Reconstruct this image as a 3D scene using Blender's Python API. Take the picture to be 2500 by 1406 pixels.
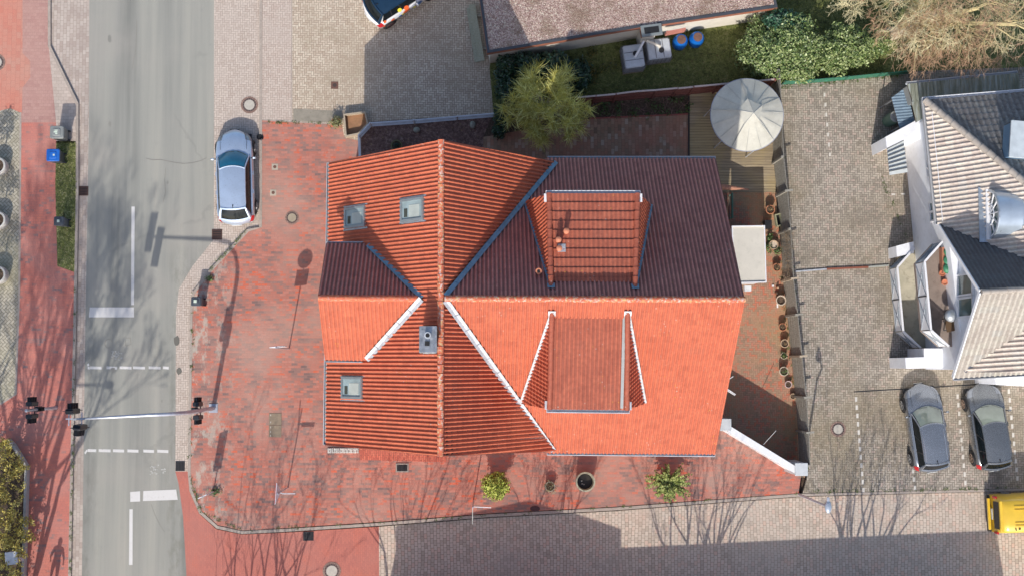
import bpy, bmesh, math, random
from mathutils import Vector, Matrix, Quaternion, noise
from math import sin, cos, pi, radians, sqrt, atan2, tan, floor
random.seed(7)
SC = bpy.context.scene
COL = SC.collection
for o in list(bpy.data.objects): bpy.data.objects.remove(o)

# ------------------------------------------------------------------ camera
HC = 60.0                      # flying height of the camera above the street
FPX = 3000.0                   # focal length in photo pixels (2500 px wide)
NX, NY = 1180.0, 885.0         # photo point straight below the camera
_dn = Vector(((NX-1250)/FPX, -(NY-703)/FPX, -1.0)).normalized()
QC = _dn.rotation_difference(Vector((0, 0, -1)))
cam = bpy.data.cameras.new("camera")
cam.sensor_width = 36.0
cam.lens = 36.0*FPX/2500.0
cam.clip_start = 0.5; cam.clip_end = 1000
camo = bpy.data.objects.new("camera", cam)
camo.location = (0, 0, HC); camo.rotation_mode = 'QUATERNION'; camo.rotation_quaternion = QC
COL.objects.link(camo); SC.camera = camo

def W(px, py, z=0.0):
    """world point at height z that is seen at photo point px,py (used to lay out the measured plan)"""
    d = QC @ Vector(((px-1250)/FPX, -(py-703)/FPX, -1.0))
    t = (z-HC)/d.z
    return Vector((d.x*t, d.y*t, z))

# ------------------------------------------------------------------ light
SUN_EL = radians(38.0); SUN_AZ = radians(189.6)          # from the south, a little west
sd = Vector((sin(SUN_AZ)*cos(SUN_EL), cos(SUN_AZ)*cos(SUN_EL), sin(SUN_EL)))
w = bpy.data.worlds.new("World"); SC.world = w; w.use_nodes = True
nt = w.node_tree
bg = nt.nodes["Background"]; bg.inputs[1].default_value = 0.15
sky = nt.nodes.new("ShaderNodeTexSky"); sky.sky_type = 'NISHITA'; sky.sun_disc = False
sky.sun_elevation = SUN_EL; sky.sun_rotation = SUN_AZ
sky.air_density = 1.0; sky.dust_density = 2.0; sky.ozone_density = 1.0
nt.links.new(sky.outputs[0], bg.inputs[0])
sun = bpy.data.lights.new("sun", 'SUN'); sun.energy = 3.3; sun.angle = radians(0.53); sun.color = (1.0, .95, .87)
suno = bpy.data.objects.new("sun", sun)
suno.rotation_euler = sd.to_track_quat('Z', 'Y').to_euler(); suno.location = (0, -40, 60)
COL.objects.link(suno)
SC.view_settings.view_transform = 'Standard'; SC.view_settings.look = 'None'
SC.view_settings.exposure = 0.25; SC.view_settings.gamma = 1.0
SC.render.engine = 'CYCLES'
SC.cycles.max_bounces = 6; SC.cycles.diffuse_bounces = 3; SC.cycles.transparent_max_bounces = 6

# ------------------------------------------------------------------ node helpers
def s2l(c):
    c = c/255.0
    return c/12.92 if c <= .04045 else ((c+.055)/1.055)**2.4
KA = 0.80
def C(r, g, b, k=None):
    """albedo from a colour as it looks on a sunlit horizontal surface"""
    k = KA if k is None else k
    return (min(.9, s2l(r)*k), min(.9, s2l(g)*k), min(.9, s2l(b)*k), 1.0)

class X:
    """a socket with arithmetic"""
    def __init__(s, nt, sock): s.nt = nt; s.s = sock
    def m(s, op, b=None, c=None):
        n = s.nt.nodes.new("ShaderNodeMath"); n.operation = op
        s.nt.links.new(s.s, n.inputs[0])
        for i, v in ((1, b), (2, c)):
            if v is None: continue
            if isinstance(v, X): s.nt.links.new(v.s, n.inputs[i])
            else: n.inputs[i].default_value = v
        return X(s.nt, n.outputs[0])
    def __add__(s, o): return s.m('ADD', o)
    def __sub__(s, o): return s.m('SUBTRACT', o)
    def __mul__(s, o): return s.m('MULTIPLY', o)
    def rs(s, v): return (s*-1.0)+v
    def clamp(s):
        r = s.m('ADD', 0.0); r.s.node.use_clamp = True; return r

class Mat:
    def __init__(s, name):
        s.mat = bpy.data.materials.new(name); s.mat.use_nodes = True
        s.nt = s.mat.node_tree; s.b = s.nt.nodes["Principled BSDF"]
    def node(s, t, props=None, **ins):
        n = s.nt.nodes.new("ShaderNode"+t)
        for k, v in (props or {}).items(): setattr(n, k, v)
        for k, v in ins.items():
            k = k.replace('_', ' ')
            if isinstance(v, X): s.nt.links.new(v.s, n.inputs[k])
            elif hasattr(v, 'links'): s.nt.links.new(v, n.inputs[k])
            else: n.inputs[k].default_value = v
        return n
    def pos(s, rot=0, loc=(0, 0, 0), scale=(1, 1, 1), obj=False):
        if obj: v = s.node("TexCoord").outputs["Object"]
        else: v = s.node("NewGeometry").outputs["Position"]
        mp = s.nt.nodes.new("ShaderNodeMapping"); s.nt.links.new(v, mp.inputs[0])
        mp.inputs[1].default_value = loc; mp.inputs[2].default_value = (0, 0, rot); mp.inputs[3].default_value = scale
        return mp.outputs[0]
    def noise(s, vec, scale, detail=3, rough=.55, dist=0):
        n = s.node("TexNoise", None, Vector=vec, Scale=scale, Detail=detail, Roughness=rough, Distortion=dist)
        return X(s.nt, n.outputs[0])
    def ramp(s, fac, stops, interp='LINEAR'):
        n = s.nt.nodes.new("ShaderNodeValToRGB"); n.color_ramp.interpolation = interp
        e = n.color_ramp.elements
        while len(e) > 1: e.remove(e[-1])
        e[0].position = stops[0][0]; e[0].color = stops[0][1]
        for p, c in stops[1:]:
            q = e.new(p); q.color = c
        s.nt.links.new(fac.s, n.inputs[0]); return X(s.nt, n.outputs[0])
    def mix(s, f, a, b, mode='MIX'):
        n = s.nt.nodes.new("ShaderNodeMix"); n.data_type = 'RGBA'; n.blend_type = mode; n.clamp_factor = True
        def put(i, v):
            if isinstance(v, X): s.nt.links.new(v.s, n.inputs[i])
            else: n.inputs[i].default_value = v
        put(0, f); put(6, a); put(7, b)
        return X(s.nt, n.outputs[2])
    def step(s, v, a, b):
        n = s.nt.nodes.new("ShaderNodeMapRange"); n.interpolation_type = 'SMOOTHSTEP'
        s.nt.links.new(v.s, n.inputs[0]); n.inputs[1].default_value = a; n.inputs[2].default_value = b
        return X(s.nt, n.outputs[0])
    def sep(s, vec):
        n = s.nt.nodes.new("ShaderNodeSeparateXYZ"); s.nt.links.new(vec, n.inputs[0])
        return [X(s.nt, n.outputs[i]) for i in range(3)]
    def comb(s, x, y, z=None):
        n = s.nt.nodes.new("ShaderNodeCombineXYZ")
        for i, v in enumerate((x, y, z)):
            if v is None: continue
            s.nt.links.new(v.s, n.inputs[i])
        return n.outputs[0]
    def out(s, col=None, rough=.8, metal=0, bump=None, bs=.3, bd=.01, **kw):
        if isinstance(col, X): s.nt.links.new(col.s, s.b.inputs['Base Color'])
        elif col is not None: s.b.inputs['Base Color'].default_value = col
        if isinstance(rough, X): s.nt.links.new(rough.s, s.b.inputs['Roughness'])
        else: s.b.inputs['Roughness'].default_value = rough
        s.b.inputs['Metallic'].default_value = metal
        for k, v in kw.items(): s.b.inputs[k.replace('_', ' ')].default_value = v
        if bump is not None:
            bn = s.nt.nodes.new("ShaderNodeBump"); bn.inputs['Strength'].default_value = bs; bn.inputs['Distance'].default_value = bd
            s.nt.links.new(bump.s, bn.inputs['Height']); s.nt.links.new(bn.outputs[0], s.b.inputs['Normal'])
        return s.mat

MATS = {}
def simple(name, col, rough=.6, metal=0, var=.10, sc=3.0, dirt=None, da=.3, **kw):
    """plain paint/plastic/metal with slight unevenness and optional dirt patches"""
    if name in MATS: return MATS[name]
    m = Mat(name); v = m.pos()
    n1 = m.noise(v, sc, 4, .6)
    lo = tuple(c*(1-var) for c in col[:3])+(1,); hi = tuple(min(1, c*(1+var)) for c in col[:3])+(1,)
    c = m.ramp(n1, [(.3, lo), (.7, hi)])
    if dirt:
        n2 = m.noise(v, sc*2.3, 6, .7)
        c = m.mix(m.step(n2, .48, .72)*da, c, dirt)
    r = m.ramp(n1, [(.3, (rough*.85,)*3+(1,)), (.7, (min(1, rough*1.15),)*3+(1,))])
    MATS[name] = m.out(c, r, metal, **kw); return MATS[name]

def herring(m, vec, cell):
    x, y, _ = m.sep(vec)
    u = x*(1/cell); v = y*(1/cell)
    i = u.m('FLOOR'); j = v.m('FLOOR'); fu = u-i; fv = v-j
    k = (i-j).m('FLOORED_MODULO', 4.0)
    e = [k.m('COMPARE', float(q), .1) for q in range(4)]
    L = fu+e[1]*9.0; R = fu.rs(1.0)+e[0]*9.0; B = fv+e[2]*9.0; T = fv.rs(1.0)+e[3]*9.0
    d = L.m('MINIMUM', R).m('MINIMUM', B).m('MINIMUM', T)
    idv = m.comb(i-e[1], j-e[2])
    wn = m.node("TexWhiteNoise", {'noise_dimensions': '2D'}, Vector=idv)
    return X(m.nt, wn.outputs[0]), d

def bricks(m, vec, bw, bh, mort=.008, off=.5):
    n = m.node("TexBrick", {'offset': off}, Vector=vec, Scale=1.0, Mortar_Size=mort, Mortar_Smooth=.3, Bias=0.0, Brick_Width=bw, Row_Height=bh)
    n.inputs['Color1'].default_value = (0, 0, 0, 1); n.inputs['Color2'].default_value = (1, 1, 1, 1); n.inputs['Mortar'].default_value = (.5, .5, .5, 1)
    return X(m.nt, n.outputs[0]), X(m.nt, n.outputs[1])

def paving(name, kind, stops, mortar, size=(.2, .1), rot=0.0, stain=None, sa=.5, ss=.35, stain2=None, sa2=.4, ss2=1.1, mj=.55, patch=None, warp=.0, bleach=None):
    """paved surface. stops: colours of single stones; mortar: joint colour; stain: large soft discolouration"""
    m = Mat(name); p = m.pos(rot=rot)
    if warp:
        w1 = m.noise(p, .35, 2); w2 = m.noise(m.pos(loc=(31, 17, 0)), .35, 2)
        x, y, _ = m.sep(p); p = m.comb(x+(w1-.5)*warp, y+(w2-.5)*warp)
    if kind == 'herring':
        rnd, d = herring(m, p, size[1]); joint = m.step(d, .05, .13).rs(1.0)
    else:
        rnd, f = bricks(m, p, size[0], size[1], .009); joint = f
    pp = m.pos()
    big = m.noise(pp, ss, 5, .6); mid = m.noise(pp, ss2, 5, .65); fine = m.noise(pp, 38, 2, .6)
    sel = rnd
    if patch: sel = (rnd*(1-patch) + m.step(mid, .30, .70)*patch)
    c = m.ramp(sel, stops)
    c = m.mix(joint*mj, c, mortar)
    if stain: c = m.mix(m.step(big, .42, .68)*sa, c, stain)
    if stain2: c = m.mix(m.step(mid, .5, .75)*sa2, c, stain2)
    if bleach:
        bx, by, _ = m.sep(pp); bn = m.noise(m.pos(scale=(1.6, .7, 1)), 1.5, 7, .75)
        bm_ = m.step(bx, bleach[1], bleach[0])*m.step(bn, .50, .60); c = m.mix(bm_*.7, c, bleach[2])
    c = m.mix(1.0, c, m.ramp(fine, [(.25, (.82, .82, .82, 1)), (.75, (1.15, 1.15, 1.15, 1))]), 'MULTIPLY')
    h = joint.rs(1.0)*.7+fine*.3
    return m.out(c, .85, 0, h, .5, .01)

# ------------------------------------------------------------------ mesh helpers
ORG = {}
class MB:
    def __init__(s): s.v = []; s.f = []; s.mi = []; s.cur = 0
    def mat(s, i): s.cur = i; return s
    def add(s, vs, fs):
        o = len(s.v); s.v.extend([tuple(p) for p in vs])
        for f in fs: s.f.append(tuple(i+o for i in f)); s.mi.append(s.cur)
        return s
    def quad(s, *p): return s.add(p, [tuple(range(len(p)))])
    def box(s, c, size, rz=0.0, rot=None, taper=None, bev=0):
        x, y, z = [a/2 for a in size]; R = rot or Matrix.Rotation(rz, 3, 'Z')
        tx, ty = taper or (1, 1); c = Vector(c)
        if bev:
            b = min(bev, x*.45, y*.45)
            def ring(zz, ix, kx=1, ky=1):
                X_, Y_ = (x-ix)*kx, (y-ix)*ky; q = b
                return [(X_-q, -Y_, zz), (X_, -Y_+q, zz), (X_, Y_-q, zz), (X_-q, Y_, zz), (-X_+q, Y_, zz), (-X_, Y_-q, zz), (-X_, -Y_+q, zz), (-X_+q, -Y_, zz)]
            rs = [ring(-z, 0), ring(z-b*.6, 0, tx, ty), ring(z, b*.6, tx, ty)]
            vs = [c+R@Vector(p) for r in rs for p in r]
            fs = [tuple(range(7, -1, -1)), tuple(range(16, 24))]
            for k in range(2):
                for i in range(8):
                    a = k*8+i; d = k*8+(i+1) % 8; fs.append((a, d, d+8, a+8))
            return s.add(vs, fs)
        vs = [c+R@Vector(p) for p in [(-x, -y, -z), (x, -y, -z), (x, y, -z), (-x, y, -z), (-x*tx, -y*ty, z), (x*tx, -y*ty, z), (x*tx, y*ty, z), (-x*tx, y*ty, z)]]
        return s.add(vs, [(3, 2, 1, 0), (4, 5, 6, 7), (0, 1, 5, 4), (1, 2, 6, 5), (2, 3, 7, 6), (3, 0, 4, 7)])
    def beam(s, a, b, w, h, up=(0, 0, 1)):
        a = Vector(a); b = Vector(b); d = (b-a); L = d.length
        if L < 1e-6: return s
        d /= L; up = Vector(up)
        if abs(d.dot(up)) > .98: up = Vector((0, 1, 0))
        y = up.cross(d).normalized(); z = d.cross(y)
        return s.box((a+b)/2, (L, w, h), rot=Matrix((d, y, z)).transposed())
    def tube(s, pts, r, n=6, caps=True):
        pts = [Vector(p) for p in pts]; m = len(pts)
        rr = r if isinstance(r, (list, tuple)) else [r]*m
        vs = []; ref = None
        for i, p in enumerate(pts):
            d = (pts[min(i+1, m-1)]-pts[max(i-1, 0)])
            d = d.normalized() if d.length > 1e-9 else Vector((0, 0, 1))
            if ref is None: ref = Vector((1, 0, 0)) if abs(d.x) < .9 else Vector((0, 1, 0))
            a = (ref-d*ref.dot(d)).normalized(); b = d.cross(a); ref = a
            for k in range(n):
                t = 2*pi*k/n; vs.append(p+a*(rr[i]*cos(t))+b*(rr[i]*sin(t)))
        fs = []
        for i in range(m-1):
            for k in range(n):
                a0 = i*n+k; a1 = i*n+(k+1) % n; fs.append((a0, a1, a1+n, a0+n))
        if caps: fs.append(tuple(range(n-1, -1, -1))); fs.append(tuple((m-1)*n+k for k in range(n)))
        return s.add(vs, fs)
    def lathe(s, c, prof, n=16, rot=None, capt=True, capb=True, sx=1, sy=1):
        c = Vector(c); R = rot or Matrix.Identity(3); vs = []; m = len(prof)
        for r, z in prof:
            for k in range(n):
                t = 2*pi*k/n; vs.append(c+R@Vector((r*cos(t)*sx, r*sin(t)*sy, z)))
        fs = []
        for i in range(m-1):
            for k in range(n):
                a0 = i*n+k; a1 = i*n+(k+1) % n; fs.append((a0, a1, a1+n, a0+n))
        if capb: fs.append(tuple(range(n-1, -1, -1)))
        if capt: fs.append(tuple((m-1)*n+k for k in range(n)))
        return s.add(vs, fs)
    def ball(s, c, r, n=10, m=6, sc=(1, 1, 1), jit=0):
        c = Vector(c); vs = []; fs = []
        for i in range(m+1):
            ph = pi*i/m
            for k in range(n):
                t = 2*pi*k/n; q = r*(1+random.uniform(-jit, jit))
                vs.append(c+Vector((q*sin(ph)*cos(t)*sc[0], q*sin(ph)*sin(t)*sc[1], q*cos(ph)*sc[2])))
        for i in range(m):
            for k in range(n):
                a0 = i*n+k; a1 = i*n+(k+1) % n; fs.append((a0, a0+n, a1+n, a1))
        return s.add(vs, fs)
    def prism(s, poly, z0, z1, top=True, bottom=False):
        n = len(poly)
        a = sum(poly[i][0]*poly[(i+1) % n][1]-poly[(i+1) % n][0]*poly[i][1] for i in range(n))
        if a < 0: poly = list(reversed(poly))
        vs = [(p[0], p[1], z0) for p in poly]+[(p[0], p[1], z1) for p in poly]
        fs = [(i, (i+1) % n, (i+1) % n+n, i+n) for i in range(n)]
        if top: fs.append(tuple(range(n, 2*n)))
        if bottom: fs.append(tuple(range(n-1, -1, -1)))
        return s.add(vs, fs)
    def build(s, name, mats, parent=None, org=None, smooth=False):
        me = bpy.data.meshes.new(name)
        if parent is not None: org = ORG.get(parent.name, Vector((0, 0, 0)))
        org = Vector(org) if org is not None else Vector((0, 0, 0))
        me.from_pydata([(v[0]-org.x, v[1]-org.y, v[2]-org.z) for v in s.v], [], s.f)
        if not isinstance(mats, (list, tuple)): mats = [mats]
        for mt in mats: me.materials.append(mt)
        if len(mats) > 1: me.polygons.foreach_set('material_index', s.mi)
        if smooth:
            me.polygons.foreach_set('use_smooth', [True]*len(me.polygons))
            if smooth is not True:
                me.set_sharp_from_angle(angle=radians(smooth))
        me.update()
        o = bpy.data.objects.new(name, me); COL.objects.link(o)
        if parent is not None: o.parent = parent
        else: o.location = org
        ORG[o.name] = org
        return o

def tag(o, label, cat, group=None):
    o['label'] = label; o['category'] = cat
    if group: o['group'] = group
    return o
def thing(name, label, cat, loc, group=None, rz=0.0):
    o = bpy.data.objects.new(name, None); COL.objects.link(o); o.empty_display_size = .3
    o.location = loc; ORG[o.name] = Vector(loc); return tag(o, label, cat, group)
def local_thing(name, label, cat, loc, rz=0.0, group=None):
    """parts are modelled round the origin, the Empty carries place and turn"""
    o = thing(name, label, cat, loc, group); o.rotation_euler = (0, 0, rz); ORG[o.name] = Vector((0, 0, 0)); return o
def copy_thing(src, loc, rz, label, group=None, scale=None):
    def cp(o, par):
        c = o.copy(); COL.objects.link(c)
        if par is not None: c.parent = par
        for ch in o.children: cp(ch, c)
        return c
    c = cp(src, None); c.location = loc; c.rotation_euler = (0, 0, rz)
    if scale: c.scale = scale
    c['label'] = label
    if group: c['group'] = group
    return c
def struct(o, kind='structure'):
    for k in ('label', 'category'):
        if k in o: del o[k]
    o['kind'] = kind; return o
def poly(pts, z): return [W(x, y, z) for x, y in pts]
# ================================================================== GROUND
G = lambda r, g, b: C(r, g, b)
M_red = paving('red_brick_paving', 'brick', [(0, G(126, 103, 101)), (.14, G(150, 118, 111)), (.30, G(168, 128, 117)), (.44, G(196, 122, 105)), (.62, G(200, 130, 113)), (.72, G(206, 139, 122)), (.80, G(226, 109, 78)), (1, G(228, 118, 89))], G(160, 134, 122), (.30, .12), 0, stain=G(204, 168, 152), sa=.6, ss=.22, stain2=G(168, 139, 128), sa2=.40, ss2=.9, patch=.38, mj=.35, bleach=(W(470, 800).x, W(620, 800).x, G(204, 200, 185)))
M_redv = paving('red_brick_paving_upright', 'brick', [(0, G(160, 96, 92)), (.2, G(158, 116, 112)), (.38, G(200, 106, 94)), (.7, G(212, 116, 98)), (1, G(222, 110, 84))], G(160, 118, 112), (.2, .1), pi/2, stain=G(204, 142, 134), sa=.55, ss=.3, stain2=G(166, 120, 118), sa2=.35, patch=.4, mj=.35)
M_walk = paving('red_clinker_walkway', 'brick', [(0, G(142, 118, 118)), (.16, G(164, 128, 122)), (.28, G(204, 126, 112)), (.7, G(216, 130, 114)), (1, G(222, 134, 112))], G(170, 126, 118), (.24, .12), 0, stain=G(208, 152, 140), sa=.5, ss=.4, patch=.35, mj=.35)
M_salmon = paving('salmon_concrete_paving', 'brick', [(0, G(206, 145, 127)), (.5, G(212, 158, 139)), (1, G(206, 162, 144))], G(166, 121, 108), (.32, .22), pi/2, stain=G(223, 130, 108), sa=.6, ss=.18, mj=.5)
M_mauve = paving('mauve_concrete_paving', 'brick', [(0, G(186, 140, 132)), (.5, G(196, 153, 142)), (1, G(200, 159, 148))], G(160, 119, 111), (.2, .16), 0, stain=G(206, 161, 148), sa=.5, ss=.3, mj=.4)
M_cream = paving('cream_concrete_paving', 'brick', [(0, G(196, 176, 162)), (.5, G(212, 194, 180)), (1, G(220, 202, 188))], G(158, 138, 126), (.24, .16), 0, stain=G(194, 180, 168), sa=.5, ss=.3, mj=.55)
M_gutter = paving('gutter_stone_rows', 'brick', [(0, G(190, 172, 160)), (.5, G(204, 188, 176)), (1, G(212, 198, 186))], G(140, 122, 110), (.26, .16), pi/2, stain=G(172, 156, 146), sa=.6, ss=.5, mj=.6)
M_bay = paving('parking_bay_paving', 'herring', [(0, G(204, 186, 172)), (.5, G(216, 200, 186)), (1, G(224, 208, 194))], G(146, 126, 114), (.2, .11), 0, stain=G(206, 190, 178), sa=.5, ss=.4, mj=.7)
M_court = paving('north_court_paving', 'herring', [(0, G(205, 184, 163)), (.5, G(222, 204, 183)), (1, G(235, 220, 198))], G(123, 104, 88), (.2, .11), 0, stain=G(185, 167, 145), sa=.6, ss=.25, stain2=G(165, 149, 123), sa2=.35, ss2=.9, mj=.8)
M_courtl = paving('north_court_edge_paving', 'herring', [(0, G(206, 186, 172)), (.5, G(216, 198, 184)), (1, G(222, 206, 192))], G(150, 130, 118), (.2, .11), 0, stain=G(206, 190, 178), sa=.5, ss=.4, mj=.7)
M_east = paving('east_car_park_paving', 'herring', [(0, G(158, 148, 135)), (.35, G(180, 170, 157)), (.75, G(198, 187, 172)), (1, G(203, 182, 169))], G(95, 84, 73), (.2, .11), 0, stain=G(152, 136, 106), sa=.55, ss=.16, stain2=G(129, 119, 106), sa2=.6, ss2=.45, mj=.85)
M_west = paving('west_yard_paving', 'herring', [(0, G(175, 165, 146)), (.5, G(198, 188, 168)), (1, G(208, 198, 178))], G(114, 108, 92), (.24, .13), pi/4, stain=G(180, 173, 140), sa=.5, ss=.3, mj=.85)
M_street = paving('street_interlocking_paving', 'brick', [(0, G(196, 178, 160)), (.3, G(214, 196, 178)), (.7, G(226, 208, 190)), (1, G(222, 190, 170))], G(108, 92, 82), (.22, .16), pi/2, stain=G(196, 184, 172), sa=.5, ss=.2, stain2=G(226, 188, 166), sa2=.35, ss2=.5, mj=.9, warp=.28)
M_sred = paving('street_mouth_red_paving', 'brick', [(0, G(192, 116, 104)), (.5, G(204, 123, 108)), (1, G(212, 129, 112))], G(167, 114, 102), (.2, .1), pi/2, stain=G(196, 133, 120), sa=.5, ss=.3, stain2=G(218, 116, 92), sa2=.5, mj=.35, patch=.4)
M_yard = paving('mossy_yard_paving', 'herring', [(0, G(166, 136, 112)), (.4, G(188, 152, 126)), (.66, G(196, 144, 120)), (.86, G(212, 126, 98)), (1, G(204, 142, 120))], G(136, 110, 88), (.2, .1), 0, stain=G(182, 160, 112), sa=.6, ss=.35, stain2=G(200, 136, 114), sa2=.5, ss2=.7, mj=.6)
M_patio = paving('old_brick_patio', 'brick', [(0, G(150, 122, 100)), (.3, G(180, 150, 124)), (.6, G(186, 140, 114)), (.85, G(196, 160, 134)), (1, G(206, 186, 166))], G(120, 100, 80), (.30, .17), pi/2, stain=G(196, 128, 104), sa=.5, ss=.5, stain2=G(150, 138, 108), sa2=.5, mj=.6)

def m_asphalt():
    m = Mat('worn_asphalt'); p = m.pos()
    streak = m.noise(m.pos(scale=(1.1, .035, 1)), 1.0, 4, .6)
    big = m.noise(p, .22, 4); agg = m.noise(p, 55, 3, .7); mid = m.noise(p, 2.2, 5, .7)
    c = m.ramp(streak, [(.28, G(136, 136, 130)), (.45, G(162, 161, 153)), (.6, G(175, 173, 163)), (.75, G(190, 183, 170))])
    c = m.mix(m.step(big, .45, .7)*.4, c, G(186, 178, 168))
    c = m.mix(m.step(mid, .55, .8)*.4, c, G(150, 152, 148))
    c = m.mix(1.0, c, m.ramp(agg, [(.3, (.74, .74, .74, 1)), (.7, (1.2, 1.2, 1.2, 1))]), 'MULTIPLY')
    ax, ay, _ = m.sep(p); en = m.noise(m.pos(scale=(1.5, .5, 1)), 1.3, 6, .75)
    edge = m.step(ax, W(262, 900).x, W(212, 900).x)*m.step(en, .42, .62)*m.step(ay, W(300, 640).y, W(300, 900).y)
    c = m.mix(edge*.45, c, G(120, 118, 110))
    e2 = m.step(ax, W(395, 900).x, W(430, 900).x)*m.step(en, .45, .62)*m.step(ay, W(300, 560).y, W(300, 700).y); c = m.mix(e2*.4, c, G(128, 126, 112))
    vor = m.node("TexVoronoi", {'feature': 'DISTANCE_TO_EDGE'}, Vector=m.node("VectorMath", {'operation': 'ADD'}).outputs[0], Scale=.16)
    nz = m.node("TexNoise", None, Vector=p, Scale=1.2, Detail=6.0)
    va = m.node("VectorMath", {'operation': 'SCALE'}); m.nt.links.new(nz.outputs[1], va.inputs[0]); va.inputs[3].default_value = 1.1
    vb = m.node("VectorMath", {'operation': 'ADD'}); m.nt.links.new(va.outputs[0], vb.inputs[0]); m.nt.links.new(p, vb.inputs[1])
    m.nt.links.new(vb.outputs[0], vor.inputs['Vector'])
    crack = m.step(X(m.nt, vor.outputs[0]), .004, .018).rs(1.0)*m.step(m.noise(p, .3, 2), .52, .62)
    c = m.mix(crack*.16, c, G(112, 112, 108))
    return m.out(c, .9, 0, agg, .35, .01)
M_asph = m_asphalt()

def m_soil(name, a, b, c2, sc=9):
    m = Mat(name); p = m.pos()
    n = m.noise(p, sc, 8, .75); n2 = m.noise(p, sc*5, 3, .7)
    c = m.ramp(n, [(.35, a), (.52, b), (.68, c2)])
    c = m.mix(1.0, c, m.ramp(n2, [(.3, (.5, .5, .5, 1)), (.72, (1.5, 1.5, 1.5, 1))]), 'MULTIPLY')
    return m.out(c, .95, 0, n+n2, .8, .05)
M_soil = m_soil('garden_soil', (.05, .034, .024, 1), (.12, .08, .055, 1), (.24, .18, .13, 1))
M_mulch = m_soil('bark_mulch', (.09, .05, .045, 1), (.20, .12, .10, 1), (.40, .28, .24, 1), 7)
M_turf = m_soil('turf_soil', (.08, .085, .035, 1), (.18, .20, .06, 1), (.32, .30, .14, 1), 5)
M_deck = None
def m_deck():
    m = Mat('weathered_deck_boards'); p = m.pos()
    x, y, z = m.sep(p)
    b = y*(1/.135); bi = b.m('FLOOR'); fr = b-bi
    gap = m.step((fr-.5).m('ABSOLUTE'), .42, .49)
    wn = m.node("TexWhiteNoise", {'noise_dimensions': '1D'}, W=bi)
    gr = m.noise(m.pos(scale=(.9, 14, 1)), 1.0, 6, .7); big = m.noise(p, .5, 4)
    c = m.ramp(gr, [(.3, G(146, 130, 108)), (.5, G(184, 166, 138)), (.7, G(206, 188, 160))])
    c = m.mix(X(m.nt, wn.outputs[0])*.35, c, G(120, 106, 80))
    c = m.mix(m.step(big, .45, .65)*.35, c, G(200, 176, 116))
    c = m.mix(gap*.85, c, (.02, .018, .012, 1))
    return m.out(c, .85, 0, gap.rs(1.0), .6, .01)
M_deck = m_deck()
M_kerb = simple('kerb_stone', C(186, 172, 160), .85, 0, .12, 4, C(128, 118, 108), .5)
M_kerbd = simple('dark_kerb_edge', C(70, 62, 58), .9)
M_paint = None
def m_paint():
    m = Mat('worn_road_paint'); p = m.pos(); n = m.noise(p, 6, 8, .75); n2 = m.noise(p, 30, 3, .7)
    c = m.ramp(n, [(.28, G(196, 190, 184)), (.40, G(230, 226, 222)), (1, G(238, 236, 234))])
    c = m.mix(m.step(m.noise(p, 11, 6, .8), .56, .64)*m.step(m.noise(p, 1.1, 2), .46, .6)*.8, c, G(176, 174, 168))
    return m.out(c, .7)
M_paint = m_paint()

def sheet(name, pts, z, mat, z0=-.12, kind='structure'):
    mb = MB(); mb.prism([(v.x, v.y) for v in poly(pts, z)], z0, z)
    return struct(mb.build(name, mat), kind)

gb = MB(); gb.quad((-400, -400, -.14), (400, -400, -.14), (400, 400, -.14), (-400, 400, -.14))
struct(gb.build('ground', M_soil))
sheet('road', [(219, -260), (523, -260), (522, 585), (470, 650), (437, 705), (430, 760), (428, 1150), (436, 1180), (447, 1260), (458, 1450), (464, 2300), (190, 2300), (200, 1406), (204, 1100), (210, 700), (217, 300)], 0, M_asph)
sheet('gutter', [(125, -260), (219, -260), (217, 300), (210, 700), (204, 1100), (200, 1406), (190, 2300), (160, 2300), (171, 1406), (177, 1100), (184, 800), (190, 470), (190, 255), (122, 115), (122, -260)], .001, M_gutter)
sheet('pavement', [(122, -260), (122, 112), (190, 252), (190, 350), (137, 350), (137, 300), (119, 115), (119, -260)], .1, M_cream)
sheet('pavement', [(-600, -260), (55, -260), (55, 130), (74, 150), (74, 190), (55, 215), (53, 300), (48, 275), (25, 265), (-600, 420)], .1, M_salmon)
sheet('pavement', [(55, -260), (119, -260), (119, 115), (137, 300), (53, 300), (55, 215), (74, 190), (74, 150), (55, 130)], .1, M_mauve)
sheet('pavement', [(50, 300), (137, 300), (137, 345), (135, 450), (140, 650), (182, 665), (181, 800), (174, 1100), (168, 1406), (156, 2300), (35, 2300), (55, 1406), (64, 1140), (32, 1085), (-600, 1085), (-600, 1060), (0, 985), (38, 960), (45, 700)], .1, M_walk)
sheet('pavement', [(-600, 420), (25, 265), (48, 275), (47, 700), (38, 960), (0, 985), (-600, 1060)], .1, M_west)
sheet('planting_bed', [(-600, 1088), (28, 1088), (58, 1140), (50, 1406), (30, 2300), (-600, 2300)], .1, M_soil)
sheet('verge_soil', [(137, 345), (187, 345), (187, 470), (183, 665), (140, 650), (135, 450)], .1, M_turf)
sheet('parking_bay', [(523, -260), (635, -260), (634, 553), (603, 562), (510, 662), (470, 715), (464, 760), (459, 1150), (428, 1150), (430, 760), (437, 705), (470, 650), (522, 585)], .001, M_bay)
sheet('pavement', [(638, 292), (712, 297), (835, 303), (840, 335), (877, 345), (877, 700), (1720, 700), (1765, 1040), (1955, 1165), (1950, 1203), (1500, 1236), (1200, 1252), (925, 1273), (700, 1288), (590, 1294), (532, 1281), (492, 1246), (470, 1195), (464, 1150), (469, 760), (474, 718), (514, 665), (606, 564), (636, 557)], .1, M_red)
sheet('street_mouth', [(428, 1150), (459, 1150), (463, 1200), (486, 1253), (528, 1291), (590, 1304), (700, 1299), (925, 1285), (930, 2300), (464, 2300), (458, 1450), (447, 1260), (436, 1180)], .0, M_sred)
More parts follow.
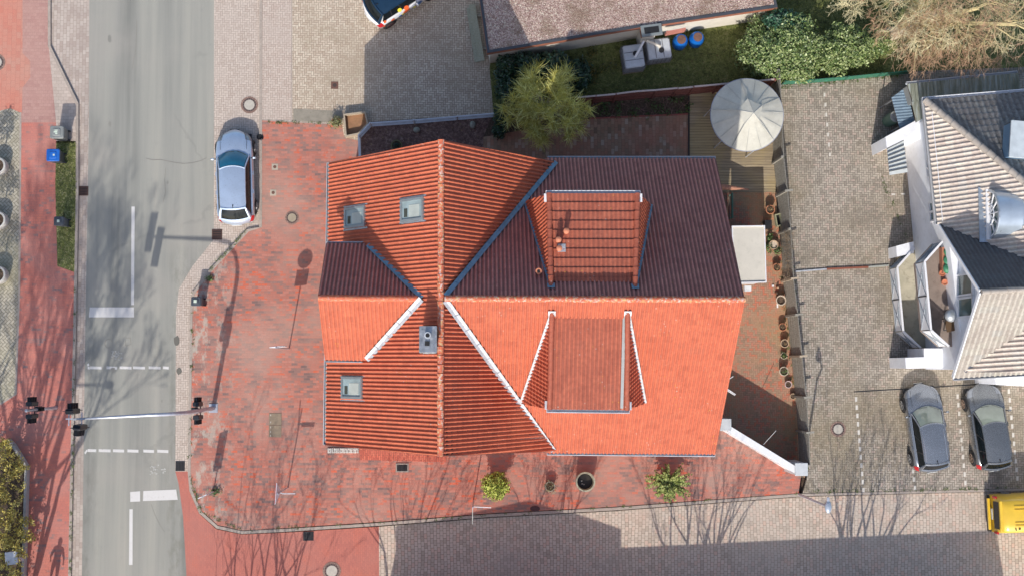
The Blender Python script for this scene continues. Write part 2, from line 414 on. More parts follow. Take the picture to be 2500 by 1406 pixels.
sheet('street', [(925, 1285), (1200, 1263), (1500, 1247), (1960, 1212), (2500, 1198), (2900, 1190), (2900, 2300), (930, 2300)], 0, M_street)
sheet('yard_paving', [(1690, 470), (1893, 470), (1925, 800), (1965, 1165), (1955, 1165), (1765, 1040), (1720, 700)], .1, M_yard)
sheet('garden_deck', [(1682, 210), (1904, 198), (1893, 470), (1690, 470), (1690, 600), (1682, 600)], .13, M_deck)
sheet('patio', [(1180, 335), (1430, 292), (1682, 280), (1682, 600), (1180, 600)], .1, M_patio)
sheet('flower_bed', [(1205, 278), (1430, 240), (1682, 225), (1682, 280), (1430, 292), (1180, 335)], .11, M_soil)
sheet('flower_bed', [(877, 330), (905, 300), (1205, 278), (1180, 335), (1180, 600), (877, 600)], .1, M_mulch)
sheet('north_court', [(712, -260), (1300, -260), (1195, 165), (1205, 278), (905, 298), (877, 330), (875, 345), (840, 335), (835, 303), (712, 297)], .1, M_court)
sheet('north_court_edge', [(639, -260), (712, -260), (712, 297), (638, 292)], .1, M_courtl)
sheet('lawn', [(1300, -260), (2900, -260), (2900, 150), (2200, 176), (1904, 198), (1780, 205), (1682, 212), (1682, 225), (1430, 240), (1205, 278), (1195, 165)], .1, M_turf)
sheet('car_park', [(1904, 198), (2200, 176), (2900, 150), (2900, 1182), (2500, 1191), (1960, 1203), (1972, 1160), (1948, 800), (1912, 380)], .1, M_east)

def strip(name, pts, w, z0, z1, mat, zp=None, build=True, mb=None):
    """band of real width w (m) along a pixel polyline"""
    P = [W(x, y, z1 if zp is None else zp) for x, y in pts]; L = []; R = []
    for i, p in enumerate(P):
        a = P[max(0, i-1)]; b = P[min(len(P)-1, i+1)]
        d = (b-a); d.z = 0; d.normalize(); n = Vector((-d.y, d.x, 0))
        L.append(p+n*w/2); R.append(p-n*w/2)
    mb = mb or MB()
    for i in range(len(P)-1):
        mb.prism([(q.x, q.y) for q in (R[i], R[i+1], L[i+1], L[i])], z0, z1)
    if build: return struct(mb.build(name, mat))
    return mb
strip('kerb', [(120, -260), (120, 113), (188, 253), (188, 470), (182, 800), (175.5, 1100), (169.5, 1406), (158, 2300)], .13, -.1, .115, M_kerb)
strip('kerb', [(637, -260), (636, 555), (605, 563), (512, 663), (472, 716), (466.5, 760), (461.5, 1150), (466, 1197), (489, 1250), (530, 1286), (590, 1299), (700, 1293.5), (925, 1279), (1200, 1257.5), (1500, 1241.5), (1955, 1207.5)], .14, -.1, .118, M_kerb)
strip('kerb', [(1955, 1207.5), (2500, 1194.5), (2900, 1186)], .12, -.1, .112, M_kerb)
strip('paving_edge', [(712.5, -260), (712.5, 297)], .05, 0, .104, M_kerb)
for pts in ([(637, 293), (712, 298), (835, 304)],):
    strip('paving_edge', pts, .06, 0, .104, M_kerb)
strip('paving_edge', [(50, 275), (47, 700), (38, 962), (0, 986)], .1, 0, .106, M_kerb)
strip('deck_edge', [(1682, 212), (1682, 600)], .08, 0, .16, simple('dark_edge_board', C(70, 62, 58), .8))
strip('bed_edge', [(1440, 290), (1682, 279)], .07, 0, .14, simple('red_edge_brick', C(170, 100, 88), .8))
# grey concrete patch on the court, dark strips
m_conc = simple('grey_concrete', C(160, 152, 138), .9, 0, .15, 3, C(120, 116, 96), .5)
mb = MB(); mb.prism([(v.x, v.y) for v in poly([(716, 266), (835, 272), (835, 301), (716, 296)], .1)], .0, .105); struct(mb.build('concrete_patch', m_conc))
# left walkway east margin (soil band)
# ---- painted markings
mk = MB()
def mark(pts, z=.004): mk.quad(*[W(x, y, z) for x, y in pts])
mark([(321, 505), (329, 505), (327, 744), (320, 744)])
mark([(219, 750), (327, 750), (327, 774), (217, 774)])
mark([(316, 1242), (324, 1242), (323.5, 1378), (315, 1378)])
mark([(318, 1200), (342, 1198), (342, 1223), (318, 1224)]); mark([(350, 1197.5), (430, 1194), (434, 1219), (349, 1222)])
for x0, x1 in ((214, 219), (220, 248), (260, 286), (292, 321), (325, 354), (363, 392), (398, 412)):
    mark([(x0, 893.5), (x1, 894.5), (x1, 901), (x0, 900)])
for x0, x1 in ((214, 235), (241, 270), (276, 303), (311, 338), (350, 376), (384, 411)):
    mark([(x0, 1095+.01*(x0-214)), (x1, 1095.5+.012*(x1-214)), (x1, 1102.5+.012*(x1-214)), (x0, 1102+.01*(x0-214))])
mark([(206, 1104), (212, 1096), (214, 1100), (208, 1108)]); mark([(213, 888), (217, 886), (218, 892), (213, 893)])
struct(mk.build('road_markings', M_paint))
mk = MB()
def dashes(a, b, n, w=5.5, h=11, z=.104):
    for i in range(n):
        t = i/(n-1) if n > 1 else 0
        x = a[0]+(b[0]-a[0])*t; y = a[1]+(b[1]-a[1])*t
        mk.quad(*[W(x+dx, y+dy, z) for dx, dy in ((-w/2, -h/2), (w/2, -h/2), (w/2, h/2), (-w/2, h/2))])
dashes((2090, 974), (2108, 1196), 12); dashes((2229, 1149), (2234, 1190), 3); dashes((2338, 967), (2357, 1178), 11); dashes((2463, 955), (2484, 1167), 11)
dashes((2013, 232), (2026, 378), 7, 4.5, 9)
dashes((2181, 475), (2205, 474), 2, 9, 4)
struct(mk.build('parking_bay_marks', simple('pale_marker_stone', C(226, 220, 210), .8)))
# old scars and tar repairs on the asphalt
sc_ = MB()
for cx, cy, r in ((431, 832, 9), (437, 905, 7)):
    a = [W(cx+cos(t*pi/5)*r*random.uniform(.7, 1.1), cy+sin(t*pi/5)*r*1.5*random.uniform(.7, 1.1), .0) for t in range(10)]
    sc_.quad(*[(v.x, v.y, .005) for v in reversed(a)])
struct(sc_.build('tar_patch', simple('tar_repair', C(120, 116, 108), .85)))
fd = MB()
def cracked(pts, w=.02): 
    for i in range(len(pts)-1):
        a = W(*pts[i], .0045); b = W(*pts[i+1], .0045); d = (b-a).normalized(); n = Vector((-d.y, d.x, 0))*w
        fd.quad(a-n, b-n, b+n, a+n)
cracked([(357, 387), (372, 391), (392, 390), (410, 394), (430, 398), (450, 400), (470, 398), (490, 393), (504, 386)], .018)
cracked([(334, 50), (333, 90), (331, 128), (327, 142), (323, 170)], .014)
cracked([(405, 410), (402, 440), (404, 470), (398, 495)], .014)
cracked([(369, 1230), (378, 1255), (390, 1280), (402, 1298)], .01)
ring = [(265+9*cos(t*pi/6), 838+11*sin(t*pi/6)) for t in range(2, 12)]; cracked(ring, .014)
cracked([(308, 825), (318, 824), (320, 840), (307, 844), (306, 830)], .012)
struct(fd.build('asphalt_cracks', simple('crack_filler', C(150, 146, 138), .9)))
fp = MB()
for (x0, y0, x1, y1) in ((272, 855, 300, 878), (366, 1134, 404, 1158)):
    for k in range(26):
        x = random.uniform(x0, x1); y = random.uniform(y0, y1); a = random.uniform(1, 3.2); b = random.uniform(.8, 1.8)
        fp.quad(*[W(x+dx*a, y+dy*b, .0048) for dx, dy in ((-1, -.6), (.2, -1), (1, .3), (-.1, 1))])
struct(fp.build('faded_paint', simple('faded_road_paint', C(206, 204, 198), .85)))

# worn patches and oil stains
st_ = MB(); rs_ = random.Random(5)
for k in range(7):
    x = rs_.choice((rs_.uniform(250, 300), rs_.uniform(360, 410), rs_.uniform(440, 500))); y = rs_.uniform(20, 1380)
    if y > 560 and x > 425: continue
    c = W(x, y, 0); r = rs_.uniform(.04, .13); n = 9
    st_.quad(*[(c.x+r*cos(2*pi*i/n)*rs_.uniform(.6, 1.2), c.y+r*1.5*sin(2*pi*i/n)*rs_.uniform(.6, 1.2), .0042+k*.0001) for i in range(n)])
struct(st_.build('oil_spots', simple('oil_spot', C(152, 149, 141), .8)))
jw = MB(); 
def weedline(pts, n, sp, z=.12):
    for i in range(n):
        k = rs_.randint(0, len(pts)-2); t = rs_.random(); x = pts[k][0]*(1-t)+pts[k+1][0]*t; y = pts[k][1]*(1-t)+pts[k+1][1]*t
        c = W(x+rs_.uniform(-sp, sp), y+rs_.uniform(-sp, sp), z)
        for q in range(rs_.randint(3, 9)):
            a = rs_.uniform(0, 6.28); l = rs_.uniform(.02, .07); d = Vector((cos(a), sin(a), rs_.uniform(.2, .9)))*l; e = Vector((-sin(a), cos(a), 0))*.012
            o_ = Vector((rs_.uniform(-.06, .06), rs_.uniform(-.06, .06), 0)); jw.quad(c+o_-e, c+o_+e, c+o_+d+e*.5, c+o_+d-e*.5)
weedline([(184, 700), (178, 1100), (171, 1400)], 60, 2); weedline([(640, 300), (720, 300), (835, 304)], 30, 3); weedline([(472, 716), (462, 1150), (490, 1248), (590, 1294), (925, 1275), (1400, 1244), (1950, 1205)], 120, 2.5)
weedline([(1912, 380), (1948, 800), (1972, 1160)], 90, 4); weedline([(1905, 212), (2200, 184)], 120, 6); weedline([(1960, 1200), (2500, 1190)], 50, 3); weedline([(1900, 560), (1935, 960)], 50, 5); weedline([(2150, 430), (2222, 600)], 24, 4); weedline([(603, 562), (510, 662)], 30, 3)
jwo = jw.build('joint_weeds', simple('weed_green', (.10, .14, .035, 1), .8, 0, .4, 5)); jwo['kind'] = 'stuff'
# ================================================================== ROOF TILES
def m_tile(name, base, dark, lich=.25, moss=0, spot=.5, ridge=False, pan=.35):
    m = Mat(name); p = m.pos()
    wn = m.noise(p, 7, 3, .6); big = m.noise(p, .6, 5, .6); fine = m.noise(p, 45, 3, .7)
    c = m.ramp(wn, [(.3, dark), (.55, base), (.75, tuple(min(1, v*1.12) for v in base[:3])+(1,))])
    c = m.mix(m.step(big, .45, .7)*.4, c, dark)
    ta = m.node("Attribute", {'attribute_name': 'tone'}); tn = X(m.nt, ta.outputs['Fac'])
    if not ridge: c = m.mix(1.0, c, m.ramp(tn, [(0, (.90, .88, .88, 1)), (.25, (.98, .98, .98, 1)), (.6, (1.03, 1.03, 1.03, 1)), (.93, (1.06, 1.10, 1.08, 1)), (1, (.92, .97, 1.02, 1))]), 'MULTIPLY')
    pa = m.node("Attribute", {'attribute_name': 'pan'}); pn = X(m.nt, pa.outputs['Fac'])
    if not ridge: c = m.mix(pn*pan*(m.noise(p, 3.5, 5, .7)*.6+.6), c, (.05, .026, .022, 1))  # dirt tone in the channels, deepened to stand for shade between ribs
    if moss: c = m.mix(m.step(m.noise(p, 2.5, 8, .75), .45, .7)*moss, c, (.045, .038, .030, 1))
    v = m.node("TexVoronoi", {'feature': 'F1'}, Vector=p, Scale=5.2)
    sp = m.step(X(m.nt, v.outputs['Distance']), .20, .10)*m.step(m.noise(p, .9, 3), .50, .64)
    col = m.ramp(X(m.nt, m.node("TexWhiteNoise", {'noise_dimensions': '3D'}, Vector=v.outputs['Position']).outputs[0]), [(0, (.62, .56, .50, 1)), (.6, (.60, .50, .40, 1)), (.62, (.62, .36, .03, 1)), (1, (.70, .68, .66, 1))], 'CONSTANT')
    c = m.mix(sp*spot, c, col)
    if ridge:
        n = m.noise(p, 9, 7, .75); n2 = m.noise(m.pos(loc=(9, 4, 1)), 3, 4, .7)
        c = m.mix(m.step(n, .50, .56)*lich, c, m.ramp(n2, [(.42, (.60, .54, .50, 1)), (.5, (.60, .40, .10, 1)), (.56, (.55, .46, .44, 1)), (.7, (.35, .10, .06, 1))]))
    return m.out(c, .72, 0, fine, .25, .01)
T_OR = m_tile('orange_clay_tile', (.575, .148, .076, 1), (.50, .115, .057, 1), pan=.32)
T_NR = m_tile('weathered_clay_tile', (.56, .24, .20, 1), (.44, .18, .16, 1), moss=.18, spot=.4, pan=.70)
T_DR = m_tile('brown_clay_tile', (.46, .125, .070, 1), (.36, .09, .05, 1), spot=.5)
T_RG = m_tile('lichened_ridge_tile', (.60, .15, .07, 1), (.42, .09, .05, 1), .8, ridge=True)
T_RC = m_tile('clean_ridge_tile', (.62, .15, .07, 1), (.5, .10, .05, 1), .35, ridge=True)
M_zinc = simple('zinc_flashing', (.50, .56, .62, 1), .42, .7, .15, 5, (.62, .64, .66, 1), .3)
M_gutter_m = simple('grey_gutter_metal', (.50, .51, .53, 1), .5, .35, .1)
M_white = simple('white_render', (.74, .74, .74, 1), .8, 0, .05, 2, (.56, .55, .52, 1), .25)
M_whitep = simple('white_paint', (.78, .78, .80, 1), .45, 0, .04)
M_timber = simple('dark_roof_timber', (.06, .04, .03, 1), .8)
M_brickw = paving('red_brick_wall', 'brick', [(0, (.30, .10, .07, 1)), (.5, (.36, .12, .08, 1)), (1, (.42, .15, .10, 1))], (.36, .33, .30, 1), (.22, .07), 0)
def m_glass(name, col=(.05, .07, .09, 1), rough=.06, **kw):
    m = Mat(name); n = m.noise(m.pos(), 1.5, 3)
    c = m.ramp(n, [(.3, col), (.7, tuple(v*1.5 for v in col[:3])+(1,))])
    return m.out(c, rough, 0, Specular_IOR_Level=.9, **kw)
M_glass = m_glass('window_glass', (.07, .11, .10, 1), .12)
M_glassb = m_glass('skylight_glass', (.26, .33, .34, 1), .12)
M_dark = simple('black_interior', (.012, .012, .014, 1), .8)
M_grayp = simple('grey_coated_metal', (.22, .23, .25, 1), .5, .3)

def RP(px, py, p0, n):
    """where the sight line through a photo point meets the plane (p0,n)"""
    d = QC @ Vector(((px-1250)/FPX, -(py-703)/FPX, -1.0)); o = Vector((0, 0, HC))
    return o+d*((p0-o).dot(n)/d.dot(n))
def plane_of(P):
    n = (P[1]-P[0]).cross(P[2]-P[0]).normalized()
    return n if n.z > 0 else -n

RIB = [(0, 0), (.14, .62), (.30, 1.0), (.46, .80), (.60, .22), (.78, 0)]
def tiles(name, P, mat, parent, U=None, period=.172, amp=.058, course=.33, lift=.022, deck=True, thick=.12, rib=RIB, label=None):
    P = [Vector(p) for p in P]
    U = (P[1]-P[0]).normalized() if U is None else Vector(U).normalized()
    n = Vector((0, 0, 0)); c = sum(P, Vector((0, 0, 0)))/len(P)
    for i in range(len(P)): n += (P[i]-c).cross(P[(i+1) % len(P)]-c)
    n.normalize(); n = n if n.z > 0 else -n
    U = (U-n*U.dot(n)).normalized(); V = n.cross(U).normalized()
    uv = [((p-c).dot(U), (p-c).dot(V)) for p in P]
    u0 = min(q[0] for q in uv); u1 = max(q[0] for q in uv); v0 = min(q[1] for q in uv); v1 = max(q[1] for q in uv)
    us = []; k = floor(u0/period)
    while k*period < u1+period:
        for a, h in rib: us.append(((k+a)*period, h*amp))
        k += 1
    rows = []; k = 0
    while v0+k*course < v1:
        rows.append((v0+k*course, lift)); rows.append((v0+(k+1)*course-.001, 0)); k += 1
    vs = []; fs = []; nu = len(us)
    for rv, rh in rows:
        for q, (uu, hh) in enumerate(us):
            jj = 0
            vs.append(c+U*uu+V*rv+n*(hh+rh+.02))
    for r in range(len(rows)-1):
        for q in range(nu-1):
            a = r*nu+q; fs.append((a, a+1, a+1+nu, a+nu))
    me = bpy.data.meshes.new(name); me.from_pydata([tuple(v) for v in vs], [], fs)
    fa = me.attributes.new('tone', 'FLOAT', 'FACE'); rr_ = random.Random(len(vs)); tid = {}
    vals = []
    for r in range(len(rows)-1):
        for q in range(nu-1):
            key = (r//2, (q//len(rib)+ (r//2)%2)//2)
            if key not in tid: tid[key] = rr_.random()
            vals.append(tid[key])
    fa.data.foreach_set('value', vals)
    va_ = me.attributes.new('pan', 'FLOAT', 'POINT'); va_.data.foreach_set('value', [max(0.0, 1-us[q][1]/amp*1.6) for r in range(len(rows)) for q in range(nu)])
    bm = bmesh.new(); bm.from_mesh(me)
    # per-tile unevenness
    cc = (sum(q[0] for q in uv)/len(uv), sum(q[1] for q in uv)/len(uv))
    for i in range(len(P)):
        a = P[i]; b = P[(i+1) % len(P)]; e = b-a
        if e.length < 1e-5: continue
        m_ = e.cross(n).normalized()
        if (c-a).dot(m_) > 0: m_ = -m_
        bmesh.ops.bisect_plane(bm, geom=bm.verts[:]+bm.edges[:]+bm.faces[:], plane_co=a, plane_no=m_, clear_outer=True)
    if deck:
        lo = [p-n*.01 for p in P]; hi = [p-n*thick for p in P]; m4 = len(P)
        bv = [bm.verts.new(p) for p in lo+hi]
        area = sum(uv[i][0]*uv[(i+1) % m4][1]-uv[(i+1) % m4][0]*uv[i][1] for i in range(m4))
        seq = range(m4) if area > 0 else range(m4-1, -1, -1)
        seq = list(seq)
        fdeck = [bm.faces.new([bv[i] for i in seq]), bm.faces.new([bv[m4+i] for i in reversed(seq)])]
        for i in range(m4):
            a, b = seq[i], seq[(i+1) % m4]
            fdeck.append(bm.faces.new([bv[a], bv[m4+a], bv[m4+b], bv[b]]))
        for f in fdeck: f.material_index = 1
    org = ORG.get(parent.name, Vector((0, 0, 0)))
    bmesh.ops.translate(bm, verts=bm.verts, vec=-org)
    bm.to_mesh(me); bm.free()
    me.materials.append(mat); me.materials.append(M_timber)
    o = bpy.data.objects.new(name, me); COL.objects.link(o); o.parent = parent; ORG[o.name] = org
    if label: o['label'] = label
    return o, n

def ridge_caps(name, a, b, parent, mat, r=.135, seg=.36, up=.02):
    a = Vector(a)+Vector((0, 0, up)); b = Vector(b)+Vector((0, 0, up)); L = (b-a).length; k = max(1, round(L/seg)); d = (b-a)/k
    mb = MB()
    for i in range(k):
        p = a+d*i; j = Vector((random.uniform(-.008, .008), random.uniform(-.008, .008), random.uniform(-.006, .006)))
        mb.tube([p+j, p+d*.12+j, p+d*1.06+j], [r*1.05, r*.98, r*.88], 12)
    return mb.build(name, mat, parent, smooth=40)
def gutter(name, a, b, out, parent, mat=None, w=.14, lipmat=None):
    a = Vector(a); b = Vector(b); out = Vector(out).normalized(); mb = MB()
    o = Vector((0, 0, -.03))
    mb.beam(a+out*(w/2)+o-Vector((0, 0, .10)), b+out*(w/2)+o-Vector((0, 0, .10)), w, .02)
    mb.beam(a+out*w+o-Vector((0, 0, .04)), b+out*w+o-Vector((0, 0, .04)), .035, .13)
    mb.beam(a+out*.01+o-Vector((0, 0, .05)), b+out*.01+o-Vector((0, 0, .05)), .02, .1)
    d = (b-a).normalized()
    for e in (a, b): mb.beam(e+o-Vector((0, 0, .05)), e+out*w+o-Vector((0, 0, .05)), .02, .12)
    g = mb.build(name, mat or M_gutter_m, parent)
    return g
def valley(name, pts, parent, w=.25, up=.09, mat=None):
    mb = MB()
    for i in range(len(pts)-1):
        a = Vector(pts[i])+Vector((0, 0, up)); b = Vector(pts[i+1])+Vector((0, 0, up))
        d = (b-a).normalized(); s_ = d.cross(Vector((0, 0, 1))).normalized()
        for sg in (-1, 1):
            e = s_*sg*w/2+Vector((0, 0, w*.14))
            q = [a, b, b+e, a+e] if sg < 0 else [b, a, a+e, b+e]
            mb.quad(*q)
            q2 = [v-Vector((0, 0, .05)) for v in q]; mb.quad(*reversed(q2)); mb.quad(q[3], q[2], q2[2], q2[3])
            # standing welts
        L = (b-a).length; k = int(L/1.0)
        for j in range(1, k+1):
            p = a+d*(j*L/(k+1)); mb.beam(p-s_*w/2+Vector((0, 0, w*.14+.004)), p+s_*w/2+Vector((0, 0, w*.14+.004)), .03, .012)
    return mb.build(name, mat or M_zinc, parent)

# ================================================================== MAIN HOUSE
RN = W(1077, 343, 11); RS = W(1075, 1112, 11); EWN = W(806, 398, 5.5); EWS = W(797, 1085, 5.5)
VN = W(1358, 396, 4.83); VS = W(1351, 1100, 4.7)
HA = W(1085, 728, 11.0); HB = W(1817, 731, 11.0)
NE = W(1747, 390, 4.5); SE = W(1746, 1106, 4.5); NWc = W(1332, 390, 4.5); SWc = W(1336, 1102, 4.5)
house = thing('corner_house', 'large house under bright orange pantile roofs in the middle of the photo', 'house', (W(1250, 740, 0)))
def rafter_end(a, b, over): return a+(a-b).normalized()*over
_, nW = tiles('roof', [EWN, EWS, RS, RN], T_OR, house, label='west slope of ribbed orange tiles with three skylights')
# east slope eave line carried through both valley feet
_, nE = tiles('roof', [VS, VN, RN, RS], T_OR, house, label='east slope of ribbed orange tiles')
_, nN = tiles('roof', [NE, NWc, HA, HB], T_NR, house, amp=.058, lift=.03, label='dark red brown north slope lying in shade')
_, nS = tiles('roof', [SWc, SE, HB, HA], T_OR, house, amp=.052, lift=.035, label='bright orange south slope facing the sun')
ridge_caps('ridge_tiles', RN, RS, house, T_RG)
ridge_caps('ridge_tiles', HA, HB, house, T_RG, r=.14)
M_shadeval = simple('shade_blue_valley', (.15, .27, .37, 1), .55, .2, .25, 3)  # same zinc as the south valleys, with blue shade put into its colour
valley('valley_flashing', [HA+Vector((.05, .10, 0)), VN], house, w=.20, mat=M_shadeval)
valley('valley_flashing', [HA+Vector((.05, -.10, 0)), VS], house, mat=simple('pale_zinc', (.56, .58, .61, 1), .5, .35, .18, 6, (.34, .34, .34, 1), .6))
M_zincp = MATS['pale_zinc']
gutter('gutter', EWN+Vector((0, 0, 0)), EWS, (-1, 0, 0), house)
gutter('gutter', NWc+Vector((.1, 0, 0)), NE, (0, 1, 0), house)
gutter('gutter', SWc, SE, (0, -1, 0), house, mat=simple('pale_gutter_metal', (.62, .63, .66, 1), .5, .3))
# walls
xW = EWN.x+.35; xE = (VN.x+VS.x)/2-.25; yN = RN.y-.25; yS = RS.y+.25
def house_walls():
    mb = MB(); mb.prism([(xW, yS), (xE, yS), (xE, yN), (xW, yN)], 0.0, 5.0)
    for yy, t in ((yN-.3, .3), (yS, .3)):
        pts = [(xW, 5.0), (xE, 5.0), (xE, 5.15), (RN.x, 10.75), (xW, 5.6)]
        vs = [(x, yy, z) for x, z in pts]+[(x, yy+t, z) for x, z in pts]
        n = 5; mb.add(vs, [tuple(range(n)), tuple(range(2*n-1, n-1, -1))]+[(i, i+n, (i+1) % n+n, (i+1) % n) for i in range(n)])
    x1 = NE.x-.2; y0 = SE.y+.45; y1 = NE.y-.45
    mb.prism([(RN.x+.5, y0), (x1, y0), (x1, y1), (RN.x+.5, y1)], 0.0, 4.55)
    pts = [(y0, 4.55), (y1, 4.55), (y1, 4.75), (HB.y, 10.7), (y0, 4.75)]
    vs = [(x1-.3, y, z) for y, z in pts]+[(x1, y, z) for y, z in pts]
    mb.add(vs, [tuple(range(4, -1, -1)), tuple(range(5, 10))]+[(i, (i+1) % 5, (i+1) % 5+5, i+5) for i in range(5)])
    w_ = mb.build('wall', M_brickw, house); return w_
house_walls()
# verge boards
for a, b in ((RN, EWN), (RN, VN), (RS, EWS), (RS, VS), (HB, NE), (HB, SE)):
    vb = MB(); vb.beam(a-Vector((0, 0, .12)), b-Vector((0, 0, .12)), .04, .2)
    vb.build('barge_board', simple('brown_barge_board', (.16, .07, .05, 1), .7), house)
# cross gable on the west
CR0 = W(777, 727, 10.1); CR1 = W(1032, 729, 10.1); CNe0 = W(797, 597, 7.44); CNe1 = W(896, 597, 7.44); CSe0 = W(794, 876, 7.44); CSe1 = W(896, 878, 7.44)
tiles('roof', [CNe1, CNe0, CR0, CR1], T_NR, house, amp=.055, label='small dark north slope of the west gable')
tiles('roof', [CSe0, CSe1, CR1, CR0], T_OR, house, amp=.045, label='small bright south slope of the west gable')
ridge_caps('ridge_tiles', CR0, CR1, house, T_RC, r=.14)
valley('valley_flashing', [CNe1+Vector((.05, -.02, 0)), CR1+Vector((-.02, .03, 0))], house, w=.20, up=.21, mat=M_shadeval)
valley('valley_flashing', [CSe1, CR1+Vector((-.05, -.03, 0))], house, w=.26, up=.24, mat=M_zincp)
gutter('gutter', CNe0, CNe1, (0, 1, 0), house, w=.11); gutter('gutter', CSe0, CSe1, (0, -1, 0), house, w=.11)
mb = MB(); x0 = CR0.x+.45; y0 = CSe0.y+.3; y1 = CNe0.y-.3
mb.prism([(x0, y0), (x0+2.6, y0), (x0+2.6, y1), (x0, y1)], 4.6, 7.3)
pts = [(y0, 7.3), (y1, 7.3), (y1, 7.5), (CR0.y, 9.9), (y0, 7.5)]
vs = [(x0, y, z) for y, z in pts]+[(x0+.3, y, z) for y, z in pts]
mb.add(vs, [tuple(range(4, -1, -1)), tuple(range(5, 10))]+[(i, (i+1) % 5, (i+1) % 5+5, i+5) for i in range(5)])
mb.build('gable_wall', M_brickw, house)
for a, b in ((CR0, CNe0), (CR0, CSe0)):
    vb = MB(); vb.beam(a-Vector((0, 0, .1)), b-Vector((0, 0, .1)), .04, .16); vb.build('barge_board', MATS['brown_barge_board'], house)

# dormers
def dormer(kind):
    N = kind == 'n'
    if N:
        T0 = W(1347, 688, 10.34); T1 = W(1547, 690, 10.34); F0 = W(1340, 474, 9.55); F1 = W(1556, 474, 9.55)
        B0 = RP(1282, 492, NE, nN); B1 = RP(1588, 500, NE, nN); S0 = RP(1345, 698, NE, nN); S1 = RP(1550, 700, NE, nN)
    else:
        T0 = W(1350, 772, 10.34); T1 = W(1530, 772, 10.34); F0 = W(1342, 998, 9.55); F1 = W(1530, 1000, 9.55)
        B0 = RP(1272, 984, SE, nS); B1 = RP(1573, 984, SE, nS); S0 = RP(1347, 764, SE, nS); S1 = RP(1532, 764, SE, nS)
    if N:
        tiles('dormer_roof', [F1, F0, T0, T1], T_DR, house, amp=.022, course=.40, lift=.05, period=.19, label='sunlit low pitched dormer roof among dark tiles')
        for (f, b, s) in ((F0, B0, S0), (F1, B1, S1)):
            up = (s-f)
            tiles('dormer_cheek', [b, f, s] if b is B0 else [s, f, b], T_OR, house, U=(S0-F0) if b is B0 else (F1-S1), amp=.045, deck=True, thick=.08)
    else:
        tiles('dormer_roof', [F0, F1, T1, T0], T_DR, house, amp=.035, course=.36, lift=.02, label='flat brown orange dormer roof on the south slope')
        for (f, b, s) in ((F0, B0, S0), (F1, B1, S1)):
            tiles('dormer_cheek', [s, f, b] if b is B0 else [b, f, s], T_OR, house, U=(S0-F0) if b is B0 else (F1-S1), amp=.045, deck=True, thick=.08)
    rm = T_RC
    ridge_caps('hip_tiles', F0, S0+Vector((0, 0, .03)), house, T_DR if not N else T_DR, r=.115, seg=.4, up=.05)
    ridge_caps('hip_tiles', F1, S1+Vector((0, 0, .03)), house, T_DR, r=.115, seg=.4, up=.05)
    zm = M_shadeval if N else M_zincp
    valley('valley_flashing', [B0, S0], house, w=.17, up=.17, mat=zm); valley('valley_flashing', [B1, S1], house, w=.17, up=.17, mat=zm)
    for q in (S0, S1):
        lp = MB(); lp.box(q+Vector((0, (.02 if N else -.02), .13)), (.30, .26, .03), rot=Matrix.Rotation(radians(-44 if N else 44), 3, 'X'))
        lp.build('lead_saddle', zm, house)
    # front wall, window, gutter
    sgn = 1 if N else -1
    fw = MB(); yy = F0.y-sgn*.12
    b0z = B0.z; 
    quadp = [Vector((F0.x, yy, 9.4)), Vector((F1.x, yy, 9.4)), Vector((B1.x, yy, B1.z)), Vector((B0.x, yy, B0.z))]
    back = [q+Vector((0, -sgn*.25, 0)) for q in quadp]
    vs = quadp+back; f_ = [(0, 1, 2, 3), (7, 6, 5, 4)]+[(i, i+4, (i+1) % 4+4, (i+1) % 4) for i in range(4)]
    if not N: f_ = [tuple(reversed(f)) for f in f_]
    fw.add(vs, f_); fw.build('dormer_wall', M_white, house)
    for k in (-.9, .9):
        cx = (F0.x+F1.x)/2+k
        wf = MB()
        for dx, dz, sx, sz in ((-.55, 0, .09, 1.2), (.55, 0, .09, 1.2), (0, .6, 1.19, .09), (0, -.6, 1.19, .09), (0, 0, .07, 1.11)):
            wf.box((cx+dx, yy+sgn*.03, 8.35+dz), (sx, .08, sz))
        fr = wf.build('window', M_whitep, house)
        wp = MB(); wp.box((cx, yy+sgn*.01, 8.35), (1.02, .03, 1.12)); wp.build('pane', M_glass, fr)
    z = Vector((0, 0, .02))
    gutter('gutter', F0+Vector((-.12, 0, 0)), F1+Vector((.12, 0, 0)), (0, sgn, 0), house, w=.13, mat=M_whitep if N else MATS['pale_gutter_metal'])
    for q, sx in ((F0, -1), (F1, 1)):
        gs = MB(); gs.box(q+Vector((sx*.14, -sgn*.16, -.03)), (.12, .34, .1)); gs.build('gutter_return', M_whitep if N else MATS['pale_gutter_metal'], house)
dormer('n'); dormer('s')
st = MB(); st.beam(W(1524, 768, 10.42), W(1518, 996, 9.66), .12, .02); st.build('flashing_strip', simple('dull_lead', (.36, .38, .38, 1), .7, .2), house)

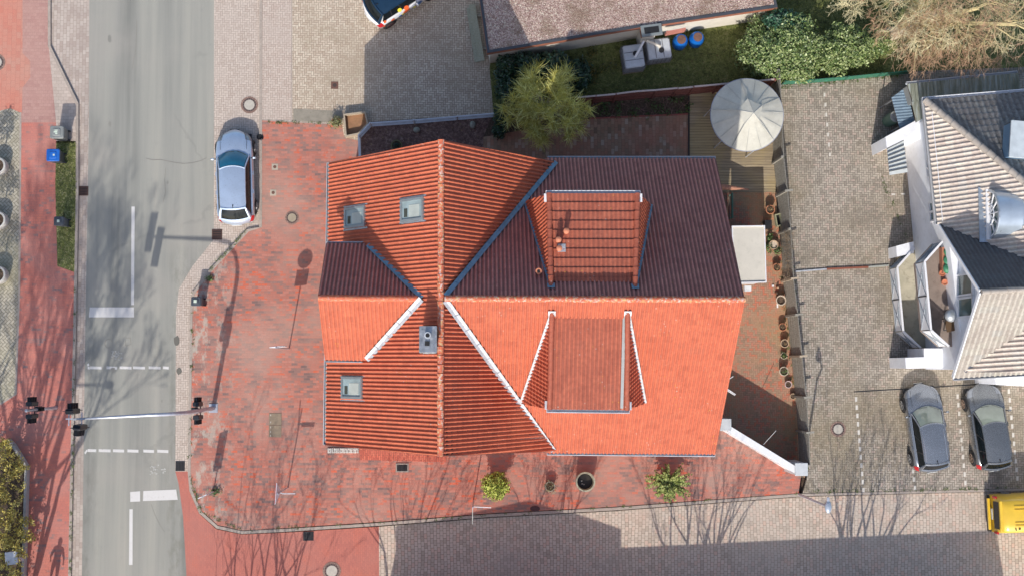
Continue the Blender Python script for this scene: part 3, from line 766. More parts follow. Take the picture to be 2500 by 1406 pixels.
# skylights
def skylight(cx, cy, lw, ls, label, openf=False):
    c = RP(cx, cy, EWN, nW); n = nW; U = Vector((0, 1, 0)); V = n.cross(-U).normalized(); V = V if V.z > 0 else -V
    R = Matrix((U, V, n)).transposed()
    s = bpy.data.objects.new('skylight', None); COL.objects.link(s); s.parent = house; ORG[s.name] = ORG[house.name]; s['label'] = label
    fr = MB(); h = .13
    for du, dv, su, sv in ((-lw/2, 0, .1, ls+.1), (lw/2, 0, .1, ls+.1), (0, ls/2, lw-.1, .1), (0, -ls/2, lw-.1, .1)):
        fr.box(c+R@Vector((du, dv, h/2+.03)), (su, sv, h), rot=R)
    fr.build('frame', simple('grey_skylight_frame', (.34, .38, .40, 1), .45, .5), s)
    gl = MB(); gl.box(c+R@Vector((0, 0, .10)), (lw-.1, ls-.1, .02), rot=R); gl.build('pane', M_glassb, s)
    sh = MB()
    sh.box(c+R@Vector((-lw*.06, ls*.10, .116)), (lw*.60, ls*.50, .008), rot=R); sh.build('blind', simple('pale_blind', (.46, .50, .46, 1), .35), s)  # pale blind, enlarged to stand for sky reflection in the pane
    sh = MB(); sh.box(c+R@Vector((-lw*.12, -ls*.30, .116)), (lw*.42, ls*.16, .008), rot=R); sh.build('dim_interior_strip', simple('dim_interior_strip', (.06, .07, .06, 1), .3), s)  # dark strip painted on the pane for the unlit room inside
    ap = MB()
    for du, dv, su, sv in ((-lw/2-.10, 0, .08, ls+.3), (lw/2+.10, 0, .08, ls+.3), (0, -ls/2-.14, lw+.3, .12)):
        ap.box(c+R@Vector((du, dv, .055)), (su, sv, .02), rot=R)
    ap.build('flashing', M_zinc, s)
skylight(871, 531, .80, 1.32, 'skylight in the shade beside the small west gable')
skylight(1011, 513, .84, 1.34, 'pale skylight close to the main ridge')
skylight(864, 946, .84, 1.34, 'skylight low on the southern half of the west slope')

# chimney
ch = MB(); c0 = W(1045, 828, 11.75); ch.box((c0.x, c0.y, 10.6), (.60, .95, 2.2)); chimney = ch.build('chimney', simple('chimney_slate', (.16, .17, .19, 1), .7), house)
cp = MB(); cp.box((c0.x, c0.y, 11.73), (.70, 1.06, .07), bev=.03); 
cp.build('cap', simple('stained_metal_cap', (.46, .47, .48, 1), .35, .75, .3, 4, (.70, .70, .70, 1), .6), chimney)
fl = MB(); q = W(1044, 818, 11.95); fl.tube([q-Vector((0, 0, .3)), q+Vector((0, 0, .05))], .13, 16); fl.build('flue_pipe', M_zincp, chimney)
fl = MB(); fl.tube([q+Vector((0, 0, .03)), q+Vector((0, 0, .056))], .085, 14); p = W(1043, 838, 11.8); fl.box((p.x, p.y, 11.80), (.18, .18, .1)); fl.build('flue_opening', M_dark, chimney)
lf = MB(); lf.box(RP(1050, 862, EWN, nW)+Vector((0, 0, .08)), (.8, .16, .04), rot=Matrix.Rotation(radians(-46), 3, 'Y')); lf.build('flashing', M_zincp, chimney)
# clay vents
M_clay = simple('clay_vent', (.60, .22, .12, 1), .7, 0, .15, 6)
fd = W(1347, 688, 10.34); nD = plane_of([W(1347, 688, 10.34), W(1547, 690, 10.34), W(1556, 474, 9.55)])
for x, y in ((1381, 567), (1362, 588), (1364, 609)):
    q = RP(x, y, fd, nD); mb = MB()
    mb.lathe(q, [(.10, 0), (.10, .42), (.125, .44), (.12, .50), (.04, .56)], 14); mb.build('roof_vent', M_clay, house, smooth=40)
q = RP(1371, 606, fd, nD); mb = MB(); mb.box(q+Vector((0, 0, .07)), (.32, .34, .03), rot=Matrix.Rotation(radians(-11), 3, 'X')); mb.build('vent_flashing', M_zincp, house)
q = RP(1314, 664, NE, nN); mb = MB(); mb.lathe(q, [(.10, -.1), (.10, .36), (.13, .38), (.13, .42), (.07, .42), (.07, .25)], 14, capt=True); mb.build('roof_vent', M_clay, house, smooth=40)
mb = MB(); mb.tube([q+Vector((0, 0, .27)), q+Vector((0, 0, .425))], .068, 12); mb.build('vent_opening', M_dark, house)
# ground course: stone strip, brick ledge, cellar light well
mb = MB()
a = W(800, 1093, .12); b = W(876, 1105, .12)
for i in range(16):
    for j in range(3):
        mb.box((a.x+(i+.5)*(b.x-a.x)/16+random.uniform(-.01, .01), a.y+(j+.5)*(b.y-a.y)/3, .14), (.085, .075, .07), bev=.02)
mb.build('cobble_strip', simple('pale_cobble', (.60, .57, .52, 1), .85, 0, .15, 8), house)
mb = MB(); mb.prism([(v.x, v.y) for v in poly([(878, 1092), (1088, 1092), (1088, 1128), (878, 1122)], .3)], .05, .22)
mb.prism([(v.x, v.y) for v in poly([(890, 1090), (1088, 1090), (1088, 1113), (890, 1113)], .4)], .2, .36)
mb.build('brick_step', paving('step_bricks', 'brick', [(0, C(196, 104, 86)), (.5, C(214, 116, 94)), (1, C(228, 132, 106))], C(130, 80, 70), (.24, .09), pi/2, mj=.8), house)
# ================================================================== NEIGHBOUR HOUSE (east)
M_rend = simple('cool_white_render', (.84, .85, .88, 1), .8, 0, .05, 1.5, (.56, .56, .55, 1), .3)
T_CR = m_tile('cream_concrete_tile', (.64, .56, .49, 1), (.50, .42, .36, 1), spot=.2)
T_CL = m_tile('light_sandy_tile', (.44, .40, .35, 1), (.34, .30, .26, 1), spot=.1)
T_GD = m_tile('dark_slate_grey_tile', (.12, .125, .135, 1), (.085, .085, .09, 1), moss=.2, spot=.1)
T_GM = m_tile('mossy_grey_tile', (.26, .25, .24, 1), (.15, .14, .13, 1), moss=.55, spot=.5)
wh = thing('white_house', 'white rendered house with cream, grey and sandy tiled roofs at the right edge', 'house', W(2400, 600, 0))
a0 = W(2258, 246, 4.6); a1 = W(2290, 548, 4.6); hE = W(2500, 445, 7.0)
hd = (hE-a0); hX = a0+hd*1.9                       # hip carried on beyond the frame
nA = plane_of([a0, a1, hX])
va = RP(2300, 566, a0, nA); vb2 = RP(2500, 655, a0, nA); vb2 = va+(vb2-va)*1.9
tiles('roof', [a0, a1, va, vb2, hX], T_CR, wh, U=(a1-a0), period=.212, amp=.062, course=.37, lift=.02, label='cream ribbed west slope')
va = RP(2350, 908, a0, nA); vb2 = RP(2500, 786, a0, nA); vc = RP(2500, 908, a0, nA)
tiles('roof', [va, va+(vc-va)*2, va+(vb2-va)*2], T_CR, wh, U=(a1-a0), period=.212, amp=.062, course=.37, lift=.02, label='small ribbed slope at the lower right')
e0 = W(2500, 226, 4.6)
ed = (e0-a0); top2 = hX+ed*1.0; bot2 = a0+ed*2.6
_, nB = tiles('roof', [bot2, a0, hX, hX+ed*.9], T_GM, wh, period=.27, amp=.035, course=.36, label='mossy dark grey north slope')
ridge_caps('hip_tiles', a0, hE+hd*.3, wh, T_CL, r=.16, seg=.42, up=.05)
gutter('gutter', a0, a1, (-1, .1, 0), wh, w=.12); gutter('gutter', a0+Vector((-.1, 0, 0)), bot2, (0, 1, 0), wh, w=.14, mat=M_whitep)
# lightning cable on the roof
mb = MB(); mb.tube([RP(2277, 275, a0, nA)+nA*.1, RP(2290, 400, a0, nA)+nA*.1, RP(2303, 540, a0, nA)+nA*.1], .018, 5); mb.build('lightning_rod', M_whitep, wh)
# gabled wing with the balconies
pk = W(2395, 712, 8.4); pkE = W(2500, 706, 8.4); pkE = pk+(pkE-pk)*2.2
wN = W(2292, 546, 4.6); wS = W(2329, 921, 4.6); dE = (pkE-pk)
_, nC = tiles('roof', [wN+dE, wN, pk, pkE], T_GD, wh, period=.2, amp=.03, course=.36, label='blue black north slope of the balcony gable')  # shade of this slope is put into its dark tile colour
_, nD2 = tiles('roof', [wS, wS+dE, pkE, pk], T_CL, wh, period=.24, amp=.045, course=.37, label='sandy grey south slope of the balcony gable')
ridge_caps('ridge_tiles', pk, pkE, wh, T_CL, r=.13)
gutter('gutter', wS, wS+dE, (0, -1, 0), wh, w=.12)
for p_, q_ in ((pk, wN), (pk, wS)):
    vb = MB(); vb.beam(p_-Vector((.02, 0, .1)), q_-Vector((.02, 0, .1)), .05, .2); vb.build('barge_board', M_rend, wh)
valley('valley_flashing', [RP(2354, 907, a0, nA), RP(2500, 788, a0, nA)], wh, w=.14, up=.06, mat=simple('dark_valley_metal', (.07, .08, .11, 1), .6, .3))
# walls
wa = W(2206, 322, 0.1); wb = W(2232, 612, .1); wx = W(2256, 740, .1).x
mb = MB()
mb.prism([(wa.x, wa.y), (wb.x, wb.y), (wb.x+.6, wb.y-5.8), (wb.x+14, wb.y-5.8), (wb.x+14, wa.y+.6), (wa.x+.3, wa.y+.6)], 0, 4.62)
mb.build('wall', M_rend, wh)
yN_ = wN.y-.35; yS_ = wS.y+.35
mb = MB(); pts = [(yS_, 0), (yN_, 0), (yN_, 4.75), (pk.y, 8.2), (yS_, 4.75)]
vs = [(wx, y, z) for y, z in pts]+[(wx+.35, y, z) for y, z in pts]
mb.add(vs, [tuple(range(4, -1, -1)), tuple(range(5, 10))]+[(i, (i+1) % 5, (i+1) % 5+5, i+5) for i in range(5)])
mb.build('gable_wall', M_rend, wh)
def wall_window(name, p, q, z0, z1, parent, off=1, bars=1, depth=.06):
    """window between two plan points p,q on a wall; off=-1 puts it west of the wall"""
    d = (q-p); L = d.length; d.normalize(); n = Vector((d.y, -d.x, 0))*off
    fr = MB(); t = .09
    def seg(a, b, za, zb): fr.beam(Vector((a.x, a.y, za))+n*depth, Vector((b.x, b.y, zb))+n*depth, .10, t, up=(0, 0, 1))
    seg(p, q, z0, z0); seg(p, q, z1, z1); seg(p, p, z0, z1+.05); seg(q, q, z0, z1+.05)
    for i in range(1, bars+1): m_ = p+d*(L*i/(bars+1)); seg(m_, m_, z0, z1)
    f = fr.build(name, M_whitep, parent)
    gl = MB(); c = (p+q)/2
    a_ = Vector((p.x, p.y, z0))+n*.03; b_ = Vector((q.x, q.y, z0))+n*.03
    gl.quad(b_, a_, Vector((a_.x, a_.y, z1)), Vector((b_.x, b_.y, z1)))
    gl.build('pane', M_glass, f); return f
wd = (wb-wa).normalized()
wall_window('window', wa+wd*1.9, wa+wd*2.7, 3.0, 4.1, wh); wall_window('window', wa+wd*3.9, wa+wd*4.8, 2.8, 4.1, wh)
wall_window('window', Vector((wx, pk.y+.95, 0)), Vector((wx, pk.y+.02, 0)), 3.75, 6.3, wh, bars=0); wall_window('window', Vector((wx, pk.y-.1, 0)), Vector((wx, pk.y-.95, 0)), 3.75, 6.3, wh, bars=0)
wall_window('window', Vector((wx, yN_-.3, 0)), Vector((wx, yN_-1.2, 0)), .3, 2.4, wh); 
# balconies
def balcony(name, label, pts, zf, zr, slab):
    b = bpy.data.objects.new(name, None); COL.objects.link(b); b.parent = wh; ORG[b.name] = ORG[wh.name]; b['label'] = label
    P = [W(x, y, zf) for x, y in pts]
    P0 = Vector((wx, P[0].y, zf)); P1 = Vector((wx, P[-1].y, zf))
    ring = [P0]+P+[P1]
    mb = MB(); mb.prism([(p.x, p.y) for p in ring], zf-slab, zf, bottom=True); mb.build('floor', simple('balcony_paving' if slab > .15 else 'terrace_paving', C(158, 142, 132) if slab > .15 else C(200, 192, 170), .85, 0, .15, 1.6, C(120, 104, 92), .5), b)
    h = zr-zf
    for i in range(len(P)-1):
        a = P[i]; c = P[i+1]; L = (c-a).length; k = max(1, round(L/1.35))
        d = (c-a)/L; n = Vector((-d.y, d.x, 0)); n = n if (n.dot(a-Vector((wx, a.y, zf))) > 0 or n.x < 0) else -n
        if n.x > 0: n = -n
        for j in range(k):
            s0 = a+d*(L*j/k+.03); s1 = a+d*(L*(j+1)/k-.03); m_ = (s0+s1)/2
            pan = MB(); pan.beam(s0+Vector((0, 0, h*.5)), s1+Vector((0, 0, h*.5)), .025, h*.86)
            po = pan.build('rail_panel', M_whitep if not (i == 0) else simple('shade_tinted_panel', (.30, .38, .46, 1), .2), b)  # north panel is white too, its bluish shade put into the colour
            br = MB(); o = n*.03
            for z0, z1 in ((.08, .92), (.92, .08)): br.beam(s0+o+Vector((0, 0, h*z0)), s1+o+Vector((0, 0, h*z1)), .025, .03, up=n)
            e = (s1-s0)
            for kx in (.28,):
                q = [m_-e*kx, m_+e*kx]
                for zz in (.22, .78): br.beam(q[0]+o+Vector((0, 0, h*zz)), q[1]+o+Vector((0, 0, h*zz)), .02, .03, up=n)
                for z3 in (-.18, .18): br.beam(m_-e*.15+o+Vector((0, 0, h*(.5+z3))), m_+e*.15+o+Vector((0, 0, h*(.5+z3))), .02, .03, up=n)
            br.build('panel_brace', simple('grey_brace', (.30, .33, .36, 1), .5), po)
            if j: 
                ps = MB(); ps.beam(a+d*(L*j/k), a+d*(L*j/k)+Vector((0, 0, h)), .05, .06); ps.build('rail_post', simple('black_post', (.03, .03, .035, 1), .5), b)
    hr = MB()
    for i in range(len(P)-1): hr.beam(P[i]+Vector((0, 0, h)), P[i+1]+Vector((0, 0, h)), .09, .05)
    hr.build('handrail', M_whitep, b)
    return b
balcony('terrace', 'lower terrace with yellowish floor', [(2212, 611), (2171, 657), (2185, 810), (2227, 849)], .16, 1.35, .1)
balcony('balcony', 'upper balcony with brown floor above the terrace', [(2277, 596), (2234, 644), (2249, 807), (2292, 846)], 3.6, 4.85, .2)
# flat roofed white parts round the wing
def flat_block(name, pts, z0, z1, mat, parent):
    mb = MB(); mb.prism([(v.x, v.y) for v in poly(pts, z1)], z0, z1, bottom=True); return mb.build(name, mat, parent)
flat_block('side_wall', [(2210, 873), (2256, 871), (2256, 850), (2316, 850), (2332, 897), (2212, 899)], 0, 2.4, M_rend, wh)
flat_block('wall_stub', [(2188, 601), (2231, 590), (2231, 618), (2190, 627)], 0, 1.3, M_rend, wh)
flat_block('flat_annex', [(2430, 914), (2620, 908), (2620, 948), (2432, 938)], 0, 2.6, M_rend, wh)
flat_block('side_annex', [(2162, 335), (2252, 286), (2260, 338), (2206, 342), (2165, 362)], 0.1, 2.3, M_rend, wh)
cn = flat_block('entrance_canopy', [(2166, 363), (2206, 343), (2216, 421), (2172, 428)], 2.15, 2.2, simple('frosted_canopy_sheet', (.62, .66, .66, 1), .4), wh)
mb = MB()
for i in range(7):
    t = i/7; a = W(2165+7*t, 364+64*t+ (0), 2.24); c = W(2206+10*t, 343+78*t, 2.24); mb.beam(a, c, .05, .035)
mb.build('canopy_rib', simple('dark_rib', (.10, .11, .12, 1), .6), cn)
# barrel dormer with a fan window
bd = bpy.data.objects.new('barrel_dormer', None); COL.objects.link(bd); bd.parent = wh; ORG[bd.name] = ORG[wh.name]
fc = RP(2412, 528, a0, nA); fz = fc.z+.06; r = 1.08
prof = []
for k in range(15):
    t = pi*k/14; prof.append((-r*cos(t), r*sin(t)*1.0))
mb = MB(); vs = []; yc = W(2416, 524, fz).y; xs = W(2402, 528, fz).x+.25
for xx in (xs, xs+4.6):
    for a_, b_ in prof: vs.append((xx, yc+a_, fz+b_))
n = len(prof); mb.add(vs, [(i, i+1, i+1+n, i+n) for i in range(n-1)]); mb.build('dormer_roof', simple('blue_grey_zinc', (.50, .58, .66, 1), .32, .5, .12, 1.2), bd, smooth=True)
mb = MB()
for j in (1, 2, 3):
    mb.tube([(xs+j*1.1, yc+a_*1.006, fz+b_*1.006) for a_, b_ in prof], .018, 4)
mb.tube([(xs, yc+a_, fz+b_) for a_, b_ in prof], .05, 6); mb.build('standing_seam', M_zinc, bd)
mb = MB(); mb.add([(xs+.06, yc, fz)]+[(xs+.06, yc+a_*.98, fz+b_*.98) for a_, b_ in prof], [(0, i+1, i) for i in range(1, n)]); mb.build('pane', M_glass, bd)
mb = MB()
for k in range(1, 6):
    t = pi*k/6; mb.beam((xs, yc, fz+.05), (xs, yc-cos(t)*r*.95, fz+sin(t)*r*.95), .05, .05, up=(1, 0, 0))
for rr in (.45, .93):
    mb.tube([(xs, yc+a_*rr, fz+b_*rr) for a_, b_ in prof], .035, 5)
mb.box((xs-.05, yc, fz), (.2, 2*r+.1, .12)); mb.build('fan_window_frame', M_whitep, bd)
mb = MB(); mb.box((xs-.2, yc, fz-.12), (.45, 2*r+.3, .04)); mb.build('apron', M_zinc, bd)
# small flat dormer on the north slope, cut by the frame
q = RP(2478, 355, a0, nB); mb = MB(); mb.box(q+Vector((.5, 0, .55)), (2.2, 1.5, .9), rz=radians(-5)); od = mb.build('box_dormer', simple('blue_dormer_cladding', (.16, .27, .40, 1), .5, .2), wh)
mb = MB(); mb.box(q+Vector((.5, 0, 1.04)), (2.35, 1.65, .08), rz=radians(-5), bev=.02); mb.build('dormer_roof', simple('pale_dormer_sheet', (.55, .60, .62, 1), .5, .2), od)

# --- things standing at the white house
def corrugated(name, pts, z, mat, parent, pitch=.12, amp=.02, ang=0.0, slope=0):
    P = poly(pts, z); d = Vector((cos(ang), sin(ang), 0))
    P = [Vector((p.x, p.y, z)) for p in P]
    return tiles(name, P, mat, parent, U=d, period=pitch, amp=amp, course=50, lift=0, thick=.04, rib=[(0, 0), (.25, .8), (.5, 1), (.75, .2)])[0]
M_cor = Mat('mossy_corrugated_sheet'); _p = M_cor.pos(scale=(4, .5, 1)); _n = M_cor.noise(_p, 1.6, 6, .7)
M_cor = M_cor.out(M_cor.ramp(_n, [(.3, (.13, .14, .09, 1)), (.5, (.24, .25, .20, 1)), (.66, (.36, .40, .38, 1)), (.8, (.16, .18, .17, 1))]), .7)
M_bcor = simple('blue_corrugated_sheet', (.20, .28, .36, 1), .45, .2, .15, 4)
sh = thing('lean_to_shed', 'long low shed with mossy corrugated roof behind the white house', 'shed', W(2350, 215, 0))
corrugated('roof', [(2214, 206), (2484, 179), (2494, 226), (2228, 252)], 2.9, M_cor, sh, pitch=.18, amp=.035, ang=radians(5)); corrugated('roof', [(2225, 250), (2260, 246), (2266, 282), (2236, 300)], 2.895, M_cor, sh, pitch=.18, amp=.035, ang=radians(5))
mb = MB(); mb.prism([(v.x, v.y) for v in poly([(2218, 209), (2480, 183), (2488, 220), (2254, 244), (2230, 250)], 2.8)], 0, 2.8); mb.build('wall', simple('grey_shed_wall', (.25, .25, .24, 1), .85), sh)
gutter('gutter', W(2214, 206, 2.95), W(2484, 179, 2.95), (0, 1, 0), sh, w=.1)
mb = MB(); mb.tube([W(2213, 206, 2.9), W(2213, 206, .2)], .045, 8); mb.build('downpipe', M_zincp, sh)
bs = thing('bicycle_shelter', 'small shelter with bluish corrugated roof between shed and white wall', 'shelter', W(2200, 270, 0))
corrugated('roof', [(2176, 240), (2212, 213), (2232, 298), (2196, 316)], 2.0, M_bcor, bs, pitch=.14, amp=.022, ang=radians(95))
for x, y in ((2180, 244), (2212, 220), (2200, 308), (2228, 296)):
    mb = MB(); q = W(x, y, 2.0); mb.beam((q.x, q.y, 0), (q.x, q.y, 1.95), .06, .06); mb.build('post', M_grayp, bs)
tk = thing('water_butt', 'green water butt standing by the corrugated shelter', 'water butt', W(2166, 298, .1))
q = W(2166, 298, .1); mb = MB(); mb.lathe(q, [(.24, 0), (.30, .15), (.32, .6), (.30, 1.2), (.27, 1.3)], 20); mb.build('barrel', simple('green_plastic', (.09, .17, .13, 1), .45), tk, smooth=40)
mb = MB(); mb.lathe(q+Vector((0, 0, 1.3)), [(.29, 0), (.29, .06), (.22, .09), (.22, .07)], 20); mb.build('lid', simple('grey_lid', (.34, .34, .32, 1), .5, 0, .3, 9), tk, smooth=40)
# balcony furniture
bf = W(2290, 628, 3.62)
pl = thing('planter_box', 'long green topped planter on the upper balcony against the white wall', 'planter', bf)
c = W(2310, 636, 3.9); mb = MB(); mb.box((c.x, c.y, 3.8), (.42, 1.2, .38)); mb.build('box', simple('terracotta_box', (.42, .18, .11, 1), .8), pl)
mb = MB()
for k in range(3): mb.ball((c.x+.03*k, c.y-.38+.38*k, 4.02), .24, 12, 8, (.85, 1, .6), .06)
mb.build('shrub', simple('green_cover', (.05, .22, .12, 1), .5, 0, .3, 9), pl, smooth=True)
for x, y in ((2296, 668), (2302, 690)):
    q = W(x, y, 3.65); mb = MB(); mb.lathe(q, [(.09, 0), (.14, .22), (.15, .24), (.12, .24), (.11, .2)], 12)
    o = mb.build('flower_pot', M_clay, org=q, smooth=40); tag(o, 'small clay pot below the planter on the upper balcony' if y < 680 else 'small clay pot nearer the windows on the upper balcony', 'flower pot', 'pots on the upper balcony')
ch_ = thing('balcony_chair', 'brown folding chair with cream cushion on the upper balcony', 'chair', W(2325, 800, 3.6)); c = W(2322, 795, 4.0)
mb = MB(); mb.box((c.x, c.y, 4.0), (.5, .5, .05), rz=.2); mb.build('seat', simple('brown_slats', (.12, .07, .035, 1), .7), ch_)
mb = MB(); mb.box((c.x+.28, c.y, 4.3), (.07, .5, .7), rz=.2); mb.build('backrest', simple('cream_cushion', (.66, .58, .44, 1), .9), ch_)
for dx, dy in ((-.2, -.2), (-.2, .2), (.2, -.2), (.2, .2)):
    mb = MB(); mb.beam((c.x+dx, c.y+dy, 3.6), (c.x+dx, c.y+dy, 4.0), .04, .04); mb.build('leg', M_grayp, ch_)
gr = thing('kettle_grill', 'covered silver barbecue beside the balcony chair', 'barbecue', W(2322, 772, 3.6)); c = W(2320, 770, 4.2)
mb = MB(); mb.ball((c.x, c.y, 4.3), .3, 16, 10, (1, 1, .75)); mb.build('kettle', simple('silver_cover', (.55, .58, .60, 1), .35, .5), gr, smooth=True)
mb = MB(); mb.box((c.x+.42, c.y-.02, 4.25), (.34, .36, .05)); mb.build('side_table', simple('dark_metal', (.05, .05, .06, 1), .4, .5), gr)
for dx, dy in ((-.15, -.15), (.15, -.15), (0, .2)):
    mb = MB(); mb.beam((c.x+dx, c.y+dy, 3.6), (c.x+dx*.5, c.y+dy*.5, 4.2), .03, .03); mb.build('leg', MATS['dark_metal'], gr)

# ================================================================== GARAGE (north)
gg = thing('garage', 'flat roofed white garage block with gravel roof at the top edge', 'garage', W(1500, 30, 0))
gp = [(1150, -260), (1168, -20), (1189, 131), (1563, 68), (1567, 89), (1616, 82), (1613, 61), (1899, 19), (1880, -60), (1860, -260)]
def inset(P, d):
    n = len(P); out = []
    a = sum(P[i].x*P[(i+1) % n].y-P[(i+1) % n].x*P[i].y for i in range(n)); sg = 1 if a > 0 else -1
    for i in range(n):
        p0, p1, p2 = P[i-1], P[i], P[(i+1) % n]
        d0 = (p1-p0).normalized(); d1 = (p2-p1).normalized()
        n0 = Vector((-d0.y, d0.x, 0))*sg; n1 = Vector((-d1.y, d1.x, 0))*sg
        b = (n0+n1); b = b/max(.3, b.length_squared)*2*1
        out.append(p1+b*d)
    return out
GP = poly(gp, 2.8)
def ring_wall(P, Q, z0, z1, name, mat, parent):
    """upstand between outer outline P and inner outline Q"""
    mb = MB(); n = len(P)
    for i in range(n):
        j = (i+1) % n; mb.prism([(P[i].x, P[i].y), (P[j].x, P[j].y), (Q[j].x, Q[j].y), (Q[i].x, Q[i].y)], z0, z1, bottom=True)
    return mb.build(name, mat, parent)
M_cream_w = simple('cream_render', (.72, .67, .58, 1), .85, 0, .06, 2, (.55, .50, .42, 1), .35)
Q0 = inset(GP, .12); mb = MB(); mb.prism([(p.x, p.y) for p in inset(GP, .16)], 0, 2.5); mb.build('wall', M_cream_w, gg)
ring_wall(GP, inset(GP, .14), 2.45, 2.74, 'fascia', simple('brown_fascia', (.34, .13, .08, 1), .6, 0, .2, 3), gg)
ring_wall(inset(GP, .01), inset(GP, .13), 2.745, 2.82, 'edge_trim', simple('dark_membrane', (.055, .06, .07, 1), .6), gg)
m = Mat('mossy_roof_gravel'); p_ = m.pos(); v1 = m.node("TexVoronoi", None, Vector=p_, Scale=24.0); n1 = m.noise(p_, 1.0, 6, .7); n2 = m.noise(p_, 30, 3, .7); wn = m.node("TexWhiteNoise", None, Vector=v1.outputs['Position'])
c_ = m.ramp(X(m.nt, wn.outputs[0]), [(0, (.26, .15, .12, 1)), (.4, (.48, .32, .27, 1)), (.7, (.60, .43, .37, 1)), (.9, (.74, .58, .47, 1)), (1, (.85, .78, .62, 1))])
c_ = m.mix(m.step(n1, .47, .66)*.6, c_, (.24, .16, .10, 1)); c_ = m.mix(1.0, c_, m.ramp(n2, [(.3, (.7, .7, .7, 1)), (.7, (1.2, 1.2, 1.2, 1))]), 'MULTIPLY')
M_grav = m.out(c_, .95, 0, X(m.nt, v1.outputs['Distance']), .9, .05)
mb = MB(); mb.prism([(p.x, p.y) for p in inset(GP, .11)], 2.4, 2.775); mb.build('gravel_roof', M_grav, gg)
mb = MB(); hc = W(1591, 74, 2.9); mb.box((hc.x, hc.y, 2.84), (1.0, .55, .12), rz=radians(8), bev=.02); ho = mb.build('roof_hatch', simple('grey_hatch', (.20, .22, .22, 1), .6), gg)
mb = MB(); mb.box((hc.x, hc.y, 2.905), (.70, .30, .012), rz=radians(8)); mb.build('pane', M_dark, ho)
mb = MB(); a = W(1625, 83, 2.2); b = W(1672, 74, 2.2); mb.beam(a, b, .10, .5); mb.build('wall_panel', simple('red_wall_panel', (.50, .20, .15, 1), .7), gg)

# ================================================================== FENCES, WALLS, GARDEN STRUCTURES
def wood(name, a, b, sc=3):
    m = Mat(name); p = m.pos(scale=(6, 6, 1.2)); n = m.noise(p, sc, 6, .7)
    return m.out(m.ramp(n, [(.3, a), (.7, b)]), .85, 0, n, .4, .01)
M_gw = wood('grey_weathered_wood', (.20, .185, .155, 1), (.38, .36, .31, 1))
M_rb = wood('red_brown_fence_wood', (.13, .045, .035, 1), (.26, .10, .08, 1))
M_lw = wood('pale_wood', (.34, .27, .19, 1), (.50, .42, .32, 1))
fe = thing('board_fence', 'long weathered grey board fence along the car park', 'fence', W(1925, 700, .1))
fl_ = [(1880, 196), (1889, 400), (1898, 480), (1906, 570), (1912, 687), (1922, 772), (1932, 870), (1942, 967), (1948, 1050), (1951, 1128)]
FP = [W(x, y, .1) for x, y in fl_]
for i in range(len(FP)-1):
    a = FP[i]; b = FP[i+1]; d = (b-a).normalized(); n = Vector((-d.y, d.x, 0)); n = n if n.x > 0 else -n
    mb = MB(); L = (b-a).length
    for k in range(13):
        j = random.uniform(-.008, .008); z = .2+k*.155
        mb.beam(a+n*(.0+j)+Vector((0, 0, z-.1+.0)), b+n*(.0-j)+Vector((0, 0, z-.1)), .022+.006*(k % 2), .135)
    mb.build('board_panel', M_gw, fe)
for i, p in enumerate(FP):
    mb = MB(); mb.box((p.x-.07, p.y, 1.12), (.10, .10, 2.05)); mb.build('post', M_lw if i in (4, 6) else M_gw, fe)
    if i in (2, 4, 5, 6, 7, 8):
        mb = MB(); mb.beam((p.x-.1, p.y, 2.12), (p.x+.25, p.y+.03, 2.16), .09, .05); mb.build('post_cap', M_lw if i in (4, 6) else M_gw, fe)
bf_ = thing('panel_fence', 'red brown wooden panel fence between back garden and lawn', 'fence', W(1600, 240, .1))
fx = [1402, 1446, 1496, 1590, 1640, 1680, 1740, 1800, 1872]
for i in range(len(fx)-1):
    x0, x1 = fx[i], fx[i+1]; g = lambda x: W(x, 258-(x-1402)*.093, .1)
    a, b = g(x0), g(x1); h = 1.75+random.uniform(-.06, .06); mb = MB(); K = 8; d = b-a
    arch = .14 if i in (2,) else 0
    for k in range(K):
        p = a+d*(k/K); q = a+d*((k+1)/K); hh = h+arch*sin(pi*(k+.5)/K)
        mb.beam(p+Vector((0, 0, .1+(hh-.1)/2)), q+Vector((0, 0, .1+(hh-.1)/2))+Vector((0, .0, 0)), .03+.006*(k % 2), hh-.1)
    for zz in (.5, 1.3): mb.beam(a+Vector((0, -.03, zz)), b+Vector((0, -.03, zz)), .03, .08)
    mb.build('fence_panel', M_rb, bf_)
    cp_ = MB(); 
    for k in range(K):
        h0 = h+arch*sin(pi*k/K); h1 = h+arch*sin(pi*(k+1)/K)
        cp_.beam(a+d*(k/K)+Vector((0, 0, h0+.02)), a+d*((k+1)/K)+Vector((0, 0, h1+.02)), .08, .035)
    cp_.build('cap_rail', simple('pale_cap_rail', (.50, .40, .36, 1), .7), bf_)
for x in fx:
    p = g(x); mb = MB(); mb.box((p.x, p.y-.02, .95), (.09, .1, 1.9)); mb.build('post', M_rb, bf_)
gw = thing('garden_wall', 'white garden wall with two square piers beside the orange roofed house', 'wall', W(1860, 1110, .1))
a = W(1780, 1047, 2.2); b = W(1948, 1150, 2.2)
mb = MB(); mb.beam((a.x, a.y, 1.1), (b.x, b.y, 1.1), .22, 2.1); mb.build('wall', M_white, gw)
mb = MB(); mb.beam((a.x, a.y, 2.19), (b.x, b.y, 2.19), .30, .09); mb.build('coping', M_whitep, gw)
for x, y, s in ((1771, 1036, .50), (1957, 1145, .54)):
    q = W(x, y, 2.35); mb = MB(); mb.box((q.x, q.y, 1.15), (s, s, 2.2)); po = mb.build('pier', M_white, gw)
    mb = MB(); mb.box((q.x, q.y, 2.31), (s+.06, s+.06, .08), bev=.02); mb.build('pier_cap', simple('grey_white_cap', (.55, .57, .58, 1), .6, 0, .1), po)
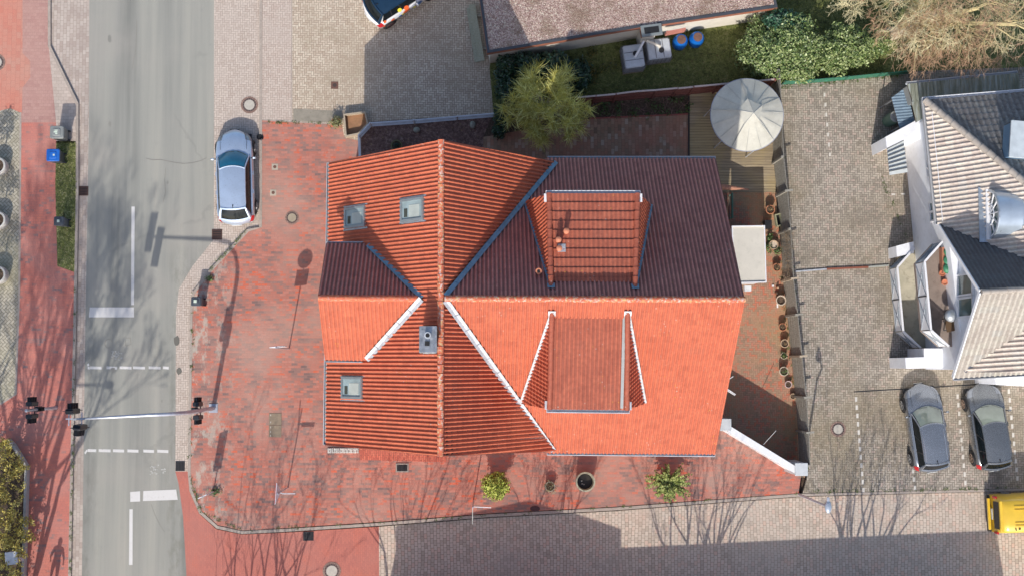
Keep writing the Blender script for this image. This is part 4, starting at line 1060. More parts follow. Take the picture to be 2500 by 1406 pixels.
q = W(1862, 1088, 2.2); e = W(1895, 1050, 2.6); mb = MB(); mb.tube([(q.x, q.y, 2.1), e], .015, 5); mb.build('thin_rod', M_grayp, gw)
# green netting along the hedge
gn = thing('net_fence', 'low green netting fence in front of the leafy hedge', 'fence', W(2060, 195, .1))
P = [W(x, y, .1) for x, y in ((1908, 207), (1980, 203), (2060, 196), (2140, 188), (2222, 180))]
for i in range(4):
    mb = MB(); mb.beam(P[i]+Vector((0, 0, .36)), P[i+1]+Vector((0, 0, .36)), .03, .68); mb.build('net', simple('green_netting', (.03, .17, .11, 1), .7, 0, .4, 6, (.16, .17, .06, 1), .5), gn)
for p in P:
    mb = MB(); mb.box(p+Vector((0, 0, .4)), (.05, .05, .85)); mb.build('post', simple('green_post', (.02, .09, .06, 1), .6), gn)
# railing round the mulch bed
rl = thing('metal_railing', 'white metal railing round the dark mulch bed', 'railing', W(1040, 300, .1))
P = [W(x, y, 1.0) for x, y in ((877, 382), (875, 331), (903, 301), (1010, 294), (1116, 285), (1214, 277))]
mb = MB()
for i in range(len(P)-1):
    for z, w_ in ((1.0, .05), (.72, .03), (.44, .03), (.2, .03)):
        a = P[i].copy(); b = P[i+1].copy(); a.z = b.z = z; mb.beam(a, b, w_, w_)
mb.build('rail', simple('white_rail_paint', (.62, .64, .68, 1), .4, .3), rl)
for p in P:
    mb = MB(); mb.tube([(p.x, p.y, .05), (p.x, p.y, 1.06)], .035, 8); mb.build('post', MATS['white_rail_paint'], rl)
# white canopy box
cb = thing('white_canopy', 'flat roofed white lean-to on the east side of the main house', 'canopy', W(1830, 620, .1))
P = poly([(1786, 552), (1867, 551), (1871, 690), (1790, 692)], 2.6)
mb = MB(); mb.prism([(p.x, p.y) for p in P], 2.5, 2.6, bottom=True); mb.build('roof', simple('off_white_sheet', C(228, 222, 208), .6, 0, .04, 2, C(200, 196, 180), .4), cb)
ring_wall(P, inset(P, .05), 2.5, 2.66, 'edge_trim', M_whitep, cb)
mb = MB(); Q = inset(P, .08); mb.prism([(p.x, p.y) for p in Q], .1, 2.5); mb.build('wall', simple('pale_side_panel', (.55, .56, .58, 1), .6), cb)
mb = MB(); q = W(1826, 704, 1.6); mb.box((q.x, q.y, 1.45), (.32, .26, .3)); tag(mb.build('meter_box', simple('pale_plastic_box', (.62, .63, .64, 1), .5), org=(q.x, q.y, 1.3)), 'small white box fixed below the corner of the white lean-to', 'box')
# round garden pavilion
pv = thing('round_pavilion', 'round garden pavilion with off white segmented fabric roof on the wooden deck', 'pavilion', W(1815, 300, .13))
cz = 2.3; c = W(1824, 281, cz); R0 = 1.735; cc_ = c+Vector((0, 0, 0)); mb = MB(); K = 15; kk = 5
pkz = 3.12; rin = .62; ring0 = []; ring1 = []; N_ = 60
vs = []; 
for rr_, zz in ((R0, cz-.10), (R0, cz), (R0*.72, cz+.26), (R0*.45, cz+.53), (.50, cz+.72)):
    for k in range(N_):
        t = 2*pi*k/N_; fl2 = 1-.035*abs(sin(t*K/2))*(1 if rr_ < R0 else 0)
        vs.append((c.x+rr_*cos(t), c.y+rr_*sin(t), zz-.04*abs(sin(t*7.5))*(1 if .6 < rr_ < R0*.9 else 0)))
fs = []
for r_ in range(4):
    for k in range(N_): a_ = r_*N_+k; b_ = r_*N_+(k+1) % N_; fs.append((a_, b_, b_+N_, a_+N_))
mb.add(vs, fs)
m = Mat('off_white_canvas'); p_ = m.pos(scale=(1, 1, 1)); n_ = m.noise(p_, 2, 5, .7); n3 = m.noise(p_, 14, 3, .6)
M_canvas = m.out(m.mix(m.step(n3, .5, .8)*.4, m.ramp(n_, [(.3, (.50, .48, .41, 1)), (.7, (.61, .59, .51, 1))]), (.40, .38, .29, 1)), .85)
mb.build('canopy', M_canvas, pv, smooth=25)
mb = MB(); 
tp = Vector((c.x+.10, c.y-.10, cz+.98))
for k in range(5):
    t0 = radians(72*k+100); t1 = radians(72*k+172); a_ = Vector((c.x+.64*cos(t0), c.y+.64*sin(t0), cz+.70)); b_ = Vector((c.x+.64*cos(t1), c.y+.64*sin(t1), cz+.70)); mb.quad(a_, b_, tp)
mb.build('top_cap', M_canvas, pv)
mb = MB()
for k in range(5):
    t0 = radians(72*k+100); mb.tube([tp, (c.x+.64*cos(t0), c.y+.64*sin(t0), cz+.715), (c.x+R0*cos(t0), c.y+R0*sin(t0), cz+.01)], [.012, .014, .014], 4)
for k in range(15):
    t0 = radians(24*k+4); mb.tube([(c.x+.62*cos(t0), c.y+.62*sin(t0), cz+.60), (c.x+R0*.72*cos(t0), c.y+R0*.72*sin(t0), cz+.265), (c.x+R0*cos(t0), c.y+R0*sin(t0), cz+.01)], .010, 4)
mb.build('seam', simple('canvas_seam', (.45, .45, .42, 1), .8), pv)
mb = MB(); mb.tube([(c.x+(R0+.01)*cos(2*pi*k/40), c.y+(R0+.01)*sin(2*pi*k/40), cz-.03) for k in range(41)], .025, 5, caps=False); mb.build('rim', simple('blue_grey_rim', (.30, .32, .40, 1), .5), pv)
for x, y in ((1735, 262), (1757, 350), (1846, 372), (1912, 300), (1892, 218), (1790, 196)):
    q = W(x, y, cz); v = Vector((q.x-c.x, q.y-c.y, 0)); q = c+v.normalized()*min(v.length, R0-.03)
    mb = MB(); mb.tube([(q.x, q.y, .1), (q.x, q.y, cz-.02)], .025, 6); mb.build('leg', MATS['white_rail_paint'], pv)
# framed sand box
sb = thing('raised_bed', 'timber framed bed with bare brown surface beside the railing', 'raised bed', W(866, 305, .1))
P = poly([(838, 279), (892, 272), (899, 303), (876, 328), (843, 335)], .5)
ring_wall(P, inset(P, .07), .08, .5, 'frame', M_lw, sb)
mb = MB(); mb.prism([(p.x, p.y) for p in inset(P, .06)], .08, .2); mb.build('surface', simple('brown_cover_board', C(172, 128, 96), .9, 0, .15, 4, C(140, 120, 70), .6), sb)
# planks leaning at the garage
tp_ = thing('timber_planks', 'long weathered planks lying along the garage side', 'planks', W(1165, 90, .1))
for k, (x0, y0, x1, y1, z) in enumerate(((1152, 12, 1176, 150, .45), (1146, 20, 1166, 152, .38))):
    mb = MB(); mb.beam(W(x0, y0, z), W(x1, y1, z), .30, .07); mb.build('plank', wood('lichened_plank_%s' % ('a' if k else 'b'), (.26, .26, .19, 1), (.42, .42, .33, 1)), tp_)
for y in (40, 120):
    q = W(1155+y*.12, y, .2); mb = MB(); mb.box((q.x, q.y, .22), (.7, .12, .26)); mb.build('bearer', M_gw, tp_)
# ================================================================== VEGETATION
rnd = random.Random(11)
def rdir(up=-1):
    while True:
        v = Vector((rnd.uniform(-1, 1), rnd.uniform(-1, 1), rnd.uniform(up, 1)))
        if .01 < v.length < 1: return v.normalized()
def leaf_mat(name, a, b, c3, rough=.45, sc=5):
    m = Mat(name); p = m.pos(); n = m.noise(p, sc, 5, .7)
    wn = m.node("TexWhiteNoise", {'noise_dimensions': '3D'}, Vector=m.node("VectorMath", {'operation': 'SNAP'}).outputs[0])
    sn = wn.inputs['Vector'].links[0].from_node; m.nt.links.new(p, sn.inputs[0]); sn.inputs[1].default_value = (.09, .09, .09)
    return m.out(m.ramp(X(m.nt, wn.outputs[0])*.5+n*.5, [(.3, a), (.5, b), (.7, c3)]), rough)
def leaf(mb, p, s, n, asp=.5):
    s *= rnd.choice((.7, 1, 1, 1.25))
    a = n.cross(rdir()).normalized(); b = n.cross(a)
    mb.add([p-a*s, p-b*s*asp, p+a*s, p+b*s*asp], [(0, 1, 2, 3)])
def leaves(mb, c, r, n, s, lump=.25, inner=.55, up=.3, zmin=0):
    c = Vector(c)
    for i in range(n):
        d = rdir(-.5); k = 1+lump*(noise.noise(d*2.3+c)*1.6+.5*noise.noise(d*6+c))
        q = rnd.uniform(inner, 1)**.5*k
        p = c+Vector((d.x*r[0], d.y*r[1], d.z*r[2]))*q
        if p.z < zmin: continue
        nn = (d*.6+rdir()*.7+Vector((0, 0, up))).normalized(); leaf(mb, p, s*rnd.uniform(.6, 1.3), nn)
def twig(mb, p, d, L, r0, seg=3, droop=0, wob=.25, n=3):
    pts = [p]; q = Vector(p); dd = Vector(d)
    for i in range(seg):
        dd = (dd+rdir()*wob+Vector((0, 0, -droop))).normalized(); q = q+dd*(L/seg); pts.append(q)
    mb.tube(pts, [r0*(1-.8*i/seg) for i in range(seg+1)], n, caps=False); return pts, dd
def branch(mbs, p, d, L, r, depth, spread=.6, droop=0.0, kids=(3, 4), shrink=.66, tipmb=None, rmin=.004, up=.12, mid=True):
    mb = mbs
    if depth <= 1 and tipmb is not None: mb = tipmb
    seg = 4 if depth > 2 else 3
    pts = [Vector(p)]; q = Vector(p); dd = Vector(d)
    for i in range(seg):
        dd = (dd+rdir()*.16+Vector((0, 0, up*.3-droop))).normalized(); q = q+dd*(L/seg); pts.append(q.copy())
    rad = [max(rmin, r*(1-.45*i/seg)) for i in range(seg+1)]
    mb.tube(pts, rad, 6 if r > .06 else (4 if r > .02 else 3), caps=False)
    if depth == 0: return
    k = rnd.randint(*kids)
    for i in range(k):
        t = seg if i < 2 or not mid else rnd.randint(1, seg)
        nd = (dd+rdir()*spread).normalized()
        branch(mbs, pts[t], nd, L*shrink*rnd.uniform(.75, 1.2), rad[t]*.78, depth-1, spread, droop, kids, shrink, tipmb, rmin, up, mid)

B_yel = simple('yellow_green_twig', (.54, .49, .11, 1), .6, 0, .45, 2.2)
B_pale = simple('pale_limb_bark', (.56, .49, .36, 1), .8, 0, .2, 3)
B_brn = simple('brown_bark', (.13, .10, .075, 1), .85, 0, .25, 4)
B_oliv = simple('olive_twig_bark', (.50, .42, .22, 1), .8, 0, .35, 1.5)
B_straw = simple('straw_yellow_twig', (.74, .66, .40, 1), .7, 0, .3, 2)
B_red = simple('reddish_twig', (.50, .32, .20, 1), .7, 0, .4, 2)
L_dark = leaf_mat('dark_ivy_leaf', (.010, .028, .016, 1), (.020, .055, .030, 1), (.040, .095, .045, 1), .35)
L_bright = leaf_mat('glossy_laurel_leaf', (.05, .095, .025, 1), (.15, .22, .06, 1), (.40, .46, .20, 1), .42, 3)
L_con = leaf_mat('golden_conifer_leaf', (.14, .18, .02, 1), (.32, .38, .05, 1), (.56, .60, .13, 1), .6, 4)
L_jun = leaf_mat('juniper_leaf', (.08, .12, .02, 1), (.24, .30, .06, 1), (.50, .54, .18, 1), .6, 4)
L_gold = leaf_mat('golden_hedge_leaf', (.26, .20, .035, 1), (.52, .42, .08, 1), (.75, .64, .20, 1), .6, 3)
L_mid = leaf_mat('small_plant_leaf', (.03, .07, .015, 1), (.06, .13, .03, 1), (.14, .22, .06, 1), .5)
L_dry = leaf_mat('dry_plant_leaf', (.16, .10, .05, 1), (.26, .17, .08, 1), (.38, .28, .14, 1), .8)

def crown_tree(name, label, cat, base, group=None): return thing(name, label, cat, base, group)
# pollarded willow-like ball tree
b0 = W(1322, 285, .1)
t = crown_tree('pollard_tree', 'round pollarded tree of yellow green twigs behind the orange gable', 'tree', b0)
mb = MB(); mb.tube([b0, b0+Vector((.03, .04, 1.2)), b0+Vector((.05, .05, 2.1))], [.17, .14, .13], 8)
knobs = []; hubs = []
for k in range(11):
    a = 2*pi*k/11+rnd.uniform(-.2, .2); rr = rnd.uniform(.5, .9) if k % 2 else rnd.uniform(1.1, 1.5)
    hp = b0+Vector((rr*cos(a), rr*sin(a), 2.1+rnd.uniform(-.1, .4)+.6*(1.6-rr)/1.6)); hubs.append(hp)
    mb.tube([b0+Vector((.05, .05, 2.0)), (b0+Vector((.05, .05, 2.35))+hp)/2, hp], [.09, .06, .05], 5)
mb.build('trunk', B_pale, t)
tw = MB(); lt = MB(); cc0 = b0+Vector((0, 0, 2.2))
for hp in hubs:
    for q in range(8):
        e = hp+rdir(-.3)*rnd.uniform(.3, .75); (lt if q % 2 else tw).tube([hp, (hp+e)/2+rdir()*.08, e], [.035, .025, .016], 4); knobs.append(e)
for kp in knobs:
    out = (kp-cc0).normalized()
    for i in range(62):
        d = (out*.5+rdir(-.6)+Vector((0, 0, .15))).normalized()
        twig(lt if i % 4 == 0 else tw, kp+rdir()*.12, d, rnd.uniform(.25, .75), rnd.uniform(.009, .015), 3, .02, .38)
for i in range(160):
    kp = rnd.choice(hubs); twig(lt, kp+Vector((0, 0, .2)), (Vector((rnd.uniform(-.6, .6), rnd.uniform(-.5, .9), .8))).normalized(), rnd.uniform(.5, 1.0), .02, 4, .05, .55, 4)
tw.build('crown', B_yel, t); lt.build('bright_shoots', simple('pale_yellow_shoot', (.85, .78, .30, 1), .55, 0, .3, 3), t)

def shrub(name, label, cat, c, r, n, s, mat, stem=True, lump=.25, inner=.5, group=None, core=None, zmin=.12):
    c = Vector(c); t = thing(name, label, cat, (c.x, c.y, .1), group); mb = MB(); leaves(mb, c, r, n, s, lump, inner, zmin=zmin); mb.build('foliage', mat, t)
    if stem:
        mb = MB()
        for k in range(4):
            a = rnd.uniform(0, 6.28); mb.tube([(c.x, c.y, .1), (c.x+cos(a)*r[0]*.3, c.y+sin(a)*r[1]*.3, c.z*.7), (c.x+cos(a)*r[0]*.6, c.y+sin(a)*r[1]*.6, c.z+r[2]*.3)], [.05, .035, .015], 5)
        mb.build('stems', B_brn, t)
    return t
def hedge(name, label, blobs, n, s, mat, stemmat=B_brn, cat='hedge'):
    c0 = Vector(blobs[0][0]); t = thing(name, label, cat, (c0.x, c0.y, .1)); mb = MB(); tot = sum(b[1][0]*b[1][1] for b in blobs)
    for c, r in blobs: leaves(mb, c, r, int(n*r[0]*r[1]/tot), s, .3, .5)
    mb.build('foliage', mat, t); mb = MB()
    for c, r in blobs:
        for k in range(5):
            a = rnd.uniform(0, 6.28); mb.tube([(c[0]+cos(a)*.1, c[1]+sin(a)*.1, .1), (c[0]+cos(a)*r[0]*.4, c[1]+sin(a)*r[1]*.4, c[2]), (c[0]+cos(a)*r[0]*.7, c[1]+sin(a)*r[1]*.7, c[2]+r[2]*.5)], [.05, .03, .01], 5)
    mb.build('stems', stemmat, t); return t
def B(px, py, z, rx, ry, rz): v = W(px, py, z); return ((v.x, v.y, z), (rx, ry, rz))
hedge('ivy_hedge', 'dark green ivy hedge against the garage wall', [B(1238, 172, 1.1, .55, .75, .9), B(1290, 160, 1.3, .9, .65, .9), B(1350, 165, 1.3, 1.0, .75, .9), B(1405, 185, 1.1, .75, .8, .9), B(1240, 220, 1.0, .55, .9, .8)], 9000, .085, L_dark)
hedge('ivy_clump', 'small dark ivy clump left of the yellow green tree', [B(1222, 285, .8, .35, .5, .6), B(1218, 320, .6, .3, .4, .45)], 1500, .07, L_dark, cat='shrub')
hedge('laurel_hedge', 'large rounded bright green laurel hedge', [B(1868, 118, 1.6, 1.25, 1.35, 1.2), B(1925, 95, 1.7, 1.35, 1.2, 1.2), B(1950, 140, 1.6, 1.2, 1.1, 1.1), B(1900, 150, 1.4, 1.3, .9, 1.1)], 24000, .066, L_bright)
hedge('laurel_hedge', 'lower glossy green laurel hedge beside the big bare tree', [B(2035, 130, 1.2, 1.0, 1.0, .95), B(2085, 115, 1.2, 1.0, .9, 1.0), B(2135, 105, 1.15, .75, .7, .85), B(2060, 90, 1.3, .9, .6, .9)], 15500, .062, L_bright)
hedge('dark_shrub', 'dark bluish green shrub tops at the back of the laurel hedge', [B(1905, 52, 2.2, .85, .5, .6), B(1945, 62, 2.0, .5, .5, .6)], 2600, .08, leaf_mat('blue_green_leaf', (.015, .05, .03, 1), (.03, .09, .05, 1), (.06, .15, .08, 1)), cat='shrub')

# big bare tree in the upper right corner
bt = W(2158, 92, .1); t = thing('bare_tree', 'large bare tree with pale limbs and reddish twig tips in the upper right corner', 'tree', bt)
mb = MB(); tips = MB(); f0 = W(2245, 60, 2.6); f1 = W(2215, 40, 2.6)
mb.tube([bt, (bt+f0)/2+Vector((-.1, 0, -.1)), f0], [.34, .30, .27], 9); mb.tube([(bt+f0)/2, f1, W(2290, -20, 5)], [.25, .22, .18], 8)
limbs = []
for (x, y, z) in ((2330, 35, 4.4), (2300, -15, 5), (2390, 20, 5.0), (2260, -60, 4.6), (2350, -80, 5.6), (2440, -50, 5.8), (2310, 80, 3.8), (2480, 60, 5.0)):
    e = W(x, y, z); s = f0 if y > -30 else W(2290, -20, 5); m_ = (s+e)/2+Vector((0, 0, .3)); mb.tube([s, m_, e], [.17, .13, .09], 7); limbs.append((s, m_, e))
for (s, m_, e) in limbs:
    for k in range(7):
        st = s.lerp(e, rnd.uniform(.35, 1)); st.z += .1
        d = Vector((rnd.uniform(-.7, 1), rnd.uniform(-1.3, .4), rnd.uniform(-.1, .5))).normalized()
        branch(mb, st, d, rnd.uniform(.8, 1.2), .045, 4, .75, .07, (2, 4), .68, tips, .006)
for k in range(14):
    st = W(rnd.uniform(2230, 2500), rnd.uniform(20, 110), rnd.uniform(3.2, 4.6)); branch(mb, st, Vector((rnd.uniform(-.5, .6), -1, .1)).normalized(), .8, .03, 3, .7, .08, (3, 4), .7, tips, .006)
for k in range(9):
    st = W(rnd.uniform(2090, 2230), rnd.uniform(-20, 30), rnd.uniform(2.6, 3.8)); branch(mb, st, Vector((rnd.uniform(-1.2, .0), rnd.uniform(-.8, .3), .15)).normalized(), .8, .03, 3, .8, .05, (3, 4), .68, tips, .006)
mid_ = MB()
for k in range(70):
    st = W(rnd.uniform(2200, 2520), rnd.uniform(-40, 90), rnd.uniform(3.2, 5.2)); branch(mid_, st, Vector((rnd.uniform(-.8, .8), rnd.uniform(-1.2, .3), rnd.uniform(0, .6))).normalized(), .62, .018, 3, .8, .05, (3, 4), .7, mid_, .006)
for k in range(26):
    st = W(rnd.uniform(2060, 2240), rnd.uniform(-40, 20), rnd.uniform(2.6, 4.2)); branch(mid_, st, Vector((rnd.uniform(-1, .3), rnd.uniform(-.8, .5), .2)).normalized(), .55, .016, 3, .85, .03, (3, 4), .7, mid_, .006)
for k in range(46):
    st = W(rnd.uniform(2225, 2520), rnd.uniform(85, 150), rnd.uniform(2.6, 3.8)); branch(tips, st, Vector((rnd.uniform(-.6, .6), -1, rnd.uniform(-.2, .2))).normalized(), .45, .012, 2, .8, .08, (3, 4), .7, tips, .005)
mid_.build('yellow_twigs', B_straw, t)
mb.build('limbs', B_oliv, t); tips.build('twigs', B_red, t)
pl_ = MB(); pl_.tube([bt+Vector((0, 0, .3)), (bt+f0)/2+Vector((-.1, 0, -.06)), f0, W(2290, 30, 4.2)], [.36, .32, .29, .2], 9); pl_.build('trunk', B_pale, t)

# golden hedge in the lower left corner, sprays drooping over the bed wall
gh = thing('golden_hedge', 'yellow green hedge spilling over the low wall in the lower left corner', 'hedge', W(10, 1250, .1))
mb = MB(); tw = MB()
for y in range(1085, 1440, 14):
    for k in range(6):
        x = rnd.uniform(-40, 40); c = W(x, y+rnd.uniform(-8, 8), rnd.uniform(.7, 1.5)); d0 = Vector((rnd.uniform(-.2, 1), rnd.uniform(-.6, .6), rnd.uniform(.2, .7))).normalized()
        pts, dd = twig(tw, c, d0, rnd.uniform(.5, 1.0), .014, 4, .12, .3)
        for p in pts[1:]:
            for q in range(9):
                leaf(mb, p+rdir()*.11, rnd.uniform(.04, .075), (rdir()+Vector((0, 0, .8))).normalized(), .4)
for (x, y) in ((62, 1142), (70, 1270), (78, 1318), (60, 1350), (66, 1300), (20, 1080), (40, 1330)):
    for k in range(5):
        st = W(x-26, y+rnd.uniform(-10, 10), 1.1); pts, dd = twig(tw, st, (W(x, y, 1.1)-st).normalized()+Vector((0, 0, .1)), rnd.uniform(.4, .7), .012, 4, .05, .3)
        for p in pts[1:]:
            for q in range(12): leaf(mb, p+rdir()*.10, rnd.uniform(.035, .065), (rdir()+Vector((0, 0, .8))).normalized(), .4)
mb.build('foliage', L_gold, gh); tw.build('stems', simple('olive_stem', (.16, .13, .05, 1), .8), gh)
# low wall of that bed
lw = thing('bed_wall', 'low pale stone wall edging the golden hedge', 'wall', W(60, 1200, .1)); mb = MB()
P = [W(x, y, .45) for x, y in ((-60, 1040), (18, 1074), (31, 1087), (63, 1139), (60, 1250), (55, 1406), (48, 1600))]
for i in range(1, len(P)-1): mb.beam((P[i].x, P[i].y, .25), (P[i+1].x, P[i+1].y, .25), .13, .42)
mb.build('wall_course', simple('pale_stone', (.42, .40, .38, 1), .85, 0, .1), lw)
mb = MB(); q = W(27, 1362, 1.35); mb.box((q.x, q.y, .7), (.50, .50, 1.2), rz=.1); mb.box((q.x, q.y, 1.33), (.56, .60, .06), rz=.1, bev=.02)
tag(mb.build('utility_cabinet', simple('white_cabinet', (.66, .68, .72, 1), .5, 0, .05), org=(q.x, q.y, .1)), 'pale utility cabinet half hidden by the golden hedge', 'cabinet')

# grass
def grass(name, pts, z, n, h, mat, label=None):
    P = poly(pts, z); x0 = min(p.x for p in P); x1 = max(p.x for p in P); y0 = min(p.y for p in P); y1 = max(p.y for p in P); mb = MB()
    def inside(x, y):
        c = False; m_ = len(P)
        for i in range(m_):
            a, b = P[i], P[(i+1) % m_]
            if (a.y > y) != (b.y > y) and x < (b.x-a.x)*(y-a.y)/(b.y-a.y)+a.x: c = not c
        return c
    k = 0
    while k < n:
        x = rnd.uniform(x0, x1); y = rnd.uniform(y0, y1); k += 1
        if not inside(x, y): continue
        a = rnd.uniform(0, 6.28); hh = h*rnd.uniform(.5, 1.4); w_ = .014; l = rnd.uniform(.5, 1.6)*hh
        b = Vector((x, y, z)); s = Vector((-sin(a), cos(a), 0))*w_; d = Vector((cos(a), sin(a), 0))*l
        mb.add([b-s, b+s, b+d+s*.4+Vector((0, 0, hh)), b+d*1.5+Vector((0, 0, hh*.9))], [(0, 1, 2, 3)])
    o = mb.build(name, mat); o['kind'] = 'stuff'; return o
L_gr = leaf_mat('lawn_grass_blade', (.06, .08, .014, 1), (.13, .17, .03, 1), (.26, .26, .08, 1), .7, 1.2)
L_vg = leaf_mat('verge_grass_blade', (.13, .15, .04, 1), (.27, .30, .08, 1), (.44, .42, .20, 1), .7, 1.5)
grass('lawn_grass', [(1400, -20), (2160, -20), (2160, 178), (1900, 200), (1600, 225), (1430, 240), (1205, 278), (1195, 165), (1510, 110)], .1, 38000, .04, L_gr)
grass('verge_grass', [(139, 346), (185, 346), (186, 470), (182, 663), (142, 648), (137, 450)], .1, 4200, .035, L_vg)
# garden bed plants and bare pinkish stems
bp = MB(); bs_ = MB()
for k in range(60):
    q = W(rnd.uniform(1440, 1680), rnd.uniform(243, 284), .15)
    if k % 2: leaves(bp, q+Vector((0, 0, .12)), (.2, .2, .15), 26, .05, .3, .2)
    else:
        for j in range(3): twig(bs_, q, rdir(.1), rnd.uniform(.25, .6), .012, 3, .05, .5)
o = bp.build('bed_plants', L_mid); o['kind'] = 'stuff'; o = bs_.build('dry_stems', simple('pink_dry_stem', (.34, .20, .18, 1), .8, 0, .2)); o['kind'] = 'stuff'
bp = MB()
for k in range(14):
    q = W(rnd.choice((rnd.uniform(1430, 1500), rnd.uniform(1420, 1450))), rnd.uniform(125, 215), .15); leaves(bp, q+Vector((0, 0, .15)), (.3, .3, .25), 70, .05, .3, .2)
o = bp.build('ground_cover', leaf_mat('ground_cover_leaf', (.03, .05, .015, 1), (.07, .09, .02, 1), (.22, .16, .03, 1))); o['kind'] = 'stuff'
litter = MB()
def scatter(n, x0, y0, x1, y1, z, s):
    for k in range(n):
        p = W(rnd.uniform(x0, x1), rnd.uniform(y0, y1), z); leaf(litter, p, rnd.uniform(.4, 1)*s, (Vector((0, 0, 1))+rdir()*.35).normalized(), .6)
scatter(90, 1430, 130, 1790, 215, .15, .05); scatter(130, 885, 300, 1200, 400, .12, .045); scatter(40, 140, 350, 185, 650, .14, .04); scatter(50, 1700, 230, 1880, 460, .15, .03)
scatter(40, 1440, 290, 1680, 380, .115, .03)
o = litter.build('leaf_litter', L_dry); o['kind'] = 'stuff'
# overgrowth on the board fence
og = MB()
for k in range(260):
    q = W(1925+rnd.uniform(-14, 10), rnd.uniform(565, 680), rnd.uniform(1.2, 2.2)); twig(og, q, rdir(-.6), rnd.uniform(.2, .5), .008, 3, .15, .5)
cl = thing('climbing_plant', 'dry brown climber tangled over the board fence behind the pots', 'climber', W(1915, 620, .1)); og.build('stems', simple('dry_climber_stem', (.30, .22, .14, 1), .85, 0, .3), cl)
# ================================================================== VEHICLES
def paint(name, col, metal=.5, rough=.32):
    m = Mat(name); n = m.noise(m.pos(obj=True), 1.3, 3); n2 = m.noise(m.pos(obj=True), 25, 4, .7)
    c = m.ramp(n, [(.35, tuple(v*.93 for v in col[:3])+(1,)), (.65, tuple(min(1, v*1.07) for v in col[:3])+(1,))])
    c = m.mix(m.step(n2, .55, .8)*.06, c, (.40, .38, .34, 1))
    return m.out(c, m.ramp(n2, [(.3, (rough*.8,)*3+(1,)), (.7, (rough*1.5,)*3+(1,))]), metal, Coat_Weight=1.0, Coat_Roughness=.05)
M_tyre = simple('tyre_rubber', (.022, .022, .024, 1), .85)
M_rim = simple('alloy_rim', (.45, .46, .48, 1), .35, .8)
M_red_l = simple('red_lamp_lens', (.45, .015, .02, 1), .2)
M_clear_l = simple('clear_lamp_lens', (.30, .32, .35, 1), .12, .3)
M_blk = simple('black_trim', (.02, .02, .022, 1), .5)
M_plate = simple('number_plate_white', (.7, .7, .68, 1), .4)
M_autog = m_glass('car_glass', (.006, .009, .011, 1), .12)
M_autog.node_tree.nodes['Principled BSDF'].inputs['Specular IOR Level'].default_value = .35
M_chrome = simple('bright_trim', (.62, .63, .66, 1), .25, .8)

